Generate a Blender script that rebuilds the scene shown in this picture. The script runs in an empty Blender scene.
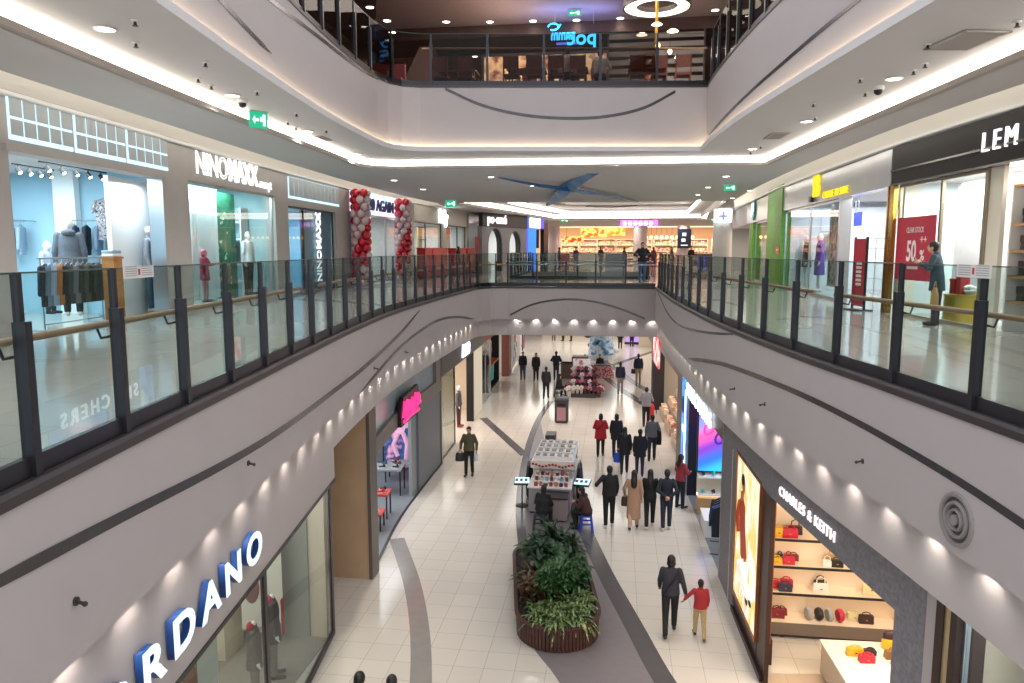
import bpy, bmesh, math, random, bisect
from mathutils import Vector, Matrix
from mathutils.geometry import tessellate_polygon
random.seed(7)
SC = bpy.context.scene
COL = SC.collection
PI = math.pi
rad = math.radians
V = Vector

# ------------------------------------------------------------------ curves in plan
def pch(pts):
    xs = [p[0] for p in pts]; ys = [p[1] for p in pts]; n = len(xs)
    d = [(ys[i+1]-ys[i])/(xs[i+1]-xs[i]) for i in range(n-1)]
    m = [d[0]]+[(d[i-1]+d[i])/2 for i in range(1, n-1)]+[d[-1]]
    def f(x):
        if x <= xs[0]: return ys[0]+m[0]*(x-xs[0])
        if x >= xs[-1]: return ys[-1]+m[-1]*(x-xs[-1])
        i = bisect.bisect_right(xs, x)-1; h = xs[i+1]-xs[i]; t = (x-xs[i])/h
        return (1+2*t)*(1-t)**2*ys[i]+t*(1-t)**2*h*m[i]+t*t*(3-2*t)*ys[i+1]+t*t*(t-1)*h*m[i+1]
    return f
EL = pch([(-4,-2.45),(0,-3.0),(4,-3.62),(8.1,-4.2),(13.3,-4.92),(17.4,-5.33),(20.5,-5.43),(30,-5.45),(60,-5.5)])
ER = pch([(-4,4.75),(0,4.15),(6.4,3.3),(8.7,2.95),(10.6,2.63),(14.9,2.12),(18,1.91),(22,1.72),(30,1.58),(60,1.6)])
F3L = pch([(-4,-3.5),(2,-4.35),(7.5,-5.05),(10.5,-5.47),(14.8,-5.95),(17.5,-6.1),(20,-6.12)])
F3R = pch([(-4,5.9),(2,4.75),(7,3.75),(9.5,3.38),(14.1,2.8),(16.2,2.58),(20.3,2.35),(21,2.35)])
GL = pch([(0,-3.75),(5,-4.4),(9,-4.95),(12.6,-5.46),(16.2,-5.7),(20,-6.1),(25.5,-6.2),(33,-6.35),(45,-6.5)])
GR = pch([(4,4.3),(9,3.35),(13,2.74),(15.5,2.63),(17.3,2.58),(22.4,2.41),(34,1.94),(45,1.8)])
S2L = pch([(0,-8.3),(8,-9.0),(14.2,-9.5),(20,-9.95),(28,-10.3),(35,-10.2),(42,-9.8),(50,-9.2)])
S2R = pch([(0,8.4),(9,7.1),(13.5,6.5),(18,6.2),(27,6.12),(34,6.3),(47,7.0)])
ZF = 6.3      # floor of the upper gallery
Z3 = 12.15    # floor of the third level
def frange(a, b, n): return [a+(b-a)*i/n for i in range(n+1)]

# ------------------------------------------------------------------ materials
def nodes(name):
    m = bpy.data.materials.new(name); m.use_nodes = True
    nt = m.node_tree; nt.nodes.clear()
    out = nt.nodes.new('ShaderNodeOutputMaterial')
    return m, nt, out
def srgb(h):
    if isinstance(h, str):
        c = [int(h[i:i+2], 16)/255 for i in (0, 2, 4)]
        return tuple((x/12.92 if x <= .04045 else ((x+.055)/1.055)**2.4) for x in c)
    return tuple(h)
_mats = {}
def M(name, col='808080', rough=.5, metal=0., emit=0., ecol=None, noise=0., nscale=8., bump=0., spec=.5, coat=0.):
    """procedural surface: a Principled shader whose colour drifts with a noise texture"""
    if name in _mats: return _mats[name]
    m, nt, out = nodes(name)
    p = nt.nodes.new('ShaderNodeBsdfPrincipled')
    c = srgb(col)
    p.inputs['Base Color'].default_value = (*c, 1)
    p.inputs['Roughness'].default_value = rough
    p.inputs['Metallic'].default_value = metal
    p.inputs['Specular IOR Level'].default_value = spec
    p.inputs['Coat Weight'].default_value = coat
    if emit:
        p.inputs['Emission Color'].default_value = (*(srgb(ecol) if ecol else c), 1)
        p.inputs['Emission Strength'].default_value = emit
    if noise or bump:
        tc = nt.nodes.new('ShaderNodeTexCoord'); nz = nt.nodes.new('ShaderNodeTexNoise')
        nz.inputs['Scale'].default_value = nscale; nz.inputs['Detail'].default_value = 5
        nt.links.new(tc.outputs['Object'], nz.inputs['Vector'])
        if noise:
            r = nt.nodes.new('ShaderNodeValToRGB')
            r.color_ramp.elements[0].position = .3; r.color_ramp.elements[1].position = .7
            r.color_ramp.elements[0].color = (*[x*(1-noise) for x in c], 1)
            r.color_ramp.elements[1].color = (*[min(1, x*(1+noise)) for x in c], 1)
            nt.links.new(nz.outputs['Fac'], r.inputs['Fac']); nt.links.new(r.outputs['Color'], p.inputs['Base Color'])
        if bump:
            b = nt.nodes.new('ShaderNodeBump'); b.inputs['Strength'].default_value = bump; b.inputs['Distance'].default_value = .02
            nt.links.new(nz.outputs['Fac'], b.inputs['Height']); nt.links.new(b.outputs['Normal'], p.inputs['Normal'])
    nt.links.new(p.outputs[0], out.inputs[0])
    _mats[name] = m
    return m
def glass(name, tint='e6f0ee', refl=.9, rough=.0, ior=1.45):
    if name in _mats: return _mats[name]
    m, nt, out = nodes(name)
    t = nt.nodes.new('ShaderNodeBsdfTransparent'); t.inputs[0].default_value = (*srgb(tint), 1)
    g = nt.nodes.new('ShaderNodeBsdfGlossy'); g.inputs['Roughness'].default_value = rough
    f = nt.nodes.new('ShaderNodeFresnel'); f.inputs['IOR'].default_value = ior
    k = nt.nodes.new('ShaderNodeMath'); k.operation = 'MULTIPLY'; k.inputs[1].default_value = refl
    mx = nt.nodes.new('ShaderNodeMixShader')
    ge = nt.nodes.new('ShaderNodeNewGeometry'); iv = nt.nodes.new('ShaderNodeMath'); iv.operation = 'SUBTRACT'; iv.inputs[0].default_value = 1
    k2 = nt.nodes.new('ShaderNodeMath'); k2.operation = 'MULTIPLY'
    nt.links.new(ge.outputs['Backfacing'], iv.inputs[1]); nt.links.new(iv.outputs[0], k2.inputs[1])
    nt.links.new(f.outputs[0], k.inputs[0]); nt.links.new(k.outputs[0], k2.inputs[0]); nt.links.new(k2.outputs[0], mx.inputs[0])
    nt.links.new(t.outputs[0], mx.inputs[1]); nt.links.new(g.outputs[0], mx.inputs[2]); nt.links.new(mx.outputs[0], out.inputs[0])
    _mats[name] = m
    return m
def tiles(name, col, grout, size, rough=.12, mortar=.012, var=.03, spec=.5):
    if name in _mats: return _mats[name]
    m, nt, out = nodes(name); L = nt.links.new
    p = nt.nodes.new('ShaderNodeBsdfPrincipled'); p.inputs['Roughness'].default_value = rough; p.inputs['Specular IOR Level'].default_value = spec
    tc = nt.nodes.new('ShaderNodeTexCoord'); b = nt.nodes.new('ShaderNodeTexBrick')
    b.offset = 0; b.inputs['Scale'].default_value = 1; b.inputs['Brick Width'].default_value = size; b.inputs['Row Height'].default_value = size
    b.inputs['Mortar Size'].default_value = mortar*.5; b.inputs['Mortar Smooth'].default_value = .3
    c = srgb(col)
    b.inputs['Color1'].default_value = (*[x*(1-var) for x in c], 1); b.inputs['Color2'].default_value = (*[min(1, x*(1+var)) for x in c], 1)
    b.inputs['Mortar'].default_value = (*srgb(grout), 1)
    nz = nt.nodes.new('ShaderNodeTexNoise'); nz.inputs['Scale'].default_value = 1.3; nz.inputs['Detail'].default_value = 6
    mr = nt.nodes.new('ShaderNodeMapRange'); mr.inputs['To Min'].default_value = rough*.7; mr.inputs['To Max'].default_value = rough*1.5
    L(tc.outputs['Object'], b.inputs['Vector']); L(tc.outputs['Object'], nz.inputs['Vector']); L(nz.outputs['Fac'], mr.inputs['Value'])
    L(mr.outputs[0], p.inputs['Roughness']); L(b.outputs['Color'], p.inputs['Base Color']); L(p.outputs[0], out.inputs[0])
    _mats[name] = m
    return m
def blotch(name, cols, scale=6., emit=0., rough=.5, detail=3., coord='Object', stretch=(1,1,1)):
    """several colours laid out by a noise texture (poster, printed cloth, variegated leaves)"""
    if name in _mats: return _mats[name]
    m, nt, out = nodes(name); L = nt.links.new
    p = nt.nodes.new('ShaderNodeBsdfPrincipled'); p.inputs['Roughness'].default_value = rough
    tc = nt.nodes.new('ShaderNodeTexCoord'); mp = nt.nodes.new('ShaderNodeMapping'); mp.inputs['Scale'].default_value = stretch
    nz = nt.nodes.new('ShaderNodeTexNoise'); nz.inputs['Scale'].default_value = scale; nz.inputs['Detail'].default_value = detail
    r = nt.nodes.new('ShaderNodeValToRGB'); r.color_ramp.interpolation = 'LINEAR'
    n = len(cols)
    while len(r.color_ramp.elements) < n: r.color_ramp.elements.new(.5)
    for i, cc in enumerate(cols):
        e = r.color_ramp.elements[i]; e.position = .32+.36*i/max(1, n-1); e.color = (*srgb(cc), 1)
    L(tc.outputs[coord], mp.inputs[0]); L(mp.outputs[0], nz.inputs['Vector']); L(nz.outputs['Fac'], r.inputs['Fac']); L(r.outputs['Color'], p.inputs['Base Color'])
    if emit:
        L(r.outputs['Color'], p.inputs['Emission Color']); p.inputs['Emission Strength'].default_value = emit
    L(p.outputs[0], out.inputs[0])
    _mats[name] = m
    return m
def E(name, col, s): return M(name, '202020', .6, emit=s, ecol=col)

# ------------------------------------------------------------------ mesh builder
class MB:
    def __init__(s): s.v = []; s.f = []; s.T = None
    def _add(s, vs, fs):
        o = len(s.v)
        if s.T is not None: vs = [s.T @ V(p) for p in vs]
        s.v += [tuple(p) for p in vs]; s.f += [tuple(i+o for i in f) for f in fs]
        return s
    def box(s, x0, x1, y0, y1, z0, z1):
        return s._add([(x0,y0,z0),(x1,y0,z0),(x1,y1,z0),(x0,y1,z0),(x0,y0,z1),(x1,y0,z1),(x1,y1,z1),(x0,y1,z1)],
                      [(3,2,1,0),(4,5,6,7),(0,1,5,4),(1,2,6,5),(2,3,7,6),(3,0,4,7)])
    def obox(s, c, size, rz=0, rx=0, ry=0):
        m = Matrix.Translation(c) @ Matrix.Rotation(rz, 4, 'Z') @ Matrix.Rotation(ry, 4, 'Y') @ Matrix.Rotation(rx, 4, 'X')
        a, b, d = [q/2 for q in size]
        vs = [m @ V(p) for p in [(-a,-b,-d),(a,-b,-d),(a,b,-d),(-a,b,-d),(-a,-b,d),(a,-b,d),(a,b,d),(-a,b,d)]]
        return s._add(vs, [(3,2,1,0),(4,5,6,7),(0,1,5,4),(1,2,6,5),(2,3,7,6),(3,0,4,7)])
    def quad(s, a, b, c, d): return s._add([a, b, c, d], [(0,1,2,3)])
    def loft(s, rings, cap=True, closed=True):
        n = len(rings[0]); vs = [p for r in rings for p in r]; fs = []
        for i in range(len(rings)-1):
            for j in range(n if closed else n-1):
                k = (j+1) % n
                fs.append((i*n+j, i*n+k, (i+1)*n+k, (i+1)*n+j))
        if cap: fs += [tuple(range(n))[::-1], tuple(range((len(rings)-1)*n, len(rings)*n))]
        return s._add(vs, fs)
    def eloft(s, rs, n=14, cap=True):
        """rs: (cx, cy, z, rx, ry) horizontal ellipses"""
        return s.loft([[(c[0]+c[3]*math.cos(2*PI*j/n), c[1]+c[4]*math.sin(2*PI*j/n), c[2]) for j in range(n)] for c in rs], cap)
    def lathe(s, prof, n=20, c=(0,0,0), cap=True):
        return s.loft([[(c[0]+r*math.cos(2*PI*j/n), c[1]+r*math.sin(2*PI*j/n), c[2]+z) for j in range(n)] for r, z in prof], cap)
    def tube(s, pts, r, n=8, cap=True):
        pts = [V(p) for p in pts]; rr = r if isinstance(r, (list, tuple)) else [r]*len(pts)
        rings = []; prev = None
        for i, p in enumerate(pts):
            d = (pts[min(i+1, len(pts)-1)]-pts[max(i-1, 0)])
            if d.length < 1e-9: d = V((0,0,1))
            d.normalize()
            if prev is None: a = d.orthogonal().normalized()
            else:
                a = prev-d*prev.dot(d)
                a = a.normalized() if a.length > 1e-6 else d.orthogonal().normalized()
            prev = a; b = d.cross(a)
            rings.append([p+(a*math.cos(2*PI*j/n)+b*math.sin(2*PI*j/n))*rr[i] for j in range(n)])
        return s.loft(rings, cap)
    def caps(s, p0, p1, r0, r1, n=10):
        """tapered capsule"""
        p0 = V(p0); p1 = V(p1); d = p1-p0; l = d.length
        d = d/l if l > 1e-6 else V((0,0,1))
        pts = []; rr = []
        for a in (-80,-50,-22): pts.append(p0+d*r0*math.sin(rad(a))); rr.append(r0*math.cos(rad(a)))
        pts.append(p0); rr.append(r0); pts.append(p1); rr.append(r1)
        for a in (22,50,80): pts.append(p1+d*r1*math.sin(rad(a))); rr.append(r1*math.cos(rad(a)))
        return s.tube(pts, rr, n)
    def ell(s, c, r, n=12, m=8, rot=None):
        rings = []
        for i in range(m+1):
            t = -PI/2+PI*i/m; ct = max(math.cos(t), .02)
            ring = [V((r[0]*ct*math.cos(2*PI*j/n), r[1]*ct*math.sin(2*PI*j/n), r[2]*math.sin(t))) for j in range(n)]
            if rot is not None: ring = [rot @ p for p in ring]
            rings.append([V(c)+p for p in ring])
        return s.loft(rings)
    def prism(s, poly, z0, z1):
        """solid on a plan polygon (any simple outline)"""
        n = len(poly)
        a = sum(poly[i][0]*poly[(i+1) % n][1]-poly[(i+1) % n][0]*poly[i][1] for i in range(n))
        if a < 0: poly = poly[::-1]
        tri = tessellate_polygon([[V((p[0], p[1], 0)) for p in poly]])
        vs = [(p[0], p[1], z0) for p in poly]+[(p[0], p[1], z1) for p in poly]
        fs = [(i, (i+1) % n, n+(i+1) % n, n+i) for i in range(n)]
        for t in tri:
            q = [poly[i] for i in t]
            ar = (q[1][0]-q[0][0])*(q[2][1]-q[0][1])-(q[2][0]-q[0][0])*(q[1][1]-q[0][1])
            t = tuple(t) if ar > 0 else tuple(t)[::-1]
            fs.append(tuple(n+i for i in t)); fs.append(tuple(i for i in t[::-1]))
        return s._add(vs, fs)
    def plate(s, poly, y0, y1):
        """solid on an outline in the xz plane, from y0 to y1"""
        t = s.T; b = MB(); b.prism(poly, 0, 1)
        return s._add([(p[0], y0+(y1-y0)*(1-p[2]), p[1]) for p in b.v], b.f)
    def sweep(s, sec, path, closed=True):
        """sec: (o, z) outline, o to the left of the path; path: plan points"""
        n = len(path); rings = []
        for i, p in enumerate(path):
            a = V(path[max(i-1, 0)]); b = V(p); c = V(path[min(i+1, n-1)])
            d0 = (b-a).normalized() if i > 0 else (c-b).normalized()
            d1 = (c-b).normalized() if i < n-1 else d0
            n0 = V((-d0.y, d0.x)); n1 = V((-d1.y, d1.x)); m = (n0+n1)
            m = m.normalized()/max(.35, m.normalized().dot(n0)) if m.length > 1e-6 else n0
            rings.append([(b.x+m.x*o, b.y+m.y*o, z) for o, z in sec])
        return s.loft(rings, closed, closed)
    def build(s, name, mat, parent=None, smooth=None, loc=None, rz=None, mats=None):
        me = bpy.data.meshes.new(name); me.from_pydata(s.v, [], s.f)
        if smooth is not None:
            me.polygons.foreach_set('use_smooth', [True]*len(me.polygons)); me.set_sharp_from_angle(angle=rad(smooth))
        me.materials.append(mat); me.update()
        return link(name, me, parent, loc, rz)
def link(name, data, parent=None, loc=None, rz=None):
    o = bpy.data.objects.new(name, data); COL.objects.link(o)
    if parent is not None: o.parent = parent
    if loc is not None: o.location = loc
    if rz is not None: o.rotation_euler = (0, 0, rz)
    return o
def tag(o, label, cat, group=None, kind=None):
    o['label'] = label; o['category'] = cat
    if group: o['group'] = group
    if kind: o['kind'] = kind
    return o
def thing(name, label, cat, loc=(0,0,0), rz=0, group=None):
    o = bpy.data.objects.new(name, None); COL.objects.link(o); o.empty_display_size = .1
    o.location = loc; o.rotation_euler = (0, 0, rz)
    return tag(o, label, cat, group)
def struct(mb, name, mat, smooth=None):
    o = mb.build(name, mat, None, smooth); o['kind'] = 'structure'; return o
def copy_tree(o, parent=None, loc=None, rz=None, label=None, group=None):
    c = o.copy(); COL.objects.link(c)
    if parent is not None: c.parent = parent
    if loc is not None: c.location = loc
    if rz is not None: c.rotation_euler = (0, 0, rz)
    if label: c['label'] = label
    if group: c['group'] = group
    for ch in list(o.children): copy_tree(ch, c)
    return c
_ord = 'first second third fourth fifth sixth seventh eighth ninth tenth eleventh twelfth thirteenth fourteenth fifteenth sixteenth seventeenth eighteenth nineteenth'.split()
_ten = {20: 'twent', 30: 'thirt', 40: 'fort', 50: 'fift', 60: 'sixt', 70: 'sevent', 80: 'eight', 90: 'ninet'}
def nth(i):
    i += 1
    if i < 20: return _ord[i-1]
    t = i//10*10
    return _ten[t]+('ieth' if i % 10 == 0 else 'y-'+_ord[i % 10-1])
def text(name, body, mat, size, parent=None, loc=(0,0,0), rot=(PI/2,0,0), ext=.02, align='LEFT', off=0., sx=1., spacing=1., shear=0., outline=0.):
    cu = bpy.data.curves.new(name, 'FONT'); cu.body = body; cu.size = size; cu.extrude = ext; cu.align_x = align; cu.offset = off
    cu.space_character = spacing
    if outline: cu.fill_mode = 'NONE'; cu.bevel_depth = outline; cu.extrude = 0
    cu.shear = shear; cu.resolution_u = 4
    tmp = bpy.data.objects.new('tmp', cu); COL.objects.link(tmp)
    dg = bpy.context.evaluated_depsgraph_get()
    me = bpy.data.meshes.new_from_object(tmp.evaluated_get(dg), depsgraph=dg)
    bpy.data.objects.remove(tmp); bpy.data.curves.remove(cu)
    me.name = name; me.transform(Matrix.Diagonal((sx, 1, 1, 1))); me.materials.clear(); me.materials.append(mat)
    o = link(name, me, parent, loc); o.rotation_euler = rot
    return o
def spot(loc, energy, angle=120, blend=.8, color=(1,.95,.88), r=.05, rot=(0,0,0)):
    l = bpy.data.lights.new('spot', 'SPOT'); l.energy = energy; l.spot_size = rad(angle); l.spot_blend = blend; l.color = color; l.shadow_soft_size = r
    o = bpy.data.objects.new('spot_light', l); o.location = loc; o.rotation_euler = rot; COL.objects.link(o); return o
def area(loc, sx, sy, energy, color=(1,.96,.9), rz=0., rx=0.):
    l = bpy.data.lights.new('area', 'AREA'); l.shape = 'RECTANGLE'; l.size = sx; l.size_y = sy; l.energy = energy; l.color = color
    o = bpy.data.objects.new('area_light', l); o.location = loc; o.rotation_euler = (rx, 0, rz); COL.objects.link(o); return o
class Front:
    """frame of a shop front: u runs along it (left to right as seen from the mall), d goes into the shop"""
    def __init__(s, p0, p1, z=0.):
        s.p0 = V((p0[0], p0[1], z)); d = V((p1[0]-p0[0], p1[1]-p0[1], 0)); s.w = d.length; s.x = d.normalized()
        s.y = V((-s.x.y, s.x.x, 0)); s.rz = math.atan2(s.x.y, s.x.x); s.z = z
        s.T = Matrix.Translation(s.p0) @ Matrix.Rotation(s.rz, 4, 'Z')
    def pt(s, u, d, z): return s.T @ V((u, d, z))
    def mb(s): b = MB(); b.T = s.T; return b
    def uY(s, Y):  # u at which the front line passes world Y
        return (Y-s.p0.y)/s.x.y
def remesh(ob_mb, vox, name, mat, parent, smooth_it=2):
    """melt the overlapping solids of a builder into one continuous skin"""
    me = bpy.data.meshes.new('tmp'); me.from_pydata(ob_mb.v, [], ob_mb.f); me.update()
    ob = bpy.data.objects.new('tmp', me); COL.objects.link(ob)
    r = ob.modifiers.new('r', 'REMESH'); r.mode = 'VOXEL'; r.voxel_size = vox; r.use_smooth_shade = True
    if smooth_it:
        sm = ob.modifiers.new('s', 'SMOOTH'); sm.iterations = smooth_it; sm.factor = .5
    dg = bpy.context.evaluated_depsgraph_get()
    res = bpy.data.meshes.new_from_object(ob.evaluated_get(dg), depsgraph=dg)
    bpy.data.objects.remove(ob); bpy.data.meshes.remove(me)
    res.name = name; res.materials.clear(); res.materials.append(mat)
    res.polygons.foreach_set('use_smooth', [True]*len(res.polygons))
    return link(name, res, parent)
# ================================================================== camera, sky
H = 7.75
cam = bpy.data.cameras.new('camera'); cam.sensor_width = 36; cam.lens = 740/1024*36; cam.clip_start = .05; cam.clip_end = 300
co = bpy.data.objects.new('camera', cam); COL.objects.link(co); co.location = (0, 0, H)
yaw = math.atan(.14); pit = math.atan(91.5/740)
co.rotation_euler = (PI/2-pit, 0, yaw)
SC.camera = co
SC.view_settings.view_transform = 'Standard'; SC.view_settings.look = 'None'; SC.view_settings.gamma = 1; SC.view_settings.exposure = 0.3
SC.view_settings.use_curve_mapping = False
w = bpy.data.worlds.new('sky'); SC.world = w; w.use_nodes = True
w.node_tree.nodes['Background'].inputs[0].default_value = (.92, .94, 1, 1); w.node_tree.nodes['Background'].inputs[1].default_value = 1.5
cy = SC.cycles
cy.use_denoising = True; cy.max_bounces = 7; cy.diffuse_bounces = 3; cy.glossy_bounces = 3; cy.transmission_bounces = 4; cy.transparent_max_bounces = 14
cy.caustics_reflective = False; cy.caustics_refractive = False; cy.sample_clamp_indirect = 4; cy.sample_clamp_direct = 0

# ================================================================== common materials
m_floor = tiles('cream_floor_tile', 'cfc6bb', 'a79d92', .58, .13)
m_floor2 = tiles('gallery_floor_tile', 'b7b2aa', '98938b', .9, .1)
m_fascia = M('fascia_plaster', 'aba3a3', .6, noise=.015, nscale=2)
m_band = M('lower_band_plaster', 'aca4a3', .6, noise=.015, nscale=2)
m_ceil = M('ceiling_plaster', 'c9c6c6', .8, noise=.012, nscale=1.5)
m_lip = M('ceiling_lip_plaster', 'b3a9a3', .7)
m_kerb = M('kerb_dark_metal', '3f3b3d', .4, .3, noise=.06, nscale=4)
m_post = M('post_dark_metal', '35353a', .35, .6, noise=.05, nscale=10)
m_stripe = M('fascia_stripe_metal', '4b4a4d', .25, .5, noise=.1, nscale=5)
m_glass = glass('balustrade_glass', 'e3ebea', .95)
m_shopglass = glass('shop_glass', 'edf4f4', .75)
m_wood = M('handrail_wood', 'b48b6c', .4, noise=.15, nscale=20)
m_dark = M('dark_frame', '2b2626', .4, noise=.08, nscale=9)
m_chrome = M('brushed_steel', 'b8b8bc', .3, .9)
m_white = M('white_paint', 'e6e4e2', .5)
m_black = M('black_plastic', '141416', .45)
m_cove = E('cove_led_white', 'fff4e4', 6)
m_cove2 = E('cove_led_warm', 'ffe9c4', 11)
m_down = E('downlight_lens', 'fff6e8', 9)
m_grey_stone = M('grey_speckled_stone', '77747a', .6, noise=.22, nscale=18)

# ================================================================== ground floor
b = MB(); b.box(-26, 26, -4, 78, -.3, 0); struct(b, 'floor', m_floor)
def ribbon(name, pts, hw, z, mat, n=40):
    """flat stone band let into the floor along a smooth plan curve"""
    f = pch([(p[1], p[0]) for p in sorted(pts, key=lambda q: q[1])])
    ys = frange(min(p[1] for p in pts), max(p[1] for p in pts), n)
    b = MB(); b.sweep([(hw, 0), (-hw, 0), (-hw, z), (hw, z)], [(f(y), y) for y in ys]); return struct(b, name, mat)
m_bandd = M('floor_band_dark', '5a5657', .2, noise=.06, nscale=4)
m_bandg = M('floor_band_grey', '8f8a84', .2, noise=.05, nscale=4)
m_island = M('floor_island_grey', '7d7577', .28, noise=.05, nscale=6)
il = pch([(10.5,-.1),(12.5,-.87),(13.9,-1.62),(17.7,-2.2),(21,-2.72),(24.2,-3.05),(29.5,-3.4),(34,-3.5)])
ir = pch([(10.5,1.3),(12.7,.8),(14.2,.42),(16.8,-.25),(18.9,-.72),(22,-1.3),(26,-2.1),(30,-2.9),(34,-3.5)])
ys = frange(10.5, 34, 40)
b = MB(); b.prism([(il(y), y) for y in ys]+[(ir(y)+.05, y) for y in ys[-2::-1]], 0, .004); struct(b, 'floor_island_inlay', m_island)
ribbon('floor_dark_band', [(1.75,10.8),(1.02,12.72),(.5,14.7),(-.15,17.25),(-.6,19.3),(-1.1,21.6),(-2,26)], .2, .008, m_bandd)
ribbon('floor_island_edge_band', [(-1.9,15.5),(-2.25,18.2),(-2.7,21),(-3.04,24.2),(-3.36,29.5),(-3.4,34),(-3.2,37.5)], .13, .008, m_bandd)
ribbon('floor_grey_arc_band', [(-5.75,18.6),(-4.58,15.95),(-3.87,13.96),(-3.36,12.14),(-2.9,10)], .2, .006, m_bandg)
ribbon('floor_diagonal_band', [(-6.0,33.2),(-3.31,27.2)], .18, .006, m_bandd, 4)
ribbon('floor_far_arc_band', [(-1.07,54.9),(-.6,51.5),(.36,47.3),(1.2,43.4),(2.19,39.9)], .2, .006, m_bandd)
ribbon('floor_far_cross_band', [(-2.37,44.6),(3.54,58.9)], .2, .007, m_bandd, 4)
ribbon('floor_far_curved_band', [(-.4,54),(-.94,48.7),(-.5,45),(.05,42.6),(1.56,37.2)], .2, .008, m_bandd)

# ================================================================== upper gallery: slabs, fascias
YN = -4
ys1 = frange(YN, 28.8, 60)
V2L = [(EL(y), y) for y in ys1]+[(-5.35,29.3),(-5.0,29.75),(-4.4,30)]
V2 = V2L+[(ER(30), 30)]+[(ER(y), y) for y in frange(29.6, YN, 60)]
def off(path, o):
    b = MB(); b.sweep([(o, 0)], path, closed=False); return [(p[0], p[1]) for p in b.v]
slabL = off(V2, .16)
b = MB()
YE = 62
b.prism([(-24,YN)]+slabL+[(24,YN),(24,38)]+[(1.58,38),(-5.45,38)]+[(-24,38)], 4.28, ZF-.02)
struct(b, 'floor_upper_slab', M('slab_soffit', 'b3aca8', .7))
b = MB()
o1 = off(V2, .05)
b.prism([(-24,YN)]+o1+[(24,YN),(24,38),(1.5,38),(-5.4,38),(-24,38)], ZF-.02, ZF)
struct(b, 'floor_upper_gallery', m_floor2)
b = MB(); b.prism([(-24,38),(-5.5,38),(-5.5,50),(1.6,50),(1.6,38),(24,38),(24,72),(-24,72)], 4.2, ZF-.02); struct(b, 'floor_upper_far_slab', M('slab_soffit'))
b = MB(); b.prism([(-24,38),(-5.5,38),(-5.5,50),(1.6,50),(1.6,38),(24,38),(24,72),(-24,72)], ZF-.02, ZF); struct(b, 'floor_upper_far', m_floor2)
b = MB(); b.sweep([(.03,4.92),(0,4.92),(0,6.2),(.03,6.2)], V2); struct(b, 'wall_void_fascia', m_fascia)
b = MB(); b.sweep([(.16,4.27),(.12,4.27),(.12,5.0),(.16,5.0)], V2); struct(b, 'wall_void_lower_band', m_band)
b = MB(); b.sweep([(.12,6.2),(-.02,6.2),(-.02,6.27),(.0,6.3),(.12,6.3)], V2); struct(b, 'trim_1', m_kerb)
# the deeper band over the clothing shop on the ground floor, left
yy = frange(0, 12.25, 24)
b = MB(); b.sweep([(.16,3.72),(.12,3.72),(.12,4.28),(.16,4.28)], [(EL(y), y) for y in yy])
struct(b, 'wall_left_sign_band', m_band)
b = MB(); b.sweep([(.16,3.68),(.1,3.68),(.1,3.725),(.16,3.725)], [(EL(y), y) for y in yy]); struct(b, 'trim_2', m_dark)
# soffit that closes the gap between that band and the glass
b = MB(); b.prism([(EL(y)-.13, y) for y in yy]+[(GL(y)-.4, y) for y in yy[::-1]], 3.72, 4.2); struct(b, 'ceiling_shop_soffit', m_band)

# dark metal lines curving across the white fascias
def fstripe(name, curve, pts, side, hw=.05, n=50):
    f = pch(pts); ys = frange(pts[0][0], pts[-1][0], n)
    A = []
    for i, y in enumerate(ys):
        t = min(1, min(i, n-i)/5+.25); h = hw*t; x0 = curve(y); e = .008*side; k = .004*side
        A.append([(x0-k, y, f(y)-h), (x0+e, y, f(y)-h), (x0+e, y, f(y)+h), (x0-k, y, f(y)+h)])
    b = MB(); b.loft(A); return struct(b, name, m_stripe)
fstripe('trim_3', EL, [(2.6,5.9),(3.71,5.81),(4.87,5.71),(6.81,5.53),(8.52,5.42),(11.65,5.36),(14.38,5.39),(17.95,5.67),(20.14,6.08)], 1, .045)
fstripe('trim_4', EL, [(13.9,4.93),(15.8,5.1),(19.21,5.43),(22.23,5.58),(24.85,5.46),(28.25,5.08)], 1, .04)
fstripe('trim_5', ER, [(5,5.4),(6.3,5.54),(7.17,5.62),(8.27,5.68),(9.03,5.71),(10.37,5.735),(11.96,5.69),(14.83,5.52),(15.71,5.43),(18.98,5.02)], -1, .04)
fstripe('trim_6', ER, [(13.8,6.24),(14.53,6.152),(16.9,5.927),(20.12,5.71),(22.14,5.676),(24.72,5.79),(26.77,5.986),(29.24,6.19)], -1, .025)
f = pch([(-4.28,5.1),(-3.42,5.52),(-2.07,5.76),(-.86,5.68),(.26,5.38),(1.18,5.01)])
b = MB(); b.loft([[(x,30.004,f(x)-.04),(x,29.992,f(x)-.04),(x,29.992,f(x)+.04),(x,30.004,f(x)+.04)] for x in frange(-4.28,1.18,40)]); struct(b, 'trim_7', m_stripe)

# ================================================================== third level: fascias, ceiling, coves
ysl = frange(YN, 18.9, 50)
V3 = [(F3L(y), y) for y in ysl]+[(-6.02,19.45),(-5.75,19.85),(-5.3,20.08)]+[(2.36,21.1)]+[(F3R(y), y) for y in frange(20.7, YN, 50)]
b = MB(); b.sweep([(.05,10.42),(0,10.42),(0,Z3-.06),(.05,Z3-.06)], V3); struct(b, 'wall_upper_fascia', m_fascia)
b = MB(); b.sweep([(.14,Z3-.06),(-.02,Z3-.06),(-.02,Z3),(.14,Z3)], V3); struct(b, 'trim_8', m_kerb)
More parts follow.
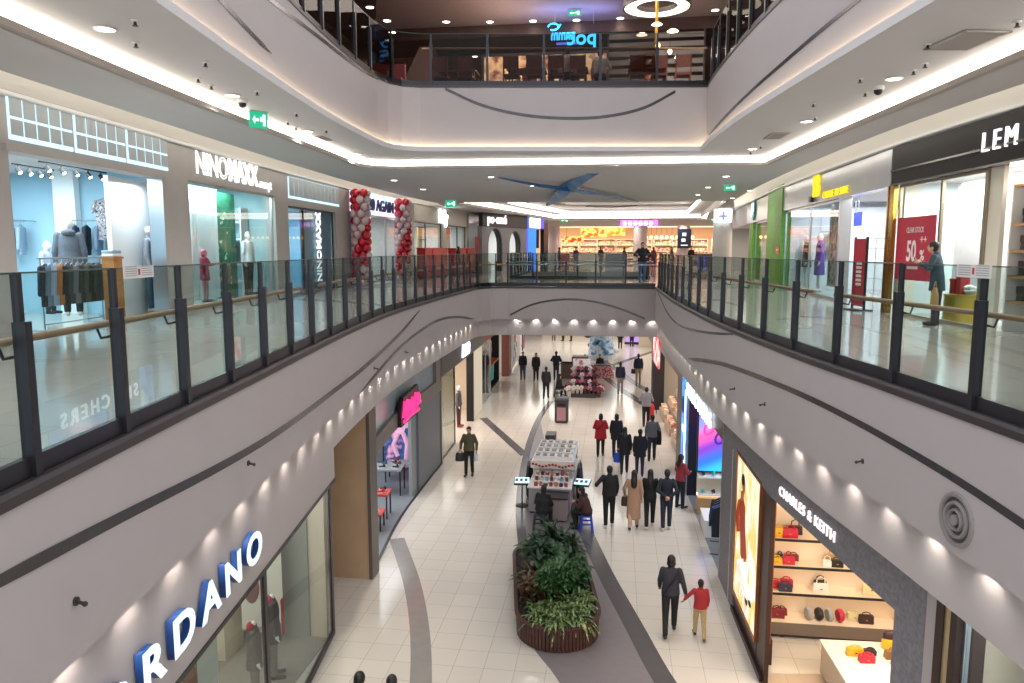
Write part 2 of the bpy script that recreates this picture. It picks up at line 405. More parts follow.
# ceiling ring beside the void, with its upstand lip
b = MB(); b.sweep([(.1,10.40),(-.14,10.40),(-.14,10.52),(-.11,10.52),(-.11,10.46),(.1,10.46)], V3); struct(b, 'ceiling_ring', m_ceil)
b = MB(); b.sweep([(-.01,10.465),(-.10,10.465),(-.10,10.49),(-.01,10.49)], V3); struct(b, 'trim_9', m_cove2)
CLc = pch([(-4,-5.2),(2,-5.92),(7,-6.5),(10.7,-6.83),(15,-7.1),(18,-7.22),(20.4,-7.36)]); CRc = pch([(-4,6.3),(2,5.7),(10.3,4.98),(13.8,4.72),(18,4.4),(22.3,4.13)])
V3C = [(CLc(y), y) for y in frange(YN, 20.4, 50)]+[(-7.4,21.0),(-7.15,21.55),(-6.6,21.86)]+[(4.13,22.3)]+[(CRc(y), y) for y in frange(22.0, YN, 50)]
b = MB(); b.prism(off(V3C, .2)+off(V3, .08)[::-1], 10.403, 10.457); struct(b, 'ceiling_ring_panel', m_ceil)
b = MB(); b.sweep([(.09,10.235),(.05,10.235),(.05,10.395),(.09,10.395)], V3C); struct(b, 'trim_10', m_cove)
b = MB(); b.sweep([(.12,10.15),(.0,10.15),(.0,10.235),(.12,10.235)], V3C); struct(b, 'trim_11', m_lip)
# lower ceiling sheet out to the shop fronts
inner = off(V3C, .1)
yo = frange(YN, 60, 40)
SG = .85   # light slot between the ceiling sheet and the shop fronts
outl = [(S2L(min(y,56))+SG, y) for y in yo]; outr = [(S2R(min(y,60))-SG, y) for y in yo]
b = MB()
i0 = len(inner)
b.prism([outl[0]]+inner+[outr[0]]+[p for p in outr[1:] if p[1] <= 37.9]+[(S2R(38)-SG, 38), (S2L(38)+SG, 38)]+[p for p in outl[::-1] if 0 < p[1] <= 37.9 or p[1] <= 0][:-1], 10.15, 10.24)
struct(b, 'ceiling_lower', m_ceil)
# cornice with a thin warm light line, both sides
for nm, cur, sgn, k in (('left', S2L, 1, 12), ('right', S2R, -1, 15)):
    pth = [(cur(y), y) for y in (frange(YN, 56, 50) if sgn > 0 else frange(62, YN, 50))]
    b = MB(); b.sweep([(.05,10.06),(-.08,10.06),(-.1,10.08),(-.1,10.13),(.05,10.13)], pth); struct(b, 'trim_%d' % k, m_white)
    b = MB(); b.sweep([(-.9,10.25),(-.82,10.25),(-.82,10.29),(-.9,10.29)], pth); struct(b, 'trim_%d' % (k+1), E('cornice_led', 'fff6e6', 9))
    b = MB(); b.sweep([(.06,10.75),(-1.3,10.75),(-1.3,10.8),(.06,10.8)], pth); struct(b, 'ceiling_%s_slot' % nm, m_ceil)
    b = MB(); b.sweep([(-1.3,10.2),(-1.26,10.2),(-1.26,10.78),(-1.3,10.78)], pth); struct(b, 'wall_%s_slot' % nm, m_ceil)
    b = MB(); b.sweep([(.05,10.12),(.02,10.12),(.02,10.78),(.05,10.78)], pth); struct(b, 'wall_%s_above_shops' % nm, M('cornice_cream','e4e0d8',.7))
# deep coffer above the cross bridge and a second light cove beyond it
def U(ax, ay0, ay1, bx): return [(ax, ay0), (ax, ay1), (bx, ay1), (bx, ay0)]
b = MB(); b.prism([(S2L(38)+SG,38),(-8.2,38),(-7.5,43.2),(-4.8,59.5),(7.0,59.8),(6.0,50),(5.4,38),(S2R(38)-SG,38),(9.5,62),(-13,62)], 10.15, 10.24); struct(b, 'ceiling_far', m_ceil)
cp = [(-8.2,38),(-7.5,43.2),(-4.8,59.5),(7.0,59.8),(6.0,50),(5.4,38)]
b = MB(); b.sweep([(.0,10.24),(-.06,10.24),(-.06,10.5),(.0,10.5)], cp); struct(b, 'trim_18', m_cove)
b = MB(); b.sweep([(.0,10.1),(-.1,10.1),(-.1,10.24),(.0,10.24)], cp); struct(b, 'trim_19', m_lip)
cp2 = [(-6.2,38),(-5.6,43.3),(-3.4,54.5),(5.0,55),(4.6,46),(4.2,38)]
b = MB(); b.sweep([(.0,10.3),(-.06,10.3),(-.06,10.5),(.0,10.5)], cp2); struct(b, 'trim_20', m_cove)
b = MB(); b.sweep([(1.7,10.5),(.0,10.5),(.0,10.56),(1.7,10.56)], cp2); struct(b, 'ceiling_far_ring', m_ceil)
b = MB(); b.prism([(-10,37),(8,37),(8,61),(-10,61)], 11.0, 11.1); struct(b, 'ceiling_far_void', m_ceil)
# stripes on the third level fascia
fstripe('trim_21', F3L, [(6.5,11.5),(9.92,11.12),(11.22,10.99),(11.92,10.94)], 1, .04)
fstripe('trim_22', F3L, [(7,11.5),(12.03,11.8),(14.56,11.95),(17.41,12.02),(19.0,12.08)], 1, .04)
fstripe('trim_23', F3R, [(7,11.2),(10.97,11.1),(12.35,11.05),(14.84,10.94),(20.3,10.72)], -1, .035)
f = pch([(-4.64,12.06),(-3.75,11.66),(-2.84,11.42),(-1.67,11.29),(-.34,11.33),(.71,11.57),(1.5,11.98)])
def farY(x): return 20.08+(x+5.3)*(21.1-20.08)/(2.36+5.3)
b = MB(); b.loft([[(x,farY(x)+.003,f(x)-.04),(x,farY(x)-.008,f(x)-.04),(x,farY(x)-.008,f(x)+.04),(x,farY(x)+.003,f(x)+.04)] for x in frange(-4.64,1.5,40)]); struct(b, 'trim_24', m_stripe)
# third level floor slab and its dark room
o3 = off(V3, .06)
b = MB(); b.prism([(-22,YN)]+o3+[(22,YN),(22,44),(-22,44)], Z3-.25, Z3-.01); struct(b, 'floor_third_level', M('third_floor_dark', '4a3c36', .4, noise=.1))

# ceiling over the void's end wall side
# ================================================================== far end, ground floor
b = MB(); b.box(-24, 24, 74, 74.3, 0, 4.2); struct(b, 'wall_far_ground', M('far_wall_cream', 'c9bca9', .6, noise=.05))
b = MB(); b.box(-24.2, -24, -4, 74, 0, 17); struct(b, 'wall_left_outer', m_ceil)
b = MB(); b.box(24, 24.2, -4, 74, 0, 17); struct(b, 'wall_right_outer', m_ceil)
b = MB(); b.box(-24, 24, 72, 72.2, 4.2, 17); struct(b, 'wall_far_upper', m_ceil)

# spot lights washing the lower band from the slot
path = []
def arc_sample(pth, step, start=0.):
    out = []; acc = start
    for i in range(len(pth)-1):
        a = V(pth[i]); c = V(pth[i+1]); l = (c-a).length; d = (c-a)/l
        while acc < l:
            p = a+d*acc; out.append((p.x, p.y, d.x, d.y)); acc += step
        acc -= l
    return out
GROUPS = (('left', [(EL(y), y) for y in frange(1.5, 28.6, 60)], .85), ('far', [(-4.4,30),(ER(30),30)], .78), ('right', [(ER(y), y) for y in frange(29.2, 2.5, 60)], .85))
m_lens = E('slot_spot_lens', 'fff3df', 14)
spotproto = None
for nm, pth, st in GROUPS:
    for i, (x, y, dx, dy) in enumerate(arc_sample(pth, st, .4)):
        n = V((-dy, dx)); px = x+n.x*.085; py = y+n.y*.085
        spot((px, py, 5.02), 34, 110, 1., (1,.94,.84), .015, (0, 0, 0))
        if spotproto is None:
            spotproto = thing('slot_spotlight', '', 'light', (px, py, 5.0))
            q = MB(); q.lathe([(.02,.1),(.022,.03),(.026,.028)], 10); q.build('housing', m_chrome, spotproto)
            q = MB(); q.lathe([(.022,.026),(.022,.03)], 10); q.build('lens', m_lens, spotproto)
            o = spotproto
        else: o = copy_tree(spotproto, loc=(px, py, 5.0))
        where = {'left': 'along the left void edge, counted from the camera', 'far': 'along the far void edge, counted from the left', 'right': 'along the right void edge, counted from the far corner'}[nm]
        o['label'] = '%s small slot spotlight %s' % (nth(i), where); o['group'] = 'slot spotlights along the %s void edge' % nm
# ================================================================== glass balustrades
def rail_path(pth, o):
    return off(pth, o)
m_rglass = glass('restaurant_glass', 'c9c3bd', .3)
m_topline = M('glass_edge_dark', '37453f', .3)
def balustrade(name, label, path, z, step, start, thick_top=1.0, top=1.3, wood=None, hand=.86, hand_o=.17, base=True, skip_hand=None, group=None, gl=None):
    """posts in pairs of metal flats, glass panels between them and a handrail on the gallery side; each post and pane is a part"""
    root = thing(name, label, 'balustrade', (path[0][0], path[0][1], z), 0, group)
    P = [(p[0]-path[0][0], p[1]-path[0][1]) for p in path]
    S = arc_sample(P, step, start)
    if base:
        q = MB(); q.sweep([(.05,0),(-.0,0),(-.0,.13),(.05,.13)], P); q.build('base_channel', m_post, root)
    q = MB(); q.sweep([(.032,top),(.018,top),(.018,top+.012),(.032,top+.012)], P); q.build('top_edge', m_topline, root)
    for i, (x, y, dx, dy) in enumerate(S):
        a = math.atan2(dy, dx)
        q = MB(); q.T = Matrix.Translation((x, y, 0)) @ Matrix.Rotation(a, 4, 'Z')
        q.box(-.035, .035, -.035, .05, 0, thick_top); q.box(-.024, .024, -.0, .045, thick_top, top+.01)
        if hand: q.tube([(0,.05,hand-.08),(0,hand_o-.03,hand-.1),(0,hand_o,hand-.02)], .012, 6)
        q.build('post', m_post, root)
        if i+1 < len(S):
            x2, y2 = S[i+1][0], S[i+1][1]; l = math.hypot(x2-x, y2-y); a = math.atan2(y2-y, x2-x)
            q = MB(); q.T = Matrix.Translation((x, y, 0)) @ Matrix.Rotation(a, 4, 'Z')
            q.box(.03, l-.03, .02, .03, .12, top)
            q.build('glass_pane', gl or m_glass, root)
    if hand:
        hp = rail_path(P, hand_o)
        for s0, s1 in (skip_hand or [(0, 1)]):
            n = len(hp); seg = hp[int(s0*n):max(int(s0*n)+2, int(s1*n))]
            q = MB(); q.tube([(p[0], p[1], hand) for p in seg], .028, 8); q.build('handrail', wood or m_wood, root, 50)
    return root
lp = [(EL(y)-.06, y) for y in frange(.9, 28.7, 80)]+[(-5.38,29.4),(-5.05,29.84),(-4.42,30.06)]
balustrade('glass_balustrade', 'glass balustrade with dark posts along the left edge of the upper gallery', lp, ZF, 1.135, 1.05, skip_hand=[(0,.36),(.39,.74),(.76,1)])
fp = [(-4.4,30.06),(ER(30)-.02,30.06)]
balustrade('glass_balustrade', 'glass balustrade across the far end of the void, facing the camera', fp, ZF, 1.19, 0.02, wood=m_chrome)
rp = [(ER(y)+.06, y) for y in frange(30.0, 1.0, 90)]
balustrade('glass_balustrade', 'glass balustrade with dark posts along the right edge of the upper gallery', rp, ZF, 1.385, .77, skip_hand=[(0,.19),(.26,.67),(.68,1)])
bp = [(1.62,37.95),(-5.4,37.95)]
balustrade('glass_balustrade', 'second glass balustrade on the far side of the cross bridge', bp, ZF, 1.15, .1, wood=m_chrome)
balustrade('glass_balustrade', 'glass balustrade running away beyond the cross bridge on the left', [(-5.55,38.1),(-5.55,50)], ZF, 1.3, .3, wood=m_chrome)
balustrade('glass_balustrade', 'glass balustrade running away beyond the cross bridge on the right', [(1.66,50),(1.66,38.1)], ZF, 1.3, .3, wood=m_chrome)
# third level: darker rail in front of the restaurant
p3 = [(F3L(y)-.06, y) for y in frange(9, 18.9, 24)]+[(-6.06,19.5),(-5.78,19.92),(-5.3,20.15)]
balustrade('glass_balustrade', 'dark glass balustrade of the top floor, left side of the void', p3, Z3, 1.15, .4, 1.1, 1.35, hand=0, gl=m_rglass)
balustrade('glass_balustrade', 'dark glass balustrade of the top floor restaurant, facing the camera', [(-5.28,20.16),(2.34,21.17)], Z3, 1.52, .25, 1.1, 1.35, hand=1.0, hand_o=.12, gl=m_rglass)
balustrade('glass_balustrade', 'dark glass balustrade of the top floor, right side of the void', [(F3R(y)+.06, y) for y in frange(20.9, 8, 30)], Z3, 1.1, .2, 1.1, 1.35, hand=0, gl=m_rglass)

# paper notices stuck on the glass
def notice(x, y, z, w, h, rz, label):
    t = thing('paper_notice', label, 'notice', (x, y, z), rz)
    q = MB(); q.box(0, w, -.004, 0, 0, h); q.build('paper', M('notice_paper', 'cfccca', .7), t)
    q = MB()
    for k in range(5): q.box(.03, w*.42, -.006, -.004, .02+k*h*.18, .02+k*h*.18+h*.06); q.box(w*.58, w-.03, -.006, -.004, .02+k*h*.18, .02+k*h*.18+h*.06)
    q.build('text_lines', M('notice_ink', '8d8d92', .7), t)
    q = MB(); q.box(w*.47, w*.53, -.006, -.004, h*.25, h*.75); q.build('red_mark', M('notice_red', 'b0343c', .7), t)
    return t
def wall_rz(c, y, s): return math.atan2(s*1, s*(c(y+.1)-c(y-.1))/.2)
notice(EL(5.5)-.045, 5.42, 7.52, .5, .1, wall_rz(EL, 5.6, 1), 'small white paper notice stuck to the glass of the left balustrade')
notice(ER(7.55)+.045, 7.5, 7.5, .5, .12, wall_rz(ER, 7.3, -1), 'small white paper notice stuck to the glass of the right balustrade')

# ================================================================== ceiling fixtures
def downlight(loc, r=.11, energy=260):
    global _dl
    if '_dl' not in globals() or _dl is None:
        _dl = thing('downlight', '', 'light', loc)
        q = MB(); q.lathe([(r+.025,0),(r+.025,-.012),(r,-.016),(r,0)], 20); q.build('trim_ring', m_white, _dl)
        q = MB(); q.lathe([(r,-.004),(r,-.01)], 20); q.build('lens', m_down, _dl)
        o = _dl
    else: o = copy_tree(_dl, loc=loc)
    if energy: spot((loc[0], loc[1], loc[2]-.03), energy, 140, 1, (1,.96,.9), .08)
    return o
_dl = None
RING = [('left', [(-5.9,5.1),(-6.14,8.53),(-6.59,12.38),(-6.9,16.26),(-7.19,20.27)]), ('far', [(-3.38,22.2),(-.03,22.18)]), ('right', [(4.5,8.9),(4.22,12.61),(3.85,16.45),(3.5,20.64)])]
for nm, pts in RING:
    for i, (x, y) in enumerate(pts):
        o = downlight((x, y, 10.395)); o['label'] = '%s round downlight from the camera in the raised ceiling ring, %s of the void' % (nth(i), {'left':'left','right':'right','far':'far end'}[nm]); o['group'] = 'ring ceiling downlights'
LOW = [(-7.65,25.24),(-4.13,24.53),(-3.14,28.13),(-7.63,29.08),(-1.44,32.04),(-7.62,37.5),(3.51,25.4),(3.44,29.68),(3.48,33.59),(3.9,37)]
for i, (x, y) in enumerate(LOW):
    o = downlight((x, y, 10.145), energy=260); o['label'] = '%s round downlight in the low ceiling beyond the void, counted %s' % (nth(i if i < 6 else i-6), 'on the left and middle' if i < 6 else 'on the right'); o['group'] = 'low ceiling downlights'
# gallery light lies over the walkways at the sides too
SPL = [(-5.58,8.29),(-6.16,9.14),(-5.82,10.2),(-6.47,11.1),(-6.54,11.6),(-6.02,12.13),(-6.81,15.03),(-6.22,14.13),(-6.42,16.13),(-6.92,15.67),(-7.27,21.3)]
SPR = [(4.59,9.76),(3.95,10.63),(4.32,11.68),(4.32,12.1),(3.71,12.56),(4.13,13.66),(3.5,14.5),(3.91,16.0),(3.62,20.13),(3.57,21.3)]
sp0 = None
for nm, pts in (('left', SPL), ('right', SPR)):
    for i, (x, y) in enumerate(pts):
        if sp0 is None:
            sp0 = thing('ceiling_sprinkler', '', 'sprinkler', (x, y, 10.4))
            q = MB(); q.lathe([(.045,0),(.045,-.012),(.02,-.02)], 12); q.build('rosette', m_white, sp0)
            q = MB(); q.lathe([(.015,-.02),(.02,-.06),(.035,-.065),(.035,-.07)], 10); q.build('nozzle', m_dark, sp0)
            o = sp0
        else: o = copy_tree(sp0, loc=(x, y, 10.4))
        o['label'] = '%s dark sprinkler head from the camera in the %s ceiling ring' % (nth(i), nm); o['group'] = 'sprinklers in the %s ceiling ring' % nm
def dome(x, y, z, label):
    t = thing('dome_camera', label, 'camera', (x, y, z)); q = MB(); q.lathe([(.09,0),(.09,-.05),(.07,-.06)], 16); q.build('base', m_white, t)
    q = MB(); q.lathe([(.07,-.06),(.065,-.1),(.04,-.13),(.01,-.14)], 16); q.build('dome', m_black, t, 60)
dome(-6.63,12.78,10.4, 'white dome camera beside the second downlight of the left ceiling ring')
dome(4.19,13.2,10.4, 'white dome camera beside a downlight in the right ceiling ring')
def grille(x, y, z, rz, L, W, label):
    t = thing('air_grille', label, 'vent', (x, y, z), rz)
    q = MB(); q.box(-L/2,L/2,-W/2,-W/2+.04,-.02,0); q.box(-L/2,L/2,W/2-.04,W/2,-.02,0); q.box(-L/2,-L/2+.04,-W/2,W/2,-.02,0); q.box(L/2-.04,L/2,-W/2,W/2,-.02,0); q.build('frame', m_lip, t)
    q = MB(); n = int(W/.05)
    for k in range(1, n): q.obox((0, -W/2+k*W/n, -.012), (L-.06, .028, .006), rx=.6)
    q.build('blades', m_lip, t)
    q = MB(); q.box(-L/2+.03,L/2-.03,-W/2+.03,W/2-.03,-.003,.0); q.build('backing', m_black, t)
grille(4.35, 10.5, 10.395, 1.75, .85, .6, 'square air grille in the right ceiling ring near the camera')
grille(3.65, 18.4, 10.398, 1.6, .9, .4, 'air grille in the right ceiling ring farther from the camera')
grille(-6.95, 17.3, 10.398, 1.6, .7, .15, 'narrow air slot in the left ceiling ring')
m_exit = E('exit_green', '12a57a', 1.2)
m_exitw = E('exit_white', 'e8fff4', 1.5)
def exit_sign(x, y, z, rz, label, w=.42, h=.2, drop=.12):
    t = thing('exit_sign', label, 'sign', (x, y, z), rz)
    q = MB(); q.box(-w/2, w/2, -.02, .02, -drop-h, -drop); q.build('lit_panel', m_exit, t)
    q = MB(); q.box(-w/2-.01,w/2+.01,-.024,.024,-drop,-drop+.02); q.tube([(-w*.3,0,-drop),(-w*.3,0,0)],.006,6); q.tube([(w*.3,0,-drop),(w*.3,0,0)],.006,6); q.build('hanger', m_chrome, t)
    q = MB(); q.plate([(-w*.36,-drop-h*.5),(-w*.22,-drop-h*.25),(-w*.22,-drop-h*.42),(0,-drop-h*.42),(0,-drop-h*.58),(-w*.22,-drop-h*.58),(-w*.22,-drop-h*.75)], -.026, -.02); q.build('arrow', m_exitw, t)
    q = MB(); q.box(w*.22,w*.36,-.026,-.02,-drop-h*.85,-drop-h*.15); q.box(w*.08,w*.18,-.026,-.02,-drop-h*.6,-drop-h*.3); q.build('figure', m_exitw, t)
exit_sign(-6.83,13.77,10.4,.9,'green exit sign hanging from the left ceiling ring',.36,.3,.03)
exit_sign(3.94,27.45,10.15,0,'green exit sign hanging from the low ceiling on the right, near the green shop')
exit_sign(-7.65,34.18,10.15,0,'green exit sign hanging above the long cream shop on the left',.5,.3)
exit_sign(-4.2,60.5,10.4,0,'green exit sign far off, left end of the bright market',.7,.3)
exit_sign(7.6,60.5,10.4,0,'green exit sign far off, right end of the bright market',.7,.3)

# the blue crossed wing ornament hanging under the ceiling
m_blue = M('ornament_blue', '4d86bd', .25, .2, noise=.25, nscale=2)
t = thing('hanging_ornament', 'blue crossed blade ornament hanging under the ceiling beyond the void', 'ornament', (-1.9, 27.2, 9.95))
q = MB(); q.loft([[(-1.9,-3.1,.1),(-1.95,-3.0,.14),(-1.85,-3.0,.14)],[(-.9,-1.2,-.02),(-.95,-1.0,.1),(-.85,-1,.1)],[(.1,.1,-.1),(0,.3,.06),(.2,.3,.06)],[(1.4,4.3,-.02),(1.3,4.5,.1),(1.5,4.5,.1)],[(2.9,10.2,.15),(2.85,10.3,.18),(2.95,10.3,.18)]]); q.build('long_blade', m_blue, t)
q = MB(); q.loft([[(.95,-3.2,.2),(1.35,-3.2,.2),(1.15,-3.15,.12)],[(.2,-1,.16),(.85,-1,.2),(.5,-1,-.05)],[(-.35,1.6,.1),(.3,1.8,.15),(0,1.6,-.15)],[(-1.0,5.2,.0),(-.5,5.5,.1),(-.8,5.2,-.2)],[(-1.35,7.2,-.15),(-1.3,7.3,-.1),(-1.32,7.2,-.2)]]); q.build('broad_blade', m_blue, t)
[MB().tube([(x,y,.02),(x,y,.2)],.01,6).build('wire', m_chrome, t) for x, y in ((.1,.2),(1.4,4.4))]
q = MB(); pts = [(-1.55+2.4*k/12, 40.5+.25*math.sin(PI*k/12)*4-1.5, 10.0-.1*math.sin(PI*k/12)) for k in range(13)]
t = thing('hanging_ornament', 'thin dark crescent ornament under the ceiling behind the blue blades', 'ornament', (-.3, 39.5, 10.0)); q.sweep([(.16,-.02),(-.16,-.02),(-.16,.02),(.16,.02)], [(p[0]+.35, p[1]-39.5) for p in pts]); q.build('crescent', M('ornament_dark','3d5568',.3), t)

# fascia fittings
def fitting(x, y, z, side, label):
    t = thing('side_sprinkler', label, 'sprinkler', (x, y, z)); s = side
    q = MB(); q.tube([(0,0,0),(s*.015,0,0)], .032, 10); q.build('plate', m_kerb, t)
    q = MB(); q.tube([(s*.015,0,0),(s*.07,0,-.015)], .012, 8); q.ell((s*.075,0,-.015),(.02,.02,.02),8,6); q.build('nozzle', m_dark, t)
for i, (y, z) in enumerate([(4.41,5.33),(7.77,5.32),(15.22,5.22),(18.44,5.13)]): fitting(EL(y), y, z, 1, '%s small dark sprinkler on the left white fascia, counted from the camera' % nth(i))
for i, (y, z) in enumerate([(8.94,5.29),(12.18,5.28),(13.95,5.2)]): fitting(ER(y), y, z, -1, '%s small dark sprinkler on the right white fascia, counted from the camera' % nth(i))
fitting(-1.9, 29.99, 5.35, 0, 'small dark sprinkler on the far white fascia under the curved line')
rzd = wall_rz(ER, 7.16, -1)
t = thing('round_diffuser', 'round ringed air diffuser on the right white fascia', 'vent', (ER(7.16), 7.16, 5.25), rzd)
m_diff = M('diffuser_grey', '85807e', .5)
q = MB()
for ro, ri, d in ((.26,.21,.025),(.18,.14,.03),(.11,.08,.035)):
    n = 28; rings = [[(r*math.cos(2*PI*j/n), y, r*math.sin(2*PI*j/n)) for j in range(n)] for r, y in ((ro,.0),(ro-.01,-d),(ri+.01,-d),(ri,.0))]
    q.loft(rings[::-1], False)
q.build('rings', m_diff, t, 40)
q = MB(); q.tube([(0,0,0),(0,-.003,0)], .25, 28); q.build('dark_throat', M('diffuser_throat','4a4644',.7), t)
q = MB(); q.tube([(0,0,0),(0,-.035,0)], .05, 16); q.build('centre', m_diff, t, 40)

# ================================================================== top floor restaurant
m_brown = M('restaurant_dark_brown', '4a332b', .6, noise=.15, nscale=3)
m_pink = M('restaurant_ceiling_mauve', 'a08e8a', .7, noise=.04)
b = MB(); b.box(-8.2, 3.9, 25.2, 27.4, 14.75, 15.15); struct(b, 'ceiling_restaurant_beam', m_brown)
b = MB(); b.prism([(-8.2,25.2),(-6.1,19),(-6.6,14),(-9,14),(-9,25.2)], 14.75, 15.15); struct(b, 'ceiling_restaurant_side_beam', m_brown)
b = MB(); b.prism([(-14,10),(-6.6,10),(-6.6,16),(-6.1,18.6),(3.2,19.5),(3.2,10),(12,10),(12,44),(-14,44)], 15.12, 15.3); struct(b, 'ceiling_restaurant', m_pink)
b = MB(); b.box(-14, 12, 33.6, 33.8, 12, 15.6); struct(b, 'wall_restaurant_far', M('restaurant_back_wall', '5d5048', .6, noise=.1))
b = MB(); b.box(-9.2, -9, 8, 34, 12, 15.6); struct(b, 'wall_restaurant_left', M('restaurant_side_wall', '6b5f5a', .6, noise=.1))
b = MB(); b.box(5.2, 5.4, 8, 34, 12, 15.6); struct(b, 'wall_restaurant_right', M('restaurant_side_wall'))
k = 0
for i, (x, y) in enumerate([(-6.4,22),(-5.6,24.6),(-4.2,24.8),(-2.8,24.9),(-1.4,25),(0,25),(2.9,24.6),(2.9,23.2),(2.9,21.8)]):
    o = downlight((x, y, 15.115), energy=14); o['label'] = '%s round downlight from the left in the mauve restaurant ceiling' % nth(i); o['group'] = 'restaurant ceiling downlights'
for i, (x, y) in enumerate([(-7.4,20.5),(-7.2,21.7),(-7.1,23),(-7.3,24.2),(-5.5,29),(-4.6,30.5),(-3.2,30.6),(-1.6,30.5),(.4,30.4),(2.2,30.2)]):
    o = downlight((x, y, 14.745 if y < 25 else 15.115), energy=14); o['label'] = '%s small warm downlight deep inside the restaurant, counted from the left' % nth(i); o['group'] = 'deep restaurant downlights'
# lit mural at the back
t = thing('lit_mural', 'warm lit mural panel standing behind the restaurant tables', 'mural', (-4.42, 25.0, 12.75))
q = MB(); q.box(0, 4.0, -.04, 0, 0, 1.3); q.build('picture', blotch('mural_print', ['8a5a3a','d9a878','e7c9a0','7a3f34','c98f6a'], 1.6, .8), t)
q = MB(); q.box(-.08,4.08,-.08,-.02,-.08,0); q.box(-.08,4.08,-.08,-.02,1.3,1.38); q.box(-.08,0,-.08,-.02,-.6,1.3); q.box(4.0,4.08,-.08,-.02,-.6,1.3); q.build('frame', m_dark, t)
t = thing('louvre_partition', 'pale louvred partition behind the restaurant tables', 'partition', (-.35, 25.2, Z3))
q = MB()
for kk in range(9): q.box(0, 3.0, 0, .05, .2+kk*.27, .36+kk*.27)
q.build('slats', M('louvre_grey', '85807c', .5), t); q = MB(); q.box(-.05,0,-.02,.07,0,2.6); q.box(3,3.05,-.02,.07,0,2.6); q.build('posts', m_dark, t)
# pendant ring lamp on its golden rod
m_gold = M('gold_metal', 'c99a35', .25, .9)
t = thing('ring_pendant_lamp', 'glowing ring pendant lamp with a golden rod in the restaurant', 'lamp', (1.04, 22.7, 14.72))
n = 40
def ring(q, ro, ri, z0, z1): q.loft([[(r*math.cos(2*PI*j/n), r*math.sin(2*PI*j/n), z) for j in range(n)] for r, z in ((ro,z0),(ro,z1),(ri,z1),(ri,z0),(ro,z0))], False)
q = MB(); ring(q, .92, .60, -.03, .0); q.build('light_ring', E('ring_lamp_white', 'fff4d6', 3.2), t)
q = MB(); ring(q, .98, .55, .0, .12); ring(q, .98, .93, -.06, .12); q.build('ring_housing', m_dark, t)
q = MB(); q.tube([(0,0,.4),(0,0,-1.0)], .045, 12); q.build('rod', M('gold_rod', 'e0aa3c', .3, .5), t)
for i, (dx, dz, r) in enumerate([(-.42,-.82,.16),(.0,-.55,.16),(.45,-.75,.17)]):
    q = MB(); q.lathe([(r,-.02),(r*.6,.03),(.02,.05)], 18, (dx, -.2, dz)); sh = q.build('disc_shade', E('disc_lamp_white', 'fff0d8', 2.6), t, 40)
    q = MB(); q.tube([(dx,-.2,dz+.05),(dx,-.2,.4)], .005, 5); q.build('flex', m_black, sh)
q = MB(); q.ell((.04,-.1,-1.12),(.07,.07,.09)); q.build('bulb', E('bulb_warm', 'ffd28a', 6), t, 60)
t = thing('bulb_pendant', 'small warm bulb hanging beside the golden rod lamp', 'lamp', (1.45, 22.9, 13.5))
q = MB(); q.ell((0,0,0),(.06,.06,.08)); q.build('bulb', E('bulb_warm','ffd28a',6), t, 60); q = MB(); q.tube([(0,0,.08),(0,0,1.62)],.006,5); q.build('flex', m_black, t)
# blue neon letters, read from behind
m_neon = E('neon_blue', '22aaff', 5)
t = thing('neon_sign', 'blue neon sign hanging in the restaurant, seen from behind', 'sign', (-.72, 24.1, 14.12), PI)
text('lettering', 'poc', m_neon, .62, t, (0,0,0), ext=.02, off=.012)
text('lettering', 'nnmm', m_neon, .42, t, (.66,0,.16), ext=.02, off=.012, sx=.72)
q = MB(); q.tube([(1.35+.16*math.cos(a),0,.55+.1*math.sin(a)) for a in [k*.35 for k in range(16)]], .022, 6); q.tube([(1.12,0,.62),(1.2,0,.5),(1.3,0,.47)], .02, 6); q.build('cup_mark', m_neon, t)
[MB().tube([(x,0,.6),(x,0,1.0)],.006,5).build('wire', m_chrome, t) for x in (.1,1.3)]
q = MB(); q.box(.55,1.25,-.01,.01,0,.07); q.build('small_line', E('neon_violet','5a6cff',2), t)
area((-1.4, 24.0, 14.5), 2.4, .3, 22, (.2,.3,1), 0, PI)
exit_sign(-1.4, 23.9, 15.12, 0, 'green exit sign above the blue neon in the restaurant', .4, .16, .05)
exit_sign(-5.2, 28, 14.0, 0, 'green exit sign low on the left inside the restaurant', .45, .2, .05)
# dining chairs and tables by the rail
m_chair = M('chair_red_brown', '8a4a36', .5, noise=.12, nscale=14)
def dining_chair(loc, rz):
    t = thing('dining_chair', '', 'chair', loc, rz)
    q = MB(); q.box(-.22,.22,-.22,.22,.42,.48); q.build('seat', m_chair, t)
    q = MB(); q.box(-.22,.22,-.24,-.2,.62,.95); q.build('backrest', m_chair, t)
    for sx in (-1,1):
        q = MB(); q.box(sx*.2-.02,sx*.2+.02,-.24,-.2,0,.97); q.build('leg', m_chair, t)
        q = MB(); q.box(sx*.2-.02,sx*.2+.02,.18,.22,0,.43); q.build('leg', m_chair, t)
    q = MB(); q.box(-.2,.2,-.23,-.21,.2,.24); q.build('stretcher', m_chair, t)
    return t
def dining_table(loc):
    t = thing('dining_table', '', 'table', loc)
    q = MB(); q.box(-.55,.55,-.38,.38,.72,.76); q.build('tabletop', m_chair, t)
    for sx in (-1,1):
        for sy in (-1,1):
            q = MB(); q.box(sx*.48-.025,sx*.48+.025,sy*.32-.025,sy*.32+.025,0,.72); q.build('leg', m_dark, t)
    return t
ch0 = None; i = 0
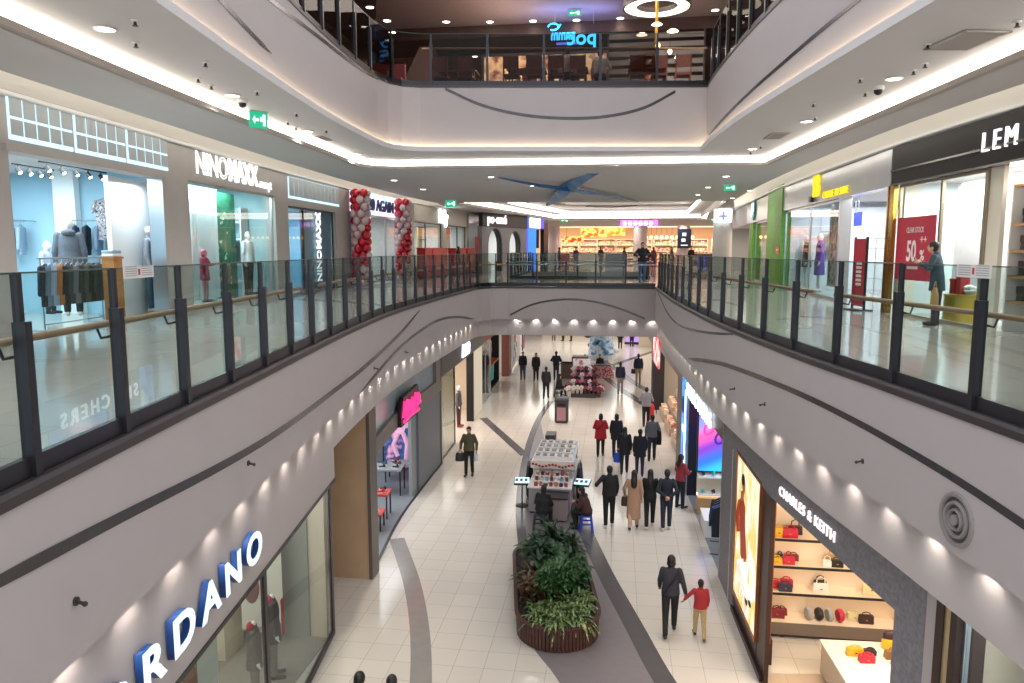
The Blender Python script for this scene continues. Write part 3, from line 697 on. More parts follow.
for x, y, rz in [(-5.0,21.3,0),(-4.3,21.4,0),(-3.0,21.4,0),(-2.35,21.4,0),(-1.75,21.5,0),(-1.15,21.6,0),(.5,21.8,0),(1.1,21.9,0),(1.75,21.9,0),(-4.6,22.9,PI),(-2.7,22.9,PI),(-1.4,23.0,PI),(.8,23.3,PI)]:
    if ch0 is None: ch0 = dining_chair((x,y,Z3), rz); o = ch0
    else: o = copy_tree(ch0, loc=(x,y,Z3), rz=rz)
    front = y < 22.5
    o['label'] = '%s red-brown wooden dining chair from the left, %s' % (nth(i if front else i-9), 'near the top floor rail' if front else 'on the far side of the restaurant tables')
    o['group'] = 'restaurant dining chairs'; i += 1
tb = None
for i, (x, y) in enumerate([(-4.65,22.1),(-2.65,22.15),(-1.45,22.25),(.8,22.55)]):
    if tb is None: tb = dining_table((x,y,Z3)); o = tb
    else: o = copy_tree(tb, loc=(x,y,Z3))
    o['label'] = '%s wooden restaurant table from the left behind the top floor rail' % nth(i); o['group'] = 'restaurant tables'
t = thing('bench_seat', 'low red bench seat at the left end of the top floor restaurant', 'bench', (-6.6,21.2,Z3))
q = MB(); q.box(-.9,.5,-.25,.25,.12,.45); q.build('cushion', M('bench_red','7a2f2a',.6), t); q = MB(); q.box(-.9,.5,.2,.32,.12,.9); q.build('backrest', M('bench_red'), t); q = MB(); q.box(-.85,.45,-.2,.2,0,.12); q.build('plinth', m_dark, t)
# sloping stair side in the restaurant
t = thing('sloped_panel', 'dark sloping stair panel at the left of the restaurant', 'panel', (-6.9, 24.2, Z3))
q = MB(); q.plate([(-.6,0),(2.2,0),(.9,2.1),(.5,2.1)], 0, .25); q.build('body', M('panel_brown','5a4038',.5), t); q = MB(); q.tube([(.9,-.02,2.12),(2.25,-.02,0)],.03,6); q.build('edge_rail', m_dark, t)
area((-2,29,15.1), 6, 4, 420, (1,.85,.75)); area((-2,22.6,15.1), 7, 1.5, 160, (1,.85,.75))
for px, py, pz in ((1.45,22.9,13.35),(-3.2,23.6,13.6)):  # second one is an added fill without a bulb, lighting ceiling and chairs
    l = bpy.data.lights.new('bulb', 'POINT'); l.energy = 70; l.color = (1,.85,.72); l.shadow_soft_size = .1; o = bpy.data.objects.new('bulb_and_fill_light', l); o.location = (px,py,pz); COL.objects.link(o)
# ================================================================== people and mannequins
SK = M('skin', 'c99a7c', .5, noise=.04, nscale=20)
HAIR = M('hair_black', '15110f', .4, noise=.2, nscale=40)
def cloth(c, n=.1): return M('cloth_'+c, c, .8, noise=n, nscale=25, bump=.15)
m_shoe_d = M('shoe_dark', '1d1b1c', .5); m_shoe_w = M('shoe_pale', 'c9c6c4', .5)
def figure(name, label, cat, loc, rz, h=1.68, top='26262b', tlen='hip', sleeve='long', legs='1b1b1f', shoes=None, hair='short', skin=None, hairmat=None,
           stride=0., arms=None, sit=False, lean=0., fat=1., vox=.014, group=None, face=False, headturn=0., skirt=None, collar=None, headless=False, barehead=False, hood=None, headtilt=0., topmat=None):
    root = thing(name, label, cat, loc, rz, group)
    sk = skin or SK; s = h/1.68; hm = hairmat or HAIR
    # --- joints (at 1.68 m, facing +y)
    dz = -.42 if sit else 0
    hips = [V((sg*.088, 0, .90+dz)) for sg in (-1, 1)]
    knees = []; ankles = []; footp = []
    for i, sg in enumerate((-1, 1)):
        if sit:
            k = V((sg*.11, .40, .50)); a = V((sg*.12, .36+.05*sg, .085)); p = 0
        else:
            st = stride*sg
            t1 = st*.85 if st > 0 else st*.55; t2 = st*.45 if st > 0 else st*1.35; p = 0 if st >= 0 else st*.9
            k = hips[i]+V((sg*.005, .42*math.sin(t1), -.42*math.cos(t1))); a = k+V((0, .40*math.sin(t2), -.40*math.cos(t2)))
        knees.append(k); ankles.append(a); footp.append(p)
    toes = []
    for i in (0, 1):
        p = footp[i]; toes.append(ankles[i]+V(((-1, 1)[i]*.02, .155*math.cos(p)+.05*math.sin(p), -.05+.155*math.sin(p))))
    low = min([a.z-.085 for a in ankles]+[t.z-.035 for t in toes])
    sh = -low if not sit else 0
    mv = V((0, 0, sh))
    hips = [p+mv for p in hips]; knees = [p+mv for p in knees]; ankles = [p+mv for p in ankles]; toes = [p+mv for p in toes]
    B = dz+sh   # lift of the trunk
    def tp(x, y, z):   # trunk point, leaning forward
        f = max(0, (z-.95))*math.tan(lean); return V((x, y+f, z+B-abs(f)*.25*(z-.95)))
    shoulders = [tp(sg*.163, 0, 1.39) for sg in (-1, 1)]
    hc = tp(0, .015, 1.585); ht = hc+V((0, math.sin(headtilt)*.05, 0))
    dflt = [(-1, -stride*.7), (1, stride*-.7)]
    EW = []
    for i, sg in enumerate((-1, 1)):
        c = (arms or (None, None))[i]
        if c is None or isinstance(c, (int, float)):
            b = (-stride*.8*sg) if c is None else c
            e = shoulders[i]+V((sg*.055, .27*math.sin(b), -.27*math.cos(b))); w = e+V((sg*.0, .235*math.sin(b+.25), -.235*math.cos(b+.25)))
        else: e = V(c[0])+V((0,0,B)); w = V(c[1])+V((0,0,B))
        EW.append((e, w))
    # --- body: one skin
    q = MB()
    if not headless:
        q.ell(ht, (.075, .093, .11)); q.ell(ht+V((0, .03, -.055)), (.05, .06, .055)); q.ell(ht+V((0, .098, -.012)), (.014, .02, .026), 8, 6)
        for sg in (-1, 1): q.ell(ht+V((sg*.076, -.005, -.01)), (.012, .024, .033), 8, 6)
        if face: q.ell(ht+V((0,.085,.03)), (.05,.016,.012), 8, 6); q.ell(ht+V((0,.088,-.055)), (.025,.012,.01), 8, 6)
    q.caps(tp(0, -.005, 1.38), ht+V((0, -.012, -.07)), .056, .05)
    q.eloft([(tp(0,0,z).x, tp(0,0,z).y, tp(0,0,z).z, rx, ry) for z, rx, ry in ((.86,.13,.095),(.95,.155,.11),(1.08,.135,.095),(1.25,.16,.105),(1.36,.165,.09),(1.42,.09,.06))])
    for i in (0, 1):
        q.caps(shoulders[i], EW[i][0], .05, .04); q.caps(EW[i][0], EW[i][1], .04, .027)
        d = (EW[i][1]-EW[i][0]).normalized(); q.caps(EW[i][1], EW[i][1]+d*.07, .026, .033)
        q.caps(hips[i]+V((0,0,.03)), knees[i], .078, .053); q.caps(knees[i], ankles[i], .052, .036); q.caps(ankles[i]+V((0,-.02,-.045)), toes[i], .035, .03)
    q.caps(hips[0], hips[1], .085, .085)
    fb = MB()
    for i, sg in enumerate((-1, 1)):
        e, w = EW[i]; d = (w-e).normalized(); side = d.cross(V((0,1,0)) if abs(d.y) < .8 else V((0,0,1))).normalized()
        nrm = side.cross(d).normalized(); pb = w+d*.085
        for j, (o, l) in enumerate(((-.026,.058),(-.009,.068),(.009,.065),(.025,.05))):
            p0 = pb+side*o; p1 = p0+d*l*.5+nrm*.006; p2 = p1+d*l*.4+nrm*.018
            fb.tube([p0-d*.02, p0, p1, p2], [.009,.009,.0085,.006], 6)
        p0 = w+d*.03+side*.03*sg*-1; fb.tube([p0-side*.01*sg*-1, p0+d*.02+side*.012*sg*-1+nrm*.012, p0+d*.05+side*.014*sg*-1+nrm*.02], [.012,.01,.007], 6)
    for z in (q, fb): z.v = [tuple(V(p)*s) for p in z.v]
    body = remesh(q, vox, 'body', sk, root)
    me2 = bpy.data.meshes.new('f'); me2.from_pydata(fb.v, [], fb.f)
    bm = bmesh.new(); bm.from_mesh(body.data); bm.from_mesh(me2); bm.to_mesh(body.data); bm.free(); bpy.data.meshes.remove(me2)
    body.data.polygons.foreach_set('use_smooth', [True]*len(body.data.polygons))
    def part(q, nm, mat, v=None):
        q.v = [tuple(V(p)*s) for p in q.v]; return remesh(q, v or vox, nm, mat, root)
    # --- trousers / skirt
    if legs:
        q = MB()
        for i in (0, 1):
            q.caps(hips[i]+V((0,0,.02)), knees[i], .098, .072); q.caps(knees[i], ankles[i]+V((0,0,.02)), .07, .056)
        q.eloft([(0,0,z+B,rx,ry) for z, rx, ry in ((.82,.15,.105),(.9,.172,.125),(1.0,.165,.12),(1.04,.155,.11))])
        part(q, 'trousers', cloth(legs))
    # --- top
    hem = {'waist':.98,'hip':.86,'thigh':.70,'knee':.48,'calf':.3}[tlen]
    prof = [(1.435,.075,.065),(1.42,.13,.082),(1.37,.172,.102),(1.26,.178*fat,.12*fat),(1.1,.17*fat,.117*fat),(.97,.182*fat,.13*fat)]
    if hem < .97: prof.append((.88,.19*fat,.135*fat))
    if hem < .86: prof += [(hem+.02,.2*fat,.15*fat+.04*abs(stride)),(hem,.2*fat,.15*fat+.04*abs(stride))]
    q = MB()
    if sit: prof = [p for p in prof if p[0] > .9]
    q.eloft([(tp(0,0,z).x, tp(0,0,z).y, tp(0,0,z).z, rx, ry) for z, rx, ry in prof], 18)
    for i in (0, 1):
        e, w = EW[i]; sd = shoulders[i]
        q.caps(sd, e, .063*(.5+.5*fat), .054*(.5+.5*fat))
        if sleeve == 'long': q.caps(e, w+(w-e).normalized()*-.01, .056*(.5+.5*fat), .042)
    q.caps(tp(0,-.01,1.40), tp(0,-.005,1.455), .075, .068)
    part(q, 'jacket' if sleeve == 'long' else 'shirt', topmat or cloth(top))
    if collar:
        q = MB(); q.caps(tp(0,-.03,1.43), tp(0,-.035,1.47), .085, .08); part(q, 'collar', cloth(collar))
    # --- shoes
    for i in (0, 1):
        q = MB(); q.caps(ankles[i]+V((0,-.03,-.045)), toes[i]+V((0,.01,.005)), .043, .037); q.caps(ankles[i], ankles[i]+V((0,0,-.03)), .044, .04); part(q, 'shoe', shoes or m_shoe_d)
    # --- hair
    if hair and not headless:
        q = MB()
        q.ell(ht+V((0,-.016,.025)), (.088,.1,.105)); q.ell(ht+V((0,-.035,-.03)), (.075,.07,.08))
        if hair == 'short': q.ell(ht+V((0,.035,.075)), (.06,.05,.04))
        if hair in ('long', 'longer'):
            z1 = -.38 if hair == 'longer' else -.26
            q.loft([[(ht.x+rx*math.cos(2*PI*j/12), ht.y+yy+ry*math.sin(2*PI*j/12), ht.z+z) for j in range(12)] for z, yy, rx, ry in ((.05,-.03,.08,.06),(-.08,-.07,.09,.05),(-.18,-.115,.095,.045),(z1*.85,-.135,.08,.04),(z1,-.135,.05,.02))])
        if hair == 'bob': q.ell(ht+V((0,-.03,-.05)), (.095,.085,.09))
        if hair == 'pony': q.caps(ht+V((0,-.1,.03)), ht+V((0,-.15,-.16)), .032, .02)
        if hair == 'bun': q.ell(ht+V((0,-.09,.07)), (.045,.045,.045))
        part(q, 'hair', hm)
    if hood:
        q = MB(); q.ell(tp(0,-.09,1.44), (.115,.07,.06)); q.ell(tp(0,-.02,1.455), (.1,.08,.04)); part(q, 'hood', cloth(hood))
    if face and not headless:
        for sg in (-1, 1):
            q = MB(); q.ell((ht+V((sg*.03,.084,.012)))*s, (.011*s,.008*s,.007*s), 8, 6); q.build('eye', M('eye_dark','1a1412',.3), root, 80)
        q = MB(); q.ell((ht+V((0,.094,-.055)))*s, (.022*s,.008*s,.005*s), 8, 6); q.build('mouth', M('lips','9a5a4c',.5), root, 80)
    root['wrists'] = [list((w+(w-e).normalized()*.1)*s) for e, w in EW]
    return root
def hand_pos(p, i):
    w = V(p['wrists'][i]); return Matrix.Translation(p.location) @ Matrix.Rotation(p.rotation_euler[2], 4, 'Z') @ w
def handbag(name, label, loc, rz, size, mat, strap=.22, cat='bag', hmat=None):
    """soft bag hanging from its handle; loc is where the handle is held"""
    t = thing(name, label, cat, loc, rz); a, b, c = size
    q = MB(); q.eloft([(0,0,-strap-c,a*.5,b*.5),(0,0,-strap-c*.9,a*.56,b*.56),(0,0,-strap-c*.4,a*.54,b*.5),(0,0,-strap,a*.46,b*.2)], 16); q.build('bag_body', mat, t, 50)
    q = MB(); q.tube([(-a*.35,0,-strap-.01),(-a*.2,0,-strap*.3),(0,0,0),(a*.2,0,-strap*.3),(a*.35,0,-strap-.01)], .009, 6); q.build('handle', hmat or mat, t, 60)
    return t
# ---- crowd on the ground floor (walking away from the camera unless turned)
b1 = '1d1d21'
NV = .013
p = figure('person', 'woman in a dark jacket and black trousers leading a child by the hand', 'person', (1.2,14.5,0), -.05, 1.66, '33333b', 'hip', legs='1a1a1d', hair='bob', stride=.38, arms=(None, ((.25,-.02,1.12),(.30,.03,.91))), vox=NV, shoes=m_shoe_d)
q = MB(); q.tube([V(v) for v in [(.16,-.115,1.4),(.05,-.155,1.2),(-.1,-.15,1.0),(-.17,-.1,.88)]], .014, 6); q.build('bag_strap', m_black, p)
figure('person', 'child in a red sweater and khaki trousers holding a grown-up by the hand', 'person', (1.78,14.42,0), 0.05, 1.22, 'a52a30', 'hip', legs='b59a70', hair='short', stride=-.3, arms=(((-.33,.04,1.2),(-.42,.06,1.08)), .1), vox=.011, shoes=M('boot_brown','3b241c',.6))
figure('person', 'man all in black walking alone beside the woman in the long beige coat', 'person', (-.08,20.25,0), .1, 1.74, '1b1b1f', 'hip', legs='17171a', stride=.12, arms=(((-.36,-.1,1.2),(-.34,.12,1.1)), .15), fat=1.08, vox=NV, shoes=m_shoe_w)
pb = figure('person', 'woman in a long beige coat with very long black hair', 'person', (.6,20.2,0), -.06, 1.66, 'b08a70', 'calf', legs='c9a58c', hair='longer', stride=.22, arms=(((-.28,.0,1.14),(-.26,.1,.95)), None), vox=NV)
hp = hand_pos(pb, 0); handbag('handbag', 'small brown handbag hanging from the arm of the woman in beige', hp+V((0,0,.05)), 0, (.2,.12,.26), M('leather_brown','3d2a26',.5), .05)
figure('person', 'woman in a black jacket with very long hair, beside the long beige coat', 'person', (1.05,20.35,0), 0, 1.66, '17171a', 'hip', legs='141417', hair='longer', stride=.3, arms=(((-.24,.02,1.12),(-.2,.2,1.05)), ((.24,.02,1.12),(.2,.2,1.05))), vox=NV, shoes=m_shoe_w)
figure('person', 'man in a navy jacket with both hands clasped behind his back', 'person', (1.5,20.25,0), .03, 1.7, '20242f', 'hip', legs='232a3b', stride=.12, arms=(((-.27,-.1,1.13),(-.06,-.17,.99)), ((.27,-.1,1.13),(.07,-.18,.98))), vox=NV, shoes=m_shoe_w)
figure('person', 'woman in a dark red jacket standing at the entrance of the shoe shop', 'person', (2.03,22.1,0), -.9, 1.64, '8e2f3b', 'hip', legs='17171a', hair='long', stride=.05, arms=(((-.24,.05,1.13),(-.12,.26,1.12)), ((.24,.05,1.13),(.12,.26,1.12))), vox=.015)
p = figure('person', 'woman in a bright red long padded coat with short hair', 'person', (-.47,27.45,0), 0, 1.62, 'b8222f', 'thigh', legs='17171a', hair='bob', stride=.12, fat=1.2, arms=(((-.26,.02,1.13),(-.15,.2,1.1)), ((.26,.02,1.13),(.15,.2,1.1))), vox=.016)
q = MB(); q.tube([(.16,-.13,1.36),(0,-.19,1.2),(-.18,-.16,1.05)], .016, 6); q.build('bag_strap', m_black, p)
figure('person', 'person in a dark navy coat walking beside the red padded coat', 'person', (.12,27.4,0), 0, 1.64, '1a1e2a', 'thigh', legs='1a1d26', hair='bob', stride=.2, fat=1.1, vox=.016)
ph = figure('person', 'woman in a black coat with a pale fur collar carrying a blue bag', 'person', (.4,25.35,0), 0, 1.64, '17171b', 'thigh', legs='131315', hair='long', stride=.25, fat=1.05, collar='b9b2ae', vox=.015)
hp = hand_pos(ph, 0); handbag('shopping_bag', 'bright blue shopping bag in the hand of the woman with the fur collar', hp+V((-.03,0,0)), 0, (.24,.13,.34), M('bag_blue','1d4fc0',.5), .12)
figure('person', 'person in a plain black coat arm in arm with the woman carrying the blue bag', 'person', (.92,25.2,0), 0, 1.62, '15151a', 'thigh', legs='20243a', hair='bun', stride=-.2, fat=1.12, vox=.015)
pv = figure('person', 'man in a grey waistcoat with dark sleeves and a jacket over his right arm', 'person', (1.42,27.1,0), 0, 1.72, '60616b', 'hip', legs='20222c', stride=.15, arms=(.05, ((.26,.0,1.14),(.24,.2,1.1))), vox=.016)
t = thing('carried_jacket', 'black jacket draped over the right arm of the man in the grey waistcoat', 'jacket', hand_pos(pv, 1)+V((0,-.1,0)), 0)
q = MB(); q.eloft([(0,0,-.55,.12,.05),(0,0,-.3,.13,.07),(0,0,-.05,.11,.06),(0,0,.02,.06,.05)], 12); q.build('cloth', cloth('17171b'), t, 60)
figure('person', 'man in a light grey jacket and black trousers beside the red extinguisher', 'person', (1.42,32.5,0), 0, 1.74, '85828a', 'hip', legs='15151a', stride=.15, fat=1.1, arms=(((-.27,.02,1.13),(-.16,.2,1.08)), ((.27,.02,1.13),(.16,.2,1.08))), vox=.018)
pk = figure('person', 'man in a dark navy jacket and khaki trousers, walking away far down the hall', 'person', (1.38,43,0), 0, 1.76, '23273a', 'hip', legs='9a8568', stride=.15, fat=1.12, vox=.022)
handbag('handbag', 'dark bag hanging at the left side of the man in khaki trousers', hand_pos(pk,0)+V((-.03,0,.15)), 0, (.28,.14,.26), M('bag_black','1b1b20',.5), .15)
figure('person', 'man in a blue-black jacket and pale grey trousers nearer than the man in khaki', 'person', (.33,39.9,0), 0, 1.72, '262a3f', 'hip', legs='8d8480', stride=.1, fat=1.08, vox=.02)
po = figure('person', 'man in an olive shirt with a bag in each hand, walking toward the camera', 'person', (-4.91,24.4,0), PI, 1.7, '4d4a33', 'hip', legs='17171a', stride=.16, hair='short', face=True, fat=1.08, vox=.014, arms=(((-.27,.0,1.14),(-.27,.08,.92)), ((.27,.0,1.14),(.28,.08,.93))))
handbag('handbag', 'black bag in the right hand of the man in the olive shirt', hand_pos(po,1)+V((0,0,.06)), .3, (.3,.14,.3), M('bag_black'), .08)
handbag('plastic_bag', 'pale plastic bag in the left hand of the man in the olive shirt', hand_pos(po,0), 0, (.16,.12,.2), M('bag_pale','c5c8cc',.4), .07)
figure('person', 'person in a black jacket and blue jeans, left of the pair far down the hall', 'person', (-5.45,43.6,0), PI, 1.68, '1c1c22', 'hip', legs='35415c', stride=.1, fat=1.1, face=True, vox=.022)
figure('person', 'person in a black coat, right of the pair far down the hall', 'person', (-4.62,43.3,0), PI, 1.66, '191b20', 'thigh', legs='1a1a1f', hair='long', stride=.1, fat=1.1, face=True, collar='9a9a98', vox=.022)
figure('person', 'person in black walking away with arms swinging, in front of the far pair', 'person', (-3.52,38,0), -.1, 1.68, '17181b', 'hip', legs='141416', stride=.22, fat=1.1, vox=.02)
figure('person', 'person in dark navy with hands in front, walking away near the flower stand', 'person', (-3.45,43.7,0), .1, 1.72, '232838', 'hip', legs='262b3c', stride=.12, arms=(((-.3,.02,1.15),(-.2,.18,1.08)), ((.3,.02,1.15),(.2,.18,1.08))), fat=1.08, vox=.022)
figure('person', 'distant person in black at the far end of the hall, left one', 'person', (.42,58.5,0), 0, 1.7, '17171b', 'hip', legs='141418', stride=.05, vox=.03)
figure('person', 'distant person in black at the far end of the hall, right one', 'person', (1.35,59.8,0), 0, 1.7, '222025', 'hip', legs='191920', stride=.1, vox=.03)
figure('person', 'person passing closely below the camera on the left, dark hair and pale top', 'person', (-3.6,9.69,0), -.05, 1.62, '3b3440', 'hip', legs='22222a', hair='long', stride=.2, vox=.014)
figure('person', 'person passing closely below the camera on the right of a pair, dark hair', 'person', (-3.12,9.71,0), .05, 1.6, '2a2a30', 'hip', legs='22222a', hair='bob', stride=-.2, vox=.014)
# seated stall keepers
figure('person', 'person in a black coat sitting at the small stall, left side, back to the camera', 'person', (-1.93,19.85,0), -.25, 1.64, '16161a', 'hip', legs='23232c', hair='bob', sit=True, lean=.2, fat=1.22, vox=.013, arms=(((-.24,.15,1.12),(-.12,.36,1.12)), ((.24,.15,1.12),(.1,.36,1.12))))
figure('person', 'person in a brown jacket sitting on the blue stool looking down at a phone', 'person', (-.66,19.95,0), 1.25, 1.64, '4a2c2a', 'hip', legs='17171a', hair='long', sit=True, lean=.3, fat=1.08, vox=.013, arms=(((-.22,.2,1.12),(-.07,.4,1.18)), ((.22,.2,1.12),(.07,.4,1.18))), face=True)
figure('person', 'person in black sitting at the left of the pink flower stand', 'person', (-2.95,38.7,0), -.9, 1.62, '18181b', 'hip', legs='18181b', hair='long', sit=True, lean=.15, vox=.02)
figure('person', 'seller with dark hair behind the far red-clothed stall, left one', 'person', (-1.85,46.4,0), PI, 1.6, '2b2226', 'hip', legs='19191d', hair='bob', sit=True, vox=.024, face=True)
figure('person', 'seller in dark clothes behind the far red-clothed stall, right one', 'person', (-.9,46.3,0), PI, 1.66, '1c1b1f', 'hip', legs='19191d', hair='long', sit=True, vox=.024, face=True)
# upper gallery
pm = figure('person', 'young man in a grey-blue shirt looking down at his phone by the right balustrade', 'person', (6.12,15.25,ZF), .95, 1.60, '3b4a54', 'thigh', legs='3a3a40', stride=.0, hair='short', lean=.12, vox=.011, face=True, headtilt=.5, sleeve='long', arms=(((-.23,.1,1.15),(-.07,.32,1.24)), ((.23,.1,1.15),(.05,.32,1.26))))
t = thing('phone', 'phone in the hands of the young man by the right balustrade', 'phone', hand_pos(pm, 0), .95); q = MB(); q.obox((.04,.02,.03), (.07,.012,.14), rx=-.6); q.build('body', m_black, t); q = MB(); q.obox((.04,.013,.031), (.06,.004,.125), rx=-.6); q.build('screen', E('phone_screen','9fb6c8',.8), t)
handbag('paper_bag', 'tan paper bag hanging at the side of the young man with the phone', V((5.98,14.98,ZF+.86)), .9, (.2,.12,.34), M('paper_tan','b08b55',.7), .12)
figure('person', 'man in black jacket and blue jeans leaning at the far balustrade of the cross bridge', 'person', (1.15,33.5,ZF), PI, 1.76, '17171c', 'hip', legs='3d5a80', face=True, fat=1.08, vox=.018, arms=(((-.34,.02,1.16),(-.2,.2,1.1)), ((.34,.02,1.16),(.2,.2,1.1))), stride=.12)
figure('person', 'person in black standing in front of the long cream shop on the left gallery', 'person', (-9.0,42,ZF), 1.4, 1.64, '141418', 'thigh', legs='17171c', hair='bob', vox=.02)
# top floor diners
figure('person', 'diner in a white shirt sitting behind the top floor rail, left one', 'person', (-1.45,21.62,Z3), 0, 1.66, 'c9c5c8', 'hip', legs='22222a', sit=True, lean=.1, vox=.015)
figure('person', 'diner in a pale top sitting behind the top floor rail, right one with bent arm', 'person', (-.55,21.9,Z3), 0, 1.66, 'cfcac6', 'hip', legs='5a2a2a', sit=True, lean=.12, vox=.015, arms=(None, ((.3,.1,1.15),(.25,.3,1.2))))
# ================================================================== shop helpers
def shell(F, u0, u1, d0, depth, zc, wall, ceil=None, floor=None, back=True):
    q = F.mb()
    if back: q.box(u0,u1,depth,depth+.1,0,zc)
    q.box(u0-.06,u0,d0,depth+.1,0,zc); q.box(u1,u1+.06,d0,depth+.1,0,zc); struct(q, 'wall_shop_interior', wall)
    q = F.mb(); q.box(u0,u1,d0,depth+.1,zc,zc+.06); struct(q, 'ceiling_shop_interior', ceil or m_ceil)
    if floor: q = F.mb(); q.box(u0,u1,d0,depth,.0,.008); struct(q, 'floor_shop_interior', floor)
def wallbox(F, boxes, mat, name='wall_shop_front'):
    q = F.mb()
    for bx in boxes: q.box(*bx)
    return struct(q, name, mat)
_win = [0]
def window(F, u0, u1, z0, z1, d=.1, frame=.05, mat=None, gl=None, splits=()):
    """a fixed shop window: frame bars round one or more panes"""
    _win[0] += 1; n = 'window_%d' % _win[0]; mat = mat or m_dark
    q = F.mb(); us = [u0]+list(splits)+[u1]
    for i in range(len(us)-1): q.box(us[i]+frame*.5, us[i+1]-frame*.5, d+.015, d+.027, z0+frame*.5, z1-frame*.5)
    g = struct(q, n, gl or m_shopglass)
    q = F.mb(); q.box(u0,u1,d,d+.06,z0,z0+frame); q.box(u0,u1,d,d+.06,z1-frame,z1)
    for u in us: q.box(u-frame/2,u+frame/2,d,d+.06,z0,z1)
    o = q.build('window_frame', mat, g)
    return g
def sarea(F, u, d, z, su, sd, e, col=(1,.97,.93)):
    p = F.pt(u, d, z); area(p, su, sd, e, col, F.rz)
def at(F, u, d, z): return tuple(F.pt(u, d, z))
m_hang = M('hanger_metal', '9a9a9c', .3, .8)
def garment(name, label, cat, loc, rz, col, L=.72, w=.2, sleeve=.45, group=None, mat=None):
    t = thing(name, label, cat, loc, rz, group)
    q = MB(); q.eloft([(0,0,-L,w*1.08,.05),(0,0,-L*.6,w,.055),(0,0,-.16,w*1.02,.055),(0,0,-.09,w*.75,.045),(0,0,-.05,w*.25,.035)], 14)
    if sleeve:
        for s in (-1,1): q.caps((s*w*.92,0,-.13), (s*(w*1.25),.01,-.13-sleeve), .052, .036, 8)
    q.build('cloth', mat or cloth(col), t, 60)
    q = MB(); q.tube([(-w*.8,0,-.09),(0,0,-.02),(w*.8,0,-.09)], .007, 5); q.tube([(0,0,-.02),(0,0,.02),(.015,0,.035),(.0,0,.05)], .004, 5); q.build('hanger', m_hang, t)
    return t
def rack(name, label, loc, rz, L, h, mat=None):
    t = thing(name, label, 'clothes rack', loc, rz); mat = mat or m_hang
    q = MB(); q.tube([(0,0,h),(L,0,h)], .015, 8); q.build('rail', mat, t)
    for x in (.06, L-.06):
        q = MB(); q.tube([(x,0,.02),(x,0,h)], .014, 8); q.tube([(x,-.26,.02),(x,.26,.02)], .014, 8); q.build('leg', mat, t)
    q = MB(); q.tube([(.06,0,.12),(L-.06,0,.12)], .01, 6); q.build('lower_bar', mat, t)
    return t
CN = {'1d2430':'dark navy','5c7186':'steel blue','8aa3ba':'pale blue','a06a35':'tan','222428':'black','3b3f44':'charcoal','6d7076':'grey','30343a':'dark grey','4a4f45':'olive grey','25282c':'soft black','7d3a3c':'dark red','b9bcc2':'light grey','2f3f63':'blue','e2e0de':'white','9a3946':'wine red','c8b9a6':'beige','4d3f3a':'brown','d9d2cc':'cream','6a4a7a':'purple'}
def hang_row(F, u0, u1, d, z, cols, where, rz_off=1.2, **k):
    n = len(cols)
    for i, c in enumerate(cols):
        u = u0+(u1-u0)*(i+.5)/n
        garment('hanging_jacket', '%s hanging %s jacket %s' % (nth(i), CN[c], where), 'jacket', at(F,u,d,z), F.rz+rz_off, c, group='jackets '+where[where.find('on'):] if 'on' in where else None, **k)
def folded(F, u, d, z, cols, where, w=.3, dd=.24):
    for i, c in enumerate(cols):
        t = thing('folded_sweater', '%s folded %s sweater up %s' % (nth(i), CN[c], where), 'sweater', at(F,u,d,z+i*.062), F.rz)
        q = MB(); q.loft([[(a*w/2*k, b*dd/2*k, zz) for a, b in ((-1,-.9),(-.9,-1),(.9,-1),(1,-.9),(1,.9),(.9,1),(-.9,1),(-1,.9))] for zz, k in ((0,.94),(.012,1),(.048,1),(.06,.93))]); q.build('cloth', cloth(c), t, 50)
m_mann = M('mannequin_white', 'd8d6d4', .4)
m_trk = M('track_black', '1a1a1c', .4)
m_trkl = E('track_lens', 'f4fbff', 12)
def track(F, u0, u1, d, z, n, label):
    t = thing('track_light', label, 'light', at(F,u0,d,z), F.rz); L = u1-u0
    q = MB(); q.box(0,L,-.02,.02,-.03,0); q.build('track', m_trk, t)
    for i in range(n):
        x = L*(i+.5)/n; q = MB(); q.tube([(x,0,-.03),(x,0,-.1)], .012, 6); q.tube([(x,.02,-.08),(x,-.05,-.17)], [.04,.045], 12); hd = q.build('head', m_trk, t, 40)
        q = MB(); q.tube([(x,-.05,-.17),(x,-.054,-.175)], .036, 12); q.build('lens', m_trkl, hd)
m_blue_in = M('shop_interior_blue', '9fc6da', .7); m_white_in = M('shop_interior_white', 'e4e8ea', .7); m_cream = M('shopfront_cream', 'b9b2aa', .6, noise=.02)
m_greyf = M('shopfront_grey', 'aea7a3', .55, noise=.04, nscale=3)
m_tilegrey = M('header_tile', 'aeb5b8', .5); m_icy = E('icy_backlight', 'c5ecff', 1.3)
def header_panels(F, u0, u1, z0, z1, groups, cols, rows, where):
    """relief panels of small tiles with light leaking between them"""
    w = (u1-u0)/groups
    for g in range(groups):
        a = u0+g*w+.04; bq = u0+(g+1)*w-.04
        t = thing('lit_header_panel', '%s light-edged tile panel from the left %s' % (nth(g), where), 'panel', at(F,a,-.02,z0), F.rz); W = bq-a; Hh = z1-z0
        q = MB(); q.box(0,W,-.008,.02,0,Hh); q.build('backlight', m_icy, t)
        for i in range(cols):
            for j in range(rows):
                x0 = W*i/cols; x1 = W*(i+1)/cols; y0 = Hh*j/rows; y1 = Hh*(j+1)/rows
                q = MB(); q.box(x0+.022,x1-.016,-.02,-.008,y0+(.07 if j == 0 else .03),y1-.012); q.build('tile', m_tilegrey, t)
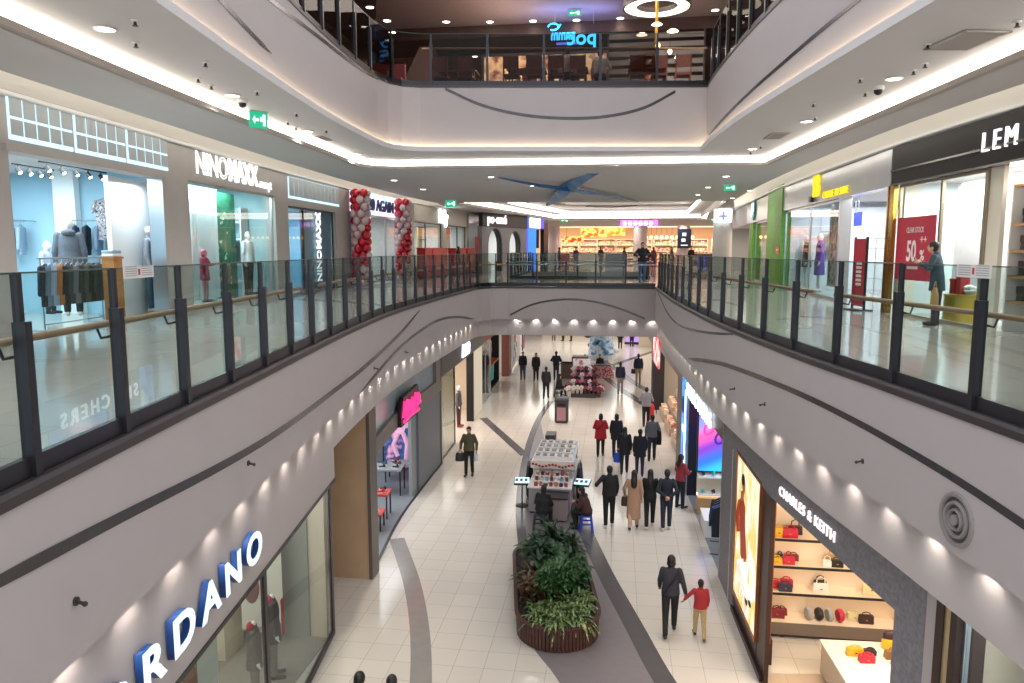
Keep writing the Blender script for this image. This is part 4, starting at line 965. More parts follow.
# ================================================================== upper gallery, left: long shop with two fronts
def LF(y0, y1): return Front((S2L(y0),y0), (S2L(y1),y1), ZF)
F = LF(6.0, 9.7)
wallbox(F, [(0,F.w,0,.3,0,3.75)], m_greyf)
A = LF(9.7, 15.9); w = A.w; uL = A.uY(10.35); uR = A.uY(14.75)
wallbox(A, [(0,uL,0,.3,0,3.75),(uR,w,0,.3,0,3.75),(uL,uR,0,.3,2.95,3.75),(uL-.1,uR+.1,-.06,0,2.95,3.05),(0,w,-.06,0,3.42+.35,3.85)], m_greyf)
header_panels(A, uL, uR+.3, 3.13, 3.77, 3, 5, 2, 'above the blue-lit clothing shop')
shell(A, .0, w-.08, .3, 6.5, 3.2, m_blue_in)
sarea(A, (uL+uR)/2, 2.6, 3.1, 3.5, 3.5, 330, (.8,.95,1))
track(A, 3.65, 4.85, 2.2, 3.12, 4, 'black track with four spotlights, nearer one in the blue-lit clothing shop')
track(A, 3.3, 5.4, 1.4, 3.12, 5, 'black track with five spotlights, deeper one in the blue-lit clothing shop')
for i, (u, d) in enumerate([(uL+.5,1.4),(uL+2.6,2.2)]):
    o = downlight(at(A,u,d,3.19), energy=25); o['label'] = '%s round ceiling lamp of the blue-lit clothing shop, from the left' % nth(i); o['group'] = 'clothing shop ceiling lamps'
# white lit partition at the right of the opening
u0 = 4.4; q = A.mb(); q.box(u0, w-.1, .75, .85, .0, 2.95); struct(q, 'wall_shop_partition', m_white_in)
sarea(A, 4.95, .48, 2.85, .8, .25, 30, (.8,.93,1))
wallbox(A, [(uR-.02,uR,-.03,.3,0,2.95)], m_chrome, 'trim_30')
figure('mannequin', 'mannequin in grey jacket and jeans at the right edge of the blue-lit shop window', 'mannequin', at(A, 5.38, .53, .1), A.rz+PI+.25, 1.85, '8d98a6', 'hip', legs='3a5876', shoes=m_shoe_w, hair=None, skin=m_mann, vox=.015)
# things seen through the opening
u0 = 2.15; rk = rack('clothes_rack', 'steel clothes rack full of jackets at the front of the blue-lit shop', at(A,u0,.75,0), A.rz, 1.85, 1.3)
hang_row(A, u0+.1, u0+1.8, .75, 1.25, ['1d2430','5c7186','8aa3ba','a06a35','222428','3b3f44','6d7076','30343a','4a4f45','25282c','3b3f44'], 'from the left on the front rack of the blue-lit shop', .3, L=.8, w=.24)
t = thing('wooden_display_box', 'tan wooden display box beside the front jacket rack', 'box', at(A,3.72,.42,0), A.rz)
q = MB(); q.box(-.05,.24,-.12,.12,.0,1.28); q.build('body', M('box_wood','a8743f',.5,noise=.15,nscale=9), t); q = MB(); q.box(-.07,.26,-.14,.14,1.28,1.32); q.build('top', M('box_wood'), t)
folded(A, 3.81, .42, 1.32, ['e2e0de','8aa3ba'], 'on the tan wooden box')
figure('mannequin', 'mannequin in a grey hooded jacket with a sling strap, standing behind the jacket rack', 'mannequin', at(A, 4.0, 1.4, .12), .62, 1.95, '59616c', 'hip', legs='2a2f36', shoes=m_shoe_w, hair=None, skin=m_mann, vox=.014, hood='59616c')
figure('mannequin', 'smaller white mannequin in a pale blue shirt deeper in the blue-lit shop', 'mannequin', at(A, 4.45, 2.2, .12), A.rz+PI, 1.5, '9fb0c8', 'hip', legs='3a3f4c', hair=None, skin=m_mann, vox=.018)
t = thing('display_table', 'white two-tier display table in the blue-lit shop', 'table', at(A, 1.2, 3.0, 0), A.rz)
q = MB(); q.box(0,2.2,0,.8,.9,.95); q.build('tabletop', m_white, t); q = MB(); q.box(.0,2.2,.1,.7,.45,.49); q.build('lower_shelf', m_white, t)
for x in (.04,2.12):
    for y in (.04,.72): q = MB(); q.box(x,x+.04,y,y+.04,0,.9); q.build('leg', m_white, t)
for k, cc in enumerate((['6a4a7a','2f3f63'],['b9bcc2','8aa3ba'],['2f3f63','222428'],['e2e0de','6d7076'])): folded(A, 1.5+k*.5, 3.4, .95, cc, 'in the %s pile of the white display table' % nth(k))
for j, (u, cols) in enumerate([(3.7, ['7d3a3c','1d2430','2f3f63','1d2430','2f3f63','8aa3ba','5c7186','8aa3ba']), (1.9, ['2f3f63','1d2430','5c7186'])]):
    wr = 'on the %s side wall rail' % ('long' if j == 0 else 'short')
    for i, c in enumerate(cols[::-1]): garment('hanging_jacket', '%s hanging %s jacket from the front %s' % (nth(i), CN[c], wr), 'jacket', at(A, w-.45, u+.27*i, 2.05), A.rz+.35, c, group='jackets '+wr)
    t = thing('side_rail', '%s chrome rail on the side wall of the blue-lit shop' % ('long' if j == 0 else 'short'), 'rail', at(A,w-.45,u-.15,2.1), A.rz); L2 = .27*len(cols)+.1; q = MB(); q.tube([(0,0,0),(0,L2,0)],.015,6); q.build('bar', m_chrome, t); q = MB(); q.tube([(0,.05,0),(.36,.05,0)],.012,6); q.tube([(0,L2-.05,0),(.36,L2-.05,0)],.012,6); q.build('arms', m_chrome, t)
garment('hanging_dress', 'printed dress hanging high on a hook in the blue-lit shop', 'dress', at(A, 5.75, 1.7, 2.62), .8, '888', .95, .2, .2, mat=blotch('print_cloth', ['2c2c34','b8b6bd','55545c','d6d4d8'], 14, 0, .8))
t = thing('hook_stand', 'thin metal stand holding the printed dress', 'stand', at(A, 5.75, 1.76, 0), A.rz); q = MB(); q.tube([(0,0,.03),(0,0,2.6)],.014,6); q.build('pole', m_chrome, t); q = MB(); q.lathe([(.2,0),(.2,.02),(.03,.035)],16); q.build('foot', m_chrome, t)
q = A.mb(); q.box(w-.3, w-.1, 2.5, 3.0, 0, 3.2); struct(q, 'pillar_shop_white', M('white_lit_pillar','eef4f6',.5))

# ---- second front: NINOMAXX window
B = LF(15.9, 21.6); w = B.w; u0 = .02; u1 = B.uY(21.0)
wallbox(B, [(u1,w,0,.3,0,3.75),(0,u1,0,.3,3.03,3.75),(0,u1,0,.3,0,.12)], m_greyf)
window(B, u0, u1, .12, 3.03, .1, .04, m_chrome)
shell(B, 0, w, .3, 3.2, 3.3, M('shop_interior_aqua', 'b9dbe2', .7))
sarea(B, w*.45, 1.2, 3.2, 3.6, 1.2, 330, (.85,.97,1))
t = thing('shop_sign', 'white lit shop sign, half outlined half solid, on the grey left facade', 'sign', at(B, B.uY(16.25), -.02, 3.22), B.rz)
m_sign = E('sign_white', 'ffffff', 1.3)
def endx(o): return o.location.x+max(v.co.x for v in o.data.vertices)
o = text('outlined_lettering', 'NINO', m_sign, .74, t, (0,0,0), outline=.013, sx=.86)
o = text('solid_lettering', 'MAXX', m_sign, .74, t, (endx(o)+.05,0,0), ext=.02, off=.028, sx=.82, spacing=1.06)
o = text('small_lettering', 'concept', m_sign, .36, t, (endx(o)+.08,0,-.03), ext=.02, off=.003, sx=.72)
q = MB(); q.box(-.02,endx(o),-.005,.02,.08,.12); q.build('rail', m_greyf, t)
t = thing('white_drape', 'white translucent drape in the window under the outlined white sign', 'drape', at(B, 1.8, 1.0, .15), B.rz)
q = MB(); n = 40; q.loft([[(1.65*i/n, .06*math.sin(i*1.3), z) for i in range(n+1)] for z in (0, 2.9)], False, False); q.build('cloth', M('drape_white','e9f2f4',.8), t, 60); q = MB(); q.tube([(-.05,0,2.92),(1.7,0,2.92)],.015,6); q.build('rod', m_chrome, t)
t = thing('leaf_panel', 'green leafy panel with pale dots in the left shop window', 'panel', at(B, 3.5, 1.1, .1), B.rz)
q = MB(); q.box(0,1.3,0,.05,0,2.95); q.build('board', M('panel_green','2f7a5c',.6,noise=.35,nscale=7), t)
for i in range(26):
    x = .12+.76*random.random(); z = .3+2.2*random.random(); q = MB(); q.ell((x,-.01,z),(.022,.012,.04),8,6); q.build('dot', M('dot_pale','cfe8c8',.5), t)
figure('mannequin', 'child mannequin in a red dress and red hat in the left shop window', 'mannequin', at(B, 1.58, .5, .14), B.rz+PI, 1.3, 'b03a55', 'thigh', legs=None, hair='bob', hairmat=M('hat_red','b8344e',.7), skin=M('mannequin_pink','c88f8f',.5), vox=.014, arms=(((-.3,.05,1.2),(-.4,.2,1.25)), None))
figure('mannequin', 'mannequin in a white T-shirt and black trousers in the left shop window', 'mannequin', at(B, 4.65, .7, .14), B.rz+PI-.2, 1.82, 'dfe3e6', 'hip', sleeve='short', legs='1b1d24', hair=None, skin=m_mann, vox=.014)
t = thing('display_shelf', 'white wall shelves with folded clothes beside the white T-shirt mannequin', 'shelf', at(B, w-.62, 2.6, 0), B.rz-PI/2)
for k, z in enumerate((.5,1.0,1.75,2.25)): q = MB(); q.box(0,1.5,0,.45,z,z+.04); q.build('shelf', m_white, t)
q = MB(); q.box(0,1.5,.45,.5,0,2.7); q.build('back_panel', m_blue_in, t); q = MB(); q.box(-.04,0,0,.5,0,2.7); q.box(1.5,1.54,0,.5,0,2.7); q.build('sides', m_white, t)
for k, (z, cc) in enumerate(((.54,['222428','3b3f44']),(1.79,['1d2430','6d7076']),(2.29,['e2e0de','8aa3ba']))):
    folded(B, w-.4, 2.25, z, cc, 'in the left pile on the %s white wall shelf' % ('lowest','third','top')[k]); folded(B, w-.4, 1.55, z, cc[::-1], 'in the right pile on the %s white wall shelf' % ('lowest','third','top')[k])
for i, c in enumerate(['9a3946','3b3f44','9a3946','222428','3b3f44']): garment('hanging_jacket', '%s hanging %s jacket from the back under the wall shelves' % (nth(i), CN[c]), 'jacket', at(B, w-.4, 2.4-.26*i, 1.7), B.rz+.5, c, .6, group='jackets under the wall shelves')

# ---- third front: glass door with upright lettering
Cc = LF(21.6, 27.4); w = Cc.w; ua = Cc.uY(22.0); ub = Cc.uY(26.4)
wallbox(Cc, [(0,ua,0,.3,0,3.75),(ub,w,0,.3,0,3.75),(ua,ub,0,.3,2.83,3.75)], m_greyf)
header_panels(Cc, ua, ub+.4, 3.05, 3.7, 1, 12, 1, 'over the dark blue glass door')
shell(Cc, ua, ub, .3, 2.2, 2.83, M('door_room_blue', '86b6cc', .7))
sarea(Cc, (ua+ub)/2, 1.2, 2.7, 2.5, 1, 110, (.8,.94,1))
window(Cc, ua, ub, 0, 2.83, .1, .07, m_dark, None, (ua+(ub-ua)*.34,))
t = thing('upright_sign', 'upright white lettering running up the dark blue glass door', 'sign', at(Cc, ua+2.95, .06, .35), Cc.rz)
o = text('outlined_lettering', 'NINO', m_sign, .58, t, (0,0,0), (PI/2,-PI/2,0), outline=.011, sx=.72); text('solid_lettering', 'MAXX', m_sign, .58, t, (0,0,max(v.co.x for v in o.data.vertices)+.04), (PI/2,-PI/2,0), ext=.01, off=.022, sx=.72, spacing=1.06)
q = Cc.mb(); q.box(ua+1.4,ub-.1,.16,.2,.05,2.75); struct(q, 'wall_door_panel', M('door_panel_blue','5d8fae',.4))

# ---- 20 AGAIN with the balloon columns
D = LF(27.4, 36.2); w = D.w; ua = D.uY(28.0); ub = D.uY(34.6)
wallbox(D, [(0,ua,0,.3,0,3.75),(ub,w,0,.3,0,3.75)], m_greyf)
t = thing('lit_sign_board', 'pale blue lit sign board with navy letters between the balloon columns', 'sign', at(D, ua, -.05, 2.95), D.rz)
q = MB(); q.box(0,ub-ua,0,.3,0,.85); q.build('board', blotch('again_board', ['9fd8ff','f2f4ff','dcd0ff','a8e4ff'], .8, .9), t)
text('lettering', '20 AGAIN', M('letter_navy','1d2a5c',.5), .68, t, (D.uY(29.9)-ua,-.03,.16), ext=.03, off=.01, sx=1.12)
shell(D, ua, ub, .3, 4.5, 2.95, m_white_in); sarea(D, (ua+ub)/2, 2, 2.9, 4, 2.5, 120)
wallbox(D, [(ua,ua+.16,-.05,.3,0,2.95),(ub-.16,ub,-.05,.3,0,2.95)], M('violet_jamb','b9b4e8',.4), 'trim_31')
window(D, ua+.16, ub-.16, .05, 2.9, .1, .07, m_chrome, None, (ua+2.4, ua+4.6))
t = thing('shop_counter', 'dark grey counter with red shelves inside the balloon shop', 'counter', at(D, ua+1.6, 2.4, 0), D.rz)
q = MB(); q.box(0,2.4,0,.7,0,1.35); q.build('body', M('counter_grey','6a6a72',.5), t); q = MB(); q.box(.1,1.2,-.06,0,.2,1.1); q.build('red_panel', M('panel_red','a8323a',.5), t)
m_bal = [M('balloon_red','c4152f',.18, coat=.6), M('balloon_pearl','d9b9bd',.2, coat=.6)]
def balloon_column(loc, rz, label):
    t = thing('balloon_column', label, 'balloons', loc, rz)
    q = MB(); q.tube([(0,0,0),(0,0,3.75)], .03, 8); q.build('pole', m_white, t); q = MB(); q.lathe([(.25,0),(.25,.03),(.05,.05)],16); q.build('foot', m_white, t)
    for k in range(14):
        for j in range(5):
            a = 2*PI*j/5+k*.6; z = .18+k*.265
            q = MB(); q.ell((.26*math.cos(a), .26*math.sin(a), z), (.155,.155,.165), 10, 8); q.build('balloon', m_bal[0 if (j in (0,1) or (j == 2 and k % 2)) else 1], t, 80)
balloon_column(at(D, D.uY(27.95), -.45, 0), D.rz, 'red and white balloon column left of the pale blue sign board')
balloon_column(at(D, D.uY(33.45), -.45, 0), D.rz, 'red and white balloon column right of the pale blue sign board')

# ---- long cream shop with red counters
G = LF(36.2, 47.2); w = G.w
wallbox(G, [(0,.5,0,.3,0,3.75),(w-.5,w,0,.3,0,3.75),(0,w,0,.3,2.9,3.75),(w*.52-.35,w*.52+.35,0,.3,0,2.9)], M('cream_facade','c9c5bb',.6,noise=.02))
shell(G, .5, w-.5, .3, 5, 2.95, m_white_in); sarea(G, w/2, 2, 2.9, 8, 2.5, 200)
window(G, .5, w*.52-.35, 0, 2.9, .1, .06, m_dark, None, (2.6,)); window(G, w*.52+.35, w-.5, 0, 2.9, .1, .06, m_dark, None, (w*.52+3,))
t = thing('shop_sign', 'white glowing shop sign with a bright halo above the long cream shop', 'sign', at(G, w*.5-.9, -.05, 2.75), G.rz); text('lettering', 'Pu\'y', E('sign_halo','f2fbff',6), .95, t, (0,0,.25), ext=.04, off=.02)
m_red = M('counter_red','c02a2c',.4)
for i, (u, L) in enumerate(((.7,1.1),(2.0,2.6),(w*.52+.5,2.3),(w*.52+3.2,1.4))):
    t = thing('red_counter', '%s red display counter from the left along the long cream shop' % nth(i), 'counter', at(G,u,-.5,0), G.rz); q = MB(); q.box(0,L,0,.45,.08,1.5); q.build('body', m_red, t); q = MB(); q.box(-.03,L+.03,-.03,.48,1.5,1.56); q.build('top', m_red, t); q = MB(); q.box(.05,L-.05,.05,.4,0,.08); q.build('plinth', m_dark, t)
t = thing('red_banner_stand', 'narrow red banner stand at the right end of the long cream shop', 'banner', at(G,w-.3,-.6,0), G.rz); q = MB(); q.box(-.3,.3,-.02,.02,.1,2.3); q.build('banner', m_red, t); q = MB(); q.box(-.3,.3,-.2,.2,0,.05); q.build('foot', m_dark, t)
t = thing('wall_poster', 'poster with a dark header and a person inside the long cream shop', 'poster', at(G,w*.52+.7,.6,1.3), G.rz); q = MB(); q.box(0,2.4,0,.04,0,1.1); q.build('sheet', M('poster_pale','d6dadf',.6), t); q = MB(); q.box(0,2.4,-.02,.04,1.1,1.5); q.build('header', m_black, t); q = MB(); q.ell((1.3,-.02,.55),(.14,.02,.18)); q.ell((1.3,-.02,.15),(.3,.02,.2)); q.build('portrait', M('portrait_dark','4a3a3c',.6), t)
t = thing('shelf_niche', 'lit shelf niche beside the sign pillar of the long cream shop', 'shelf', at(G,w*.52-1.3,.9,.8), G.rz); q = MB(); q.box(0,.7,.25,.3,0,1.9); q.build('back_panel', M('niche_yellow','d8cf9a',.6), t)
for z in (0,.6,1.2,1.9): q = MB(); q.box(0,.7,0,.25,z,z+.04); q.build('shelf', m_dark, t)

# ---- arched shop and the blue-lit front at the bend
P0 = (-8.55,47.2); P1 = (-6.35,53.0)
Hh = Front(P0, P1, ZF); w = Hh.w
def arch_wall(F, w, arches, zt, mat):
    """wall with arched openings, 0.35 m thick"""
    q = F.mb(); cuts = []
    for (c, hw, sp) in arches: cuts.append((c-hw, c+hw, c, hw, sp))
    u = 0
    for (a, bq, c, hw, sp) in cuts:
        q.box(u,a,0,.35,0,zt); n = 14; top = [(c-hw*math.cos(PI*k/n), sp+hw*1.25*math.sin(PI*k/n)) for k in range(n+1)]
        q.plate([(a,sp)]+top[1:-1]+[(bq,sp),(bq,zt),(a,zt)], 0, .35); u = bq
    q.box(u,w,0,.35,0,zt); return struct(q, 'wall_arched_front', mat)
arch_wall(Hh, w, [(1.75,.95,1.7),(4.5,.85,1.7)], 3.0, M('arch_grey','9d9a9c',.6))
t = thing('sign_fascia', 'dark sign fascia with white lettering above the two arches', 'sign', at(Hh,0,-.06,2.95), Hh.rz); q = MB(); q.box(0,w,0,.3,0,.95); q.build('board', M('board_brown','332c2b',.5), t); text('lettering', 'po-em\u00e9', m_sign, .82, t, (.55,-.03,.25), ext=.03, off=.02)
shell(Hh, 0, w, .36, 4, 3.1, m_white_in); sarea(Hh, w/2, 1.8, 3, 4, 2, 130)
for i, u in enumerate((1.75,4.5)):
    t = thing('arch_liner', 'black curved liner inside the %s arch of the white and grey shop' % ('left','right')[i], 'trim', at(Hh,u,.1,0), Hh.rz); hw = (.95,.85)[i]; q = MB(); n = 14
    pts = [(hw,0),(hw,1.7)]+[(hw*math.cos(PI*k/n),1.7+hw*1.25*math.sin(PI*k/n)) for k in range(1,n//2+2)]
    q.loft([[(x-.12,-.0,z),(x,-.0,z),(x,.3,z),(x-.12,.3,z)] for x, z in pts]); q.build('liner', m_black, t)
figure('mannequin', 'mannequin in black and white clothes inside the left arch', 'mannequin', at(Hh,2.2,1.4,0), Hh.rz+PI, 1.75, '222428', 'hip', legs='d9d2cc', hair=None, skin=m_mann, vox=.022)
for i in range(3):
    t = thing('display_cube', '%s white display cube from the left inside the left arch' % nth(i), 'cube', at(Hh,1.1+.45*i,.5+.1*i,0), Hh.rz); q = MB(); q.box(0,.35,0,.35,0,.3+.15*i); q.build('body', m_white, t); q = MB(); q.box(-.01,.36,-.01,.36,.3+.15*i,.32+.15*i); q.build('top', m_white, t)
Bl = Front(P1, (-5.2,57.2), ZF); w = Bl.w
wallbox(Bl, [(0,w,0,.3,3.0,3.75),(w-.9,w,0,.3,0,3)], M('front_black','1a1a24',.4))
t = thing('blue_light_panel', 'bright blue lit wall panel at the bend of the left gallery', 'panel', at(Bl,.1,-.05,0), Bl.rz); q = MB(); q.box(0,1.6,0,.2,0,3.0); q.build('panel', E('panel_blue','2f86ff',1.2), t); q = MB(); q.box(-.1,0,-.02,.22,0,3.75); q.build('edge', E('edge_blue','4a54ff',1.6), t)
t = thing('shop_sign', 'small white lit sign box over the blue panel', 'sign', at(Bl,.5,-.12,3.05), Bl.rz); q = MB(); q.box(0,1.9,0,.1,0,.7); q.build('lit_box', E('sign_bluewhite','dfeaff',3.), t); q = MB(); q.box(1.9,2.6,0,.08,0,.7); q.build('side_panel', E('edge_violet','5a46e0',1.4), t)
# ================================================================== upper gallery, right
def RF(y0, y1): return Front((S2R(y0),y0), (S2R(y1),y1), ZF)
m_kbhead = M('header_silver', 'b4b4b8', .25, .25, noise=.03, nscale=2)
m_lemhead = M('header_black_gloss', '151415', .45, .0, noise=.1, nscale=2, spec=.18)
m_goldp = M('pillar_gold', 'b08a3c', .22, .85, noise=.2, nscale=4)
m_greenp = M('pillar_green', '5c9630', .5, noise=.2, nscale=5)
# ---- black headed bag shop
Lm = RF(18.3, 13.2); Lm.w = w = Lm.w*2.1
ua = .5; um = 2.17; ue = 3.76
wallbox(Lm, [(0.1,w,-.02,.3,2.93,3.73)], m_lemhead, 'wall_black_header')
wallbox(Lm, [(0.1,w,-.05,-.02,3.2,3.24),(0.1,w,-.05,.3,2.89,2.93)], M('header_trim','6c6a6a',.2,.6), 'trim_40')
t = thing('shop_sign', 'white lit letters on the black shop header at the right edge', 'sign', at(Lm, 3.78, -.04, 3.14), Lm.rz)
text('lettering', 'LEM', m_sign, .5, t, (.0,0,.03), ext=.02, off=-.004, spacing=1.4, sx=1.0)
wallbox(Lm, [(.1,.3,-.03,.06,0,2.93)], m_goldp, 'column_gold')
shell(Lm, .1, w, .3, 4.0, 2.95, M('shop_warm_white','ece4d6',.7)); sarea(Lm, um+1.5, 1.8, 2.9, 6, 2.4, 400, (1,.96,.9))
window(Lm, .3, um, .0, 2.9, .1, .06, M('bronze_frame','9a8c78',.3,.5)); window(Lm, um, ue, 0, 2.9, .1, .07, M('bronze_frame'), None, ())
q = Lm.mb(); q.box(.5, ue, 1.25, 1.33, .05, 2.9); struct(q, 'wall_window_backing', m_white_in); sarea(Lm, (.5+ue)/2, .7, 2.85, 3, .6, 80)
q = Lm.mb(); q.box(ue+.0, ue+.1, .08, .2, 0, 2.93); struct(q, 'column_bronze', M('bronze_frame')); q = Lm.mb(); q.box(ue+.1, 4.26, .12, .2, 0, 2.93); struct(q, 'wall_shop_panel', M('panel_ivory','e2dccb',.5))
t = thing('sale_poster', 'large red sale poster reading 50% in the shop window on the right', 'poster', at(Lm, .36, .08, .8), Lm.rz)
q = MB(); q.box(0,1.75,-.02,.0,0,1.36); q.build('sheet', M('poster_red','b8243f',.5,noise=.06,nscale=2), t)
mp = M('poster_white','f2e6e6',.6)
text('percent', '50', mp, .62, t, (.55,-.03,.42), ext=.004, off=.012, sx=.72); text('percent_sign', '%', mp, .3, t, (1.17,-.03,.44), ext=.004, off=.004); text('plus_signs', '++', mp, .26, t, (1.15,-.03,.78), ext=.004)
text('headline', 'CLEAR STOCK', mp, .17, t, (.5,-.03,1.02), ext=.003, sx=.72); q = MB(); q.box(.62,1.1,-.03,-.02,.24,.3); q.build('small_line', mp, t)
t = thing('display_shelf', 'wooden edged wall shelves with dark handbags at the right edge', 'shelf', at(Lm, 3.92, .5, 0), Lm.rz)
SZ = (.55,1.0,1.45,1.92,2.6); m_sw = M('shelf_wood','a8835a',.5,noise=.1)
for z in SZ: q = MB(); q.box(0,2.6,0,.42,z-.05,z); q.build('shelf', m_sw, t)
q = MB(); q.box(-.05,2.65,.42,.47,0,2.65); q.build('back_panel', M('shelf_back','efe7da',.6), t); [MB().box(x,x+.05,0,.42,0,2.65).build('side_panel', m_white, t) for x in (-.05,2.6)]
def hbag(loc, rz, size, col, label, kind=0, group=None):
    """small structured handbag: body, flap and handle"""
    a, b, c = size; t = thing('handbag', label, 'bag', loc, rz, group); m = M('bag_'+col, col, .45, noise=.06, nscale=12)
    q = MB(); q.loft([[(x*a/2*k, y*b/2*k2, z) for x, y in ((-1,-.85),(-.92,-1),(.92,-1),(1,-.85),(1,.85),(.92,1),(-.92,1),(-1,.85))] for z, k, k2 in ((0,.97,.95),(.02*c,1,1),(c*.7,.97,.9),(c,.92,.7))]); q.build('bag_body', m, t, 40)
    if kind != 2: q = MB(); q.plate([(-a*.46,c*1.0),(-a*.46,c*.55),(-a*.3,c*.42),(a*.3,c*.42),(a*.46,c*.55),(a*.46,c*1.0)], -b*.56, -b*.5); q.build('flap', m, t); q = MB(); q.box(-.02,.02,-b*.6,-b*.56,c*.42,c*.55); q.build('clasp', m_gold, t)
    q = MB(); hh = c*(.75 if kind else .35); q.tube([(-a*.28,0,c*.95),(-a*.24,0,c+hh*.7),(0,0,c+hh),(a*.24,0,c+hh*.7),(a*.28,0,c*.95)], .011, 6); q.build('handle', m, t, 60)
    return t
for k, (z, n) in enumerate(((.55,3),(1.0,3),(1.45,3),(1.92,2))):
    for i in range(n): hbag(at(Lm, 3.92+.3+i*.62, .7, z), Lm.rz, (.42,.16,.26), ('2a2830','3a2a2c','4a3433')[(i+k)%3], '%s dark handbag from the left on the %s wooden shelf at the right edge' % (nth(i), ('lowest','second','third','fourth')[k]), 1)
t = thing('display_table', 'low golden display table in the bright shop window behind the young man', 'table', at(Lm, 2.0, .75, 0), Lm.rz); q = MB(); q.lathe([(.34,0),(.34,.5),(.36,.52),(.36,.55)],24); q.build('drum', M('table_gold','c9a431',.3,.6), t, 40)
for i in (0,1):
    t = thing('gift_box', '%s red gift box on the golden display table' % ('left','right')[i], 'box', at(Lm, 1.82+.24*i, .7, .55), Lm.rz); q = MB(); q.box(-.09,.09,-.09,.09,0,.28+.08*i); q.build('body', m_red, t); q = MB(); q.box(-.1,.1,-.1,.1,.26+.08*i,.31+.08*i); q.build('lid', m_red, t)
t = thing('flower_bowl', 'bowl of white flowers on the golden display table', 'flowers', at(Lm, 2.2, .78, .55), Lm.rz); q = MB(); q.lathe([(.06,0),(.12,.08),(.1,.1)],14); q.build('bowl', m_white, t)
for i in range(9): a = i*2.4; q = MB(); q.ell((.09*math.cos(a)*(i%3)/2, .09*math.sin(a)*(i%3)/2, .14+.02*(i%2)), (.05,.05,.04), 8, 6); q.build('flower', M('petal_white','efece4',.7), t)

# ---- silver headed clothes shop
Kb = RF(29.2, 18.3); w = Kb.w; um = Kb.uY(22.05)
wallbox(Kb, [(0,w,0,.3,2.9,3.74)], m_kbhead, 'wall_silver_header'); wallbox(Kb, [(w-.06,w,-.03,.1,0,2.9)], m_goldp, 'column_gold_slim')
shell(Kb, .0, w, .3, 6.0, 3.2, M('shop_cool_white','dfe8ee',.7)); sarea(Kb, w*.7, 2.6, 3.1, 4, 4, 330, (.93,.97,1)); sarea(Kb, w*.25, 2.2, 3.1, 3.5, 3, 200, (.85,.9,1))
window(Kb, .0, um, 0, 2.9, .1, .07, m_chrome, None, (um*.5,))
wallbox(Kb, [(um-.06,um+.06,-.02,.3,0,2.9)], m_chrome, 'trim_41')
t = thing('shop_sign', 'yellow shop sign with smaller yellow words on the silver header', 'sign', at(Kb, Kb.uY(24.9), -.04, 2.98), Kb.rz)
m_yel = E('sign_yellow','ffdf1f',1.0)
text('monogram', 'KB', m_yel, .95, t, (0,0,.12), ext=.03, off=.0, sx=.6, spacing=1.12); text('lettering', 'CHOOSE TO SHINE', m_yel, .3, t, (1.15,0,.0), ext=.015, off=-.004, sx=.85, spacing=1.12)
q = MB(); q.box(-.28,.02,-.06,.02,-.02,.16); q.build('dark_tag', m_black, t)
t = thing('fitting_door', 'cyan tinted fitting room door at the back of the silver headed shop', 'door', at(Kb, um+.6, 5.85, 0), Kb.rz); q = MB(); q.box(0,1.7,0,.06,0,2.6); q.build('leaf', M('door_cyan','62aeb8',.3), t); q = MB(); q.box(-.06,0,-.02,.08,0,2.66); q.box(1.7,1.76,-.02,.08,0,2.66); q.box(0,1.7,-.02,.08,2.6,2.66); q.build('frame', m_dark, t)
rk = rack('clothes_rack', 'chrome clothes rack with black and white garments in the silver headed shop', at(Kb, um+1.0, 1.7, 0), Kb.rz, 2.4, 2.0)
hang_row(Kb, um+1.1, um+3.3, 1.7, 1.96, ['222428','e2e0de','222428','3b3f44','e2e0de','25282c','25282c','e2e0de','9a3946','222428','b9bcc2'], 'from the left on the chrome rack under the silver header', 1.15, L=1.0)
t = thing('ladder_rack', 'white ladder style clothes stand in front of the black and white garments', 'stand', at(Kb, um+.5, .6, 0), Kb.rz)
q = MB()
for x in (0,.75,1.5): q.tube([(x,0,0),(x,0,1.75)],.018,6)
q.build('uprights', m_white, t); q = MB()
for z in (.3,.7,1.1,1.5,1.75): q.tube([(0,0,z),(1.5,0,z)],.014,6)
q.build('rungs', m_white, t)
t = thing('red_banner_stand', 'red upright banner stand in front of the silver headed shop', 'banner', at(Kb, Kb.uY(18.95), -.35, 0), Kb.rz+.2); q = MB(); q.box(-.26,.26,-.025,.025,.1,1.72); q.build('banner', M('banner_red','b01f35',.4), t); q = MB(); q.box(-.32,.32,-.2,.2,0,.03); q.box(-.28,-.26,-.03,.03,0,1.76); q.box(.26,.28,-.03,.03,0,1.76); q.build('stand', m_dark, t); q = MB(); [q.box(-.12,.12,-.03,-.024,.6+.1*k,.66+.1*k) for k in range(6)]; q.build('faded_lines', mp, t)
figure('mannequin', 'white mannequin in a dark dress in the window of the silver headed shop', 'mannequin', at(Kb, Kb.uY(28.7), .8, .0), Kb.rz+PI, 1.95, '2b2f38', 'thigh', legs=None, hair=None, skin=m_mann, shoes=m_mann, vox=.017)
figure('mannequin', 'white mannequin in a violet dress beside the dark dress', 'mannequin', at(Kb, Kb.uY(27.3), .9, .0), Kb.rz+PI, 2.0, '5a3a9a', 'knee', legs=None, hair=None, skin=m_mann, shoes=m_mann, vox=.017)
for i, (u, c) in enumerate(((Kb.uY(28.6),'c8b9a6'),(Kb.uY(28.2),'d9d2cc'),(Kb.uY(27.8),'c8b9a6'))): garment('hanging_dress', '%s pale dress from the left hanging at the far end of the silver shop window' % nth(i), 'dress', at(Kb,u,1.3,2.05), Kb.rz+.3, c, .95, .2, .3)
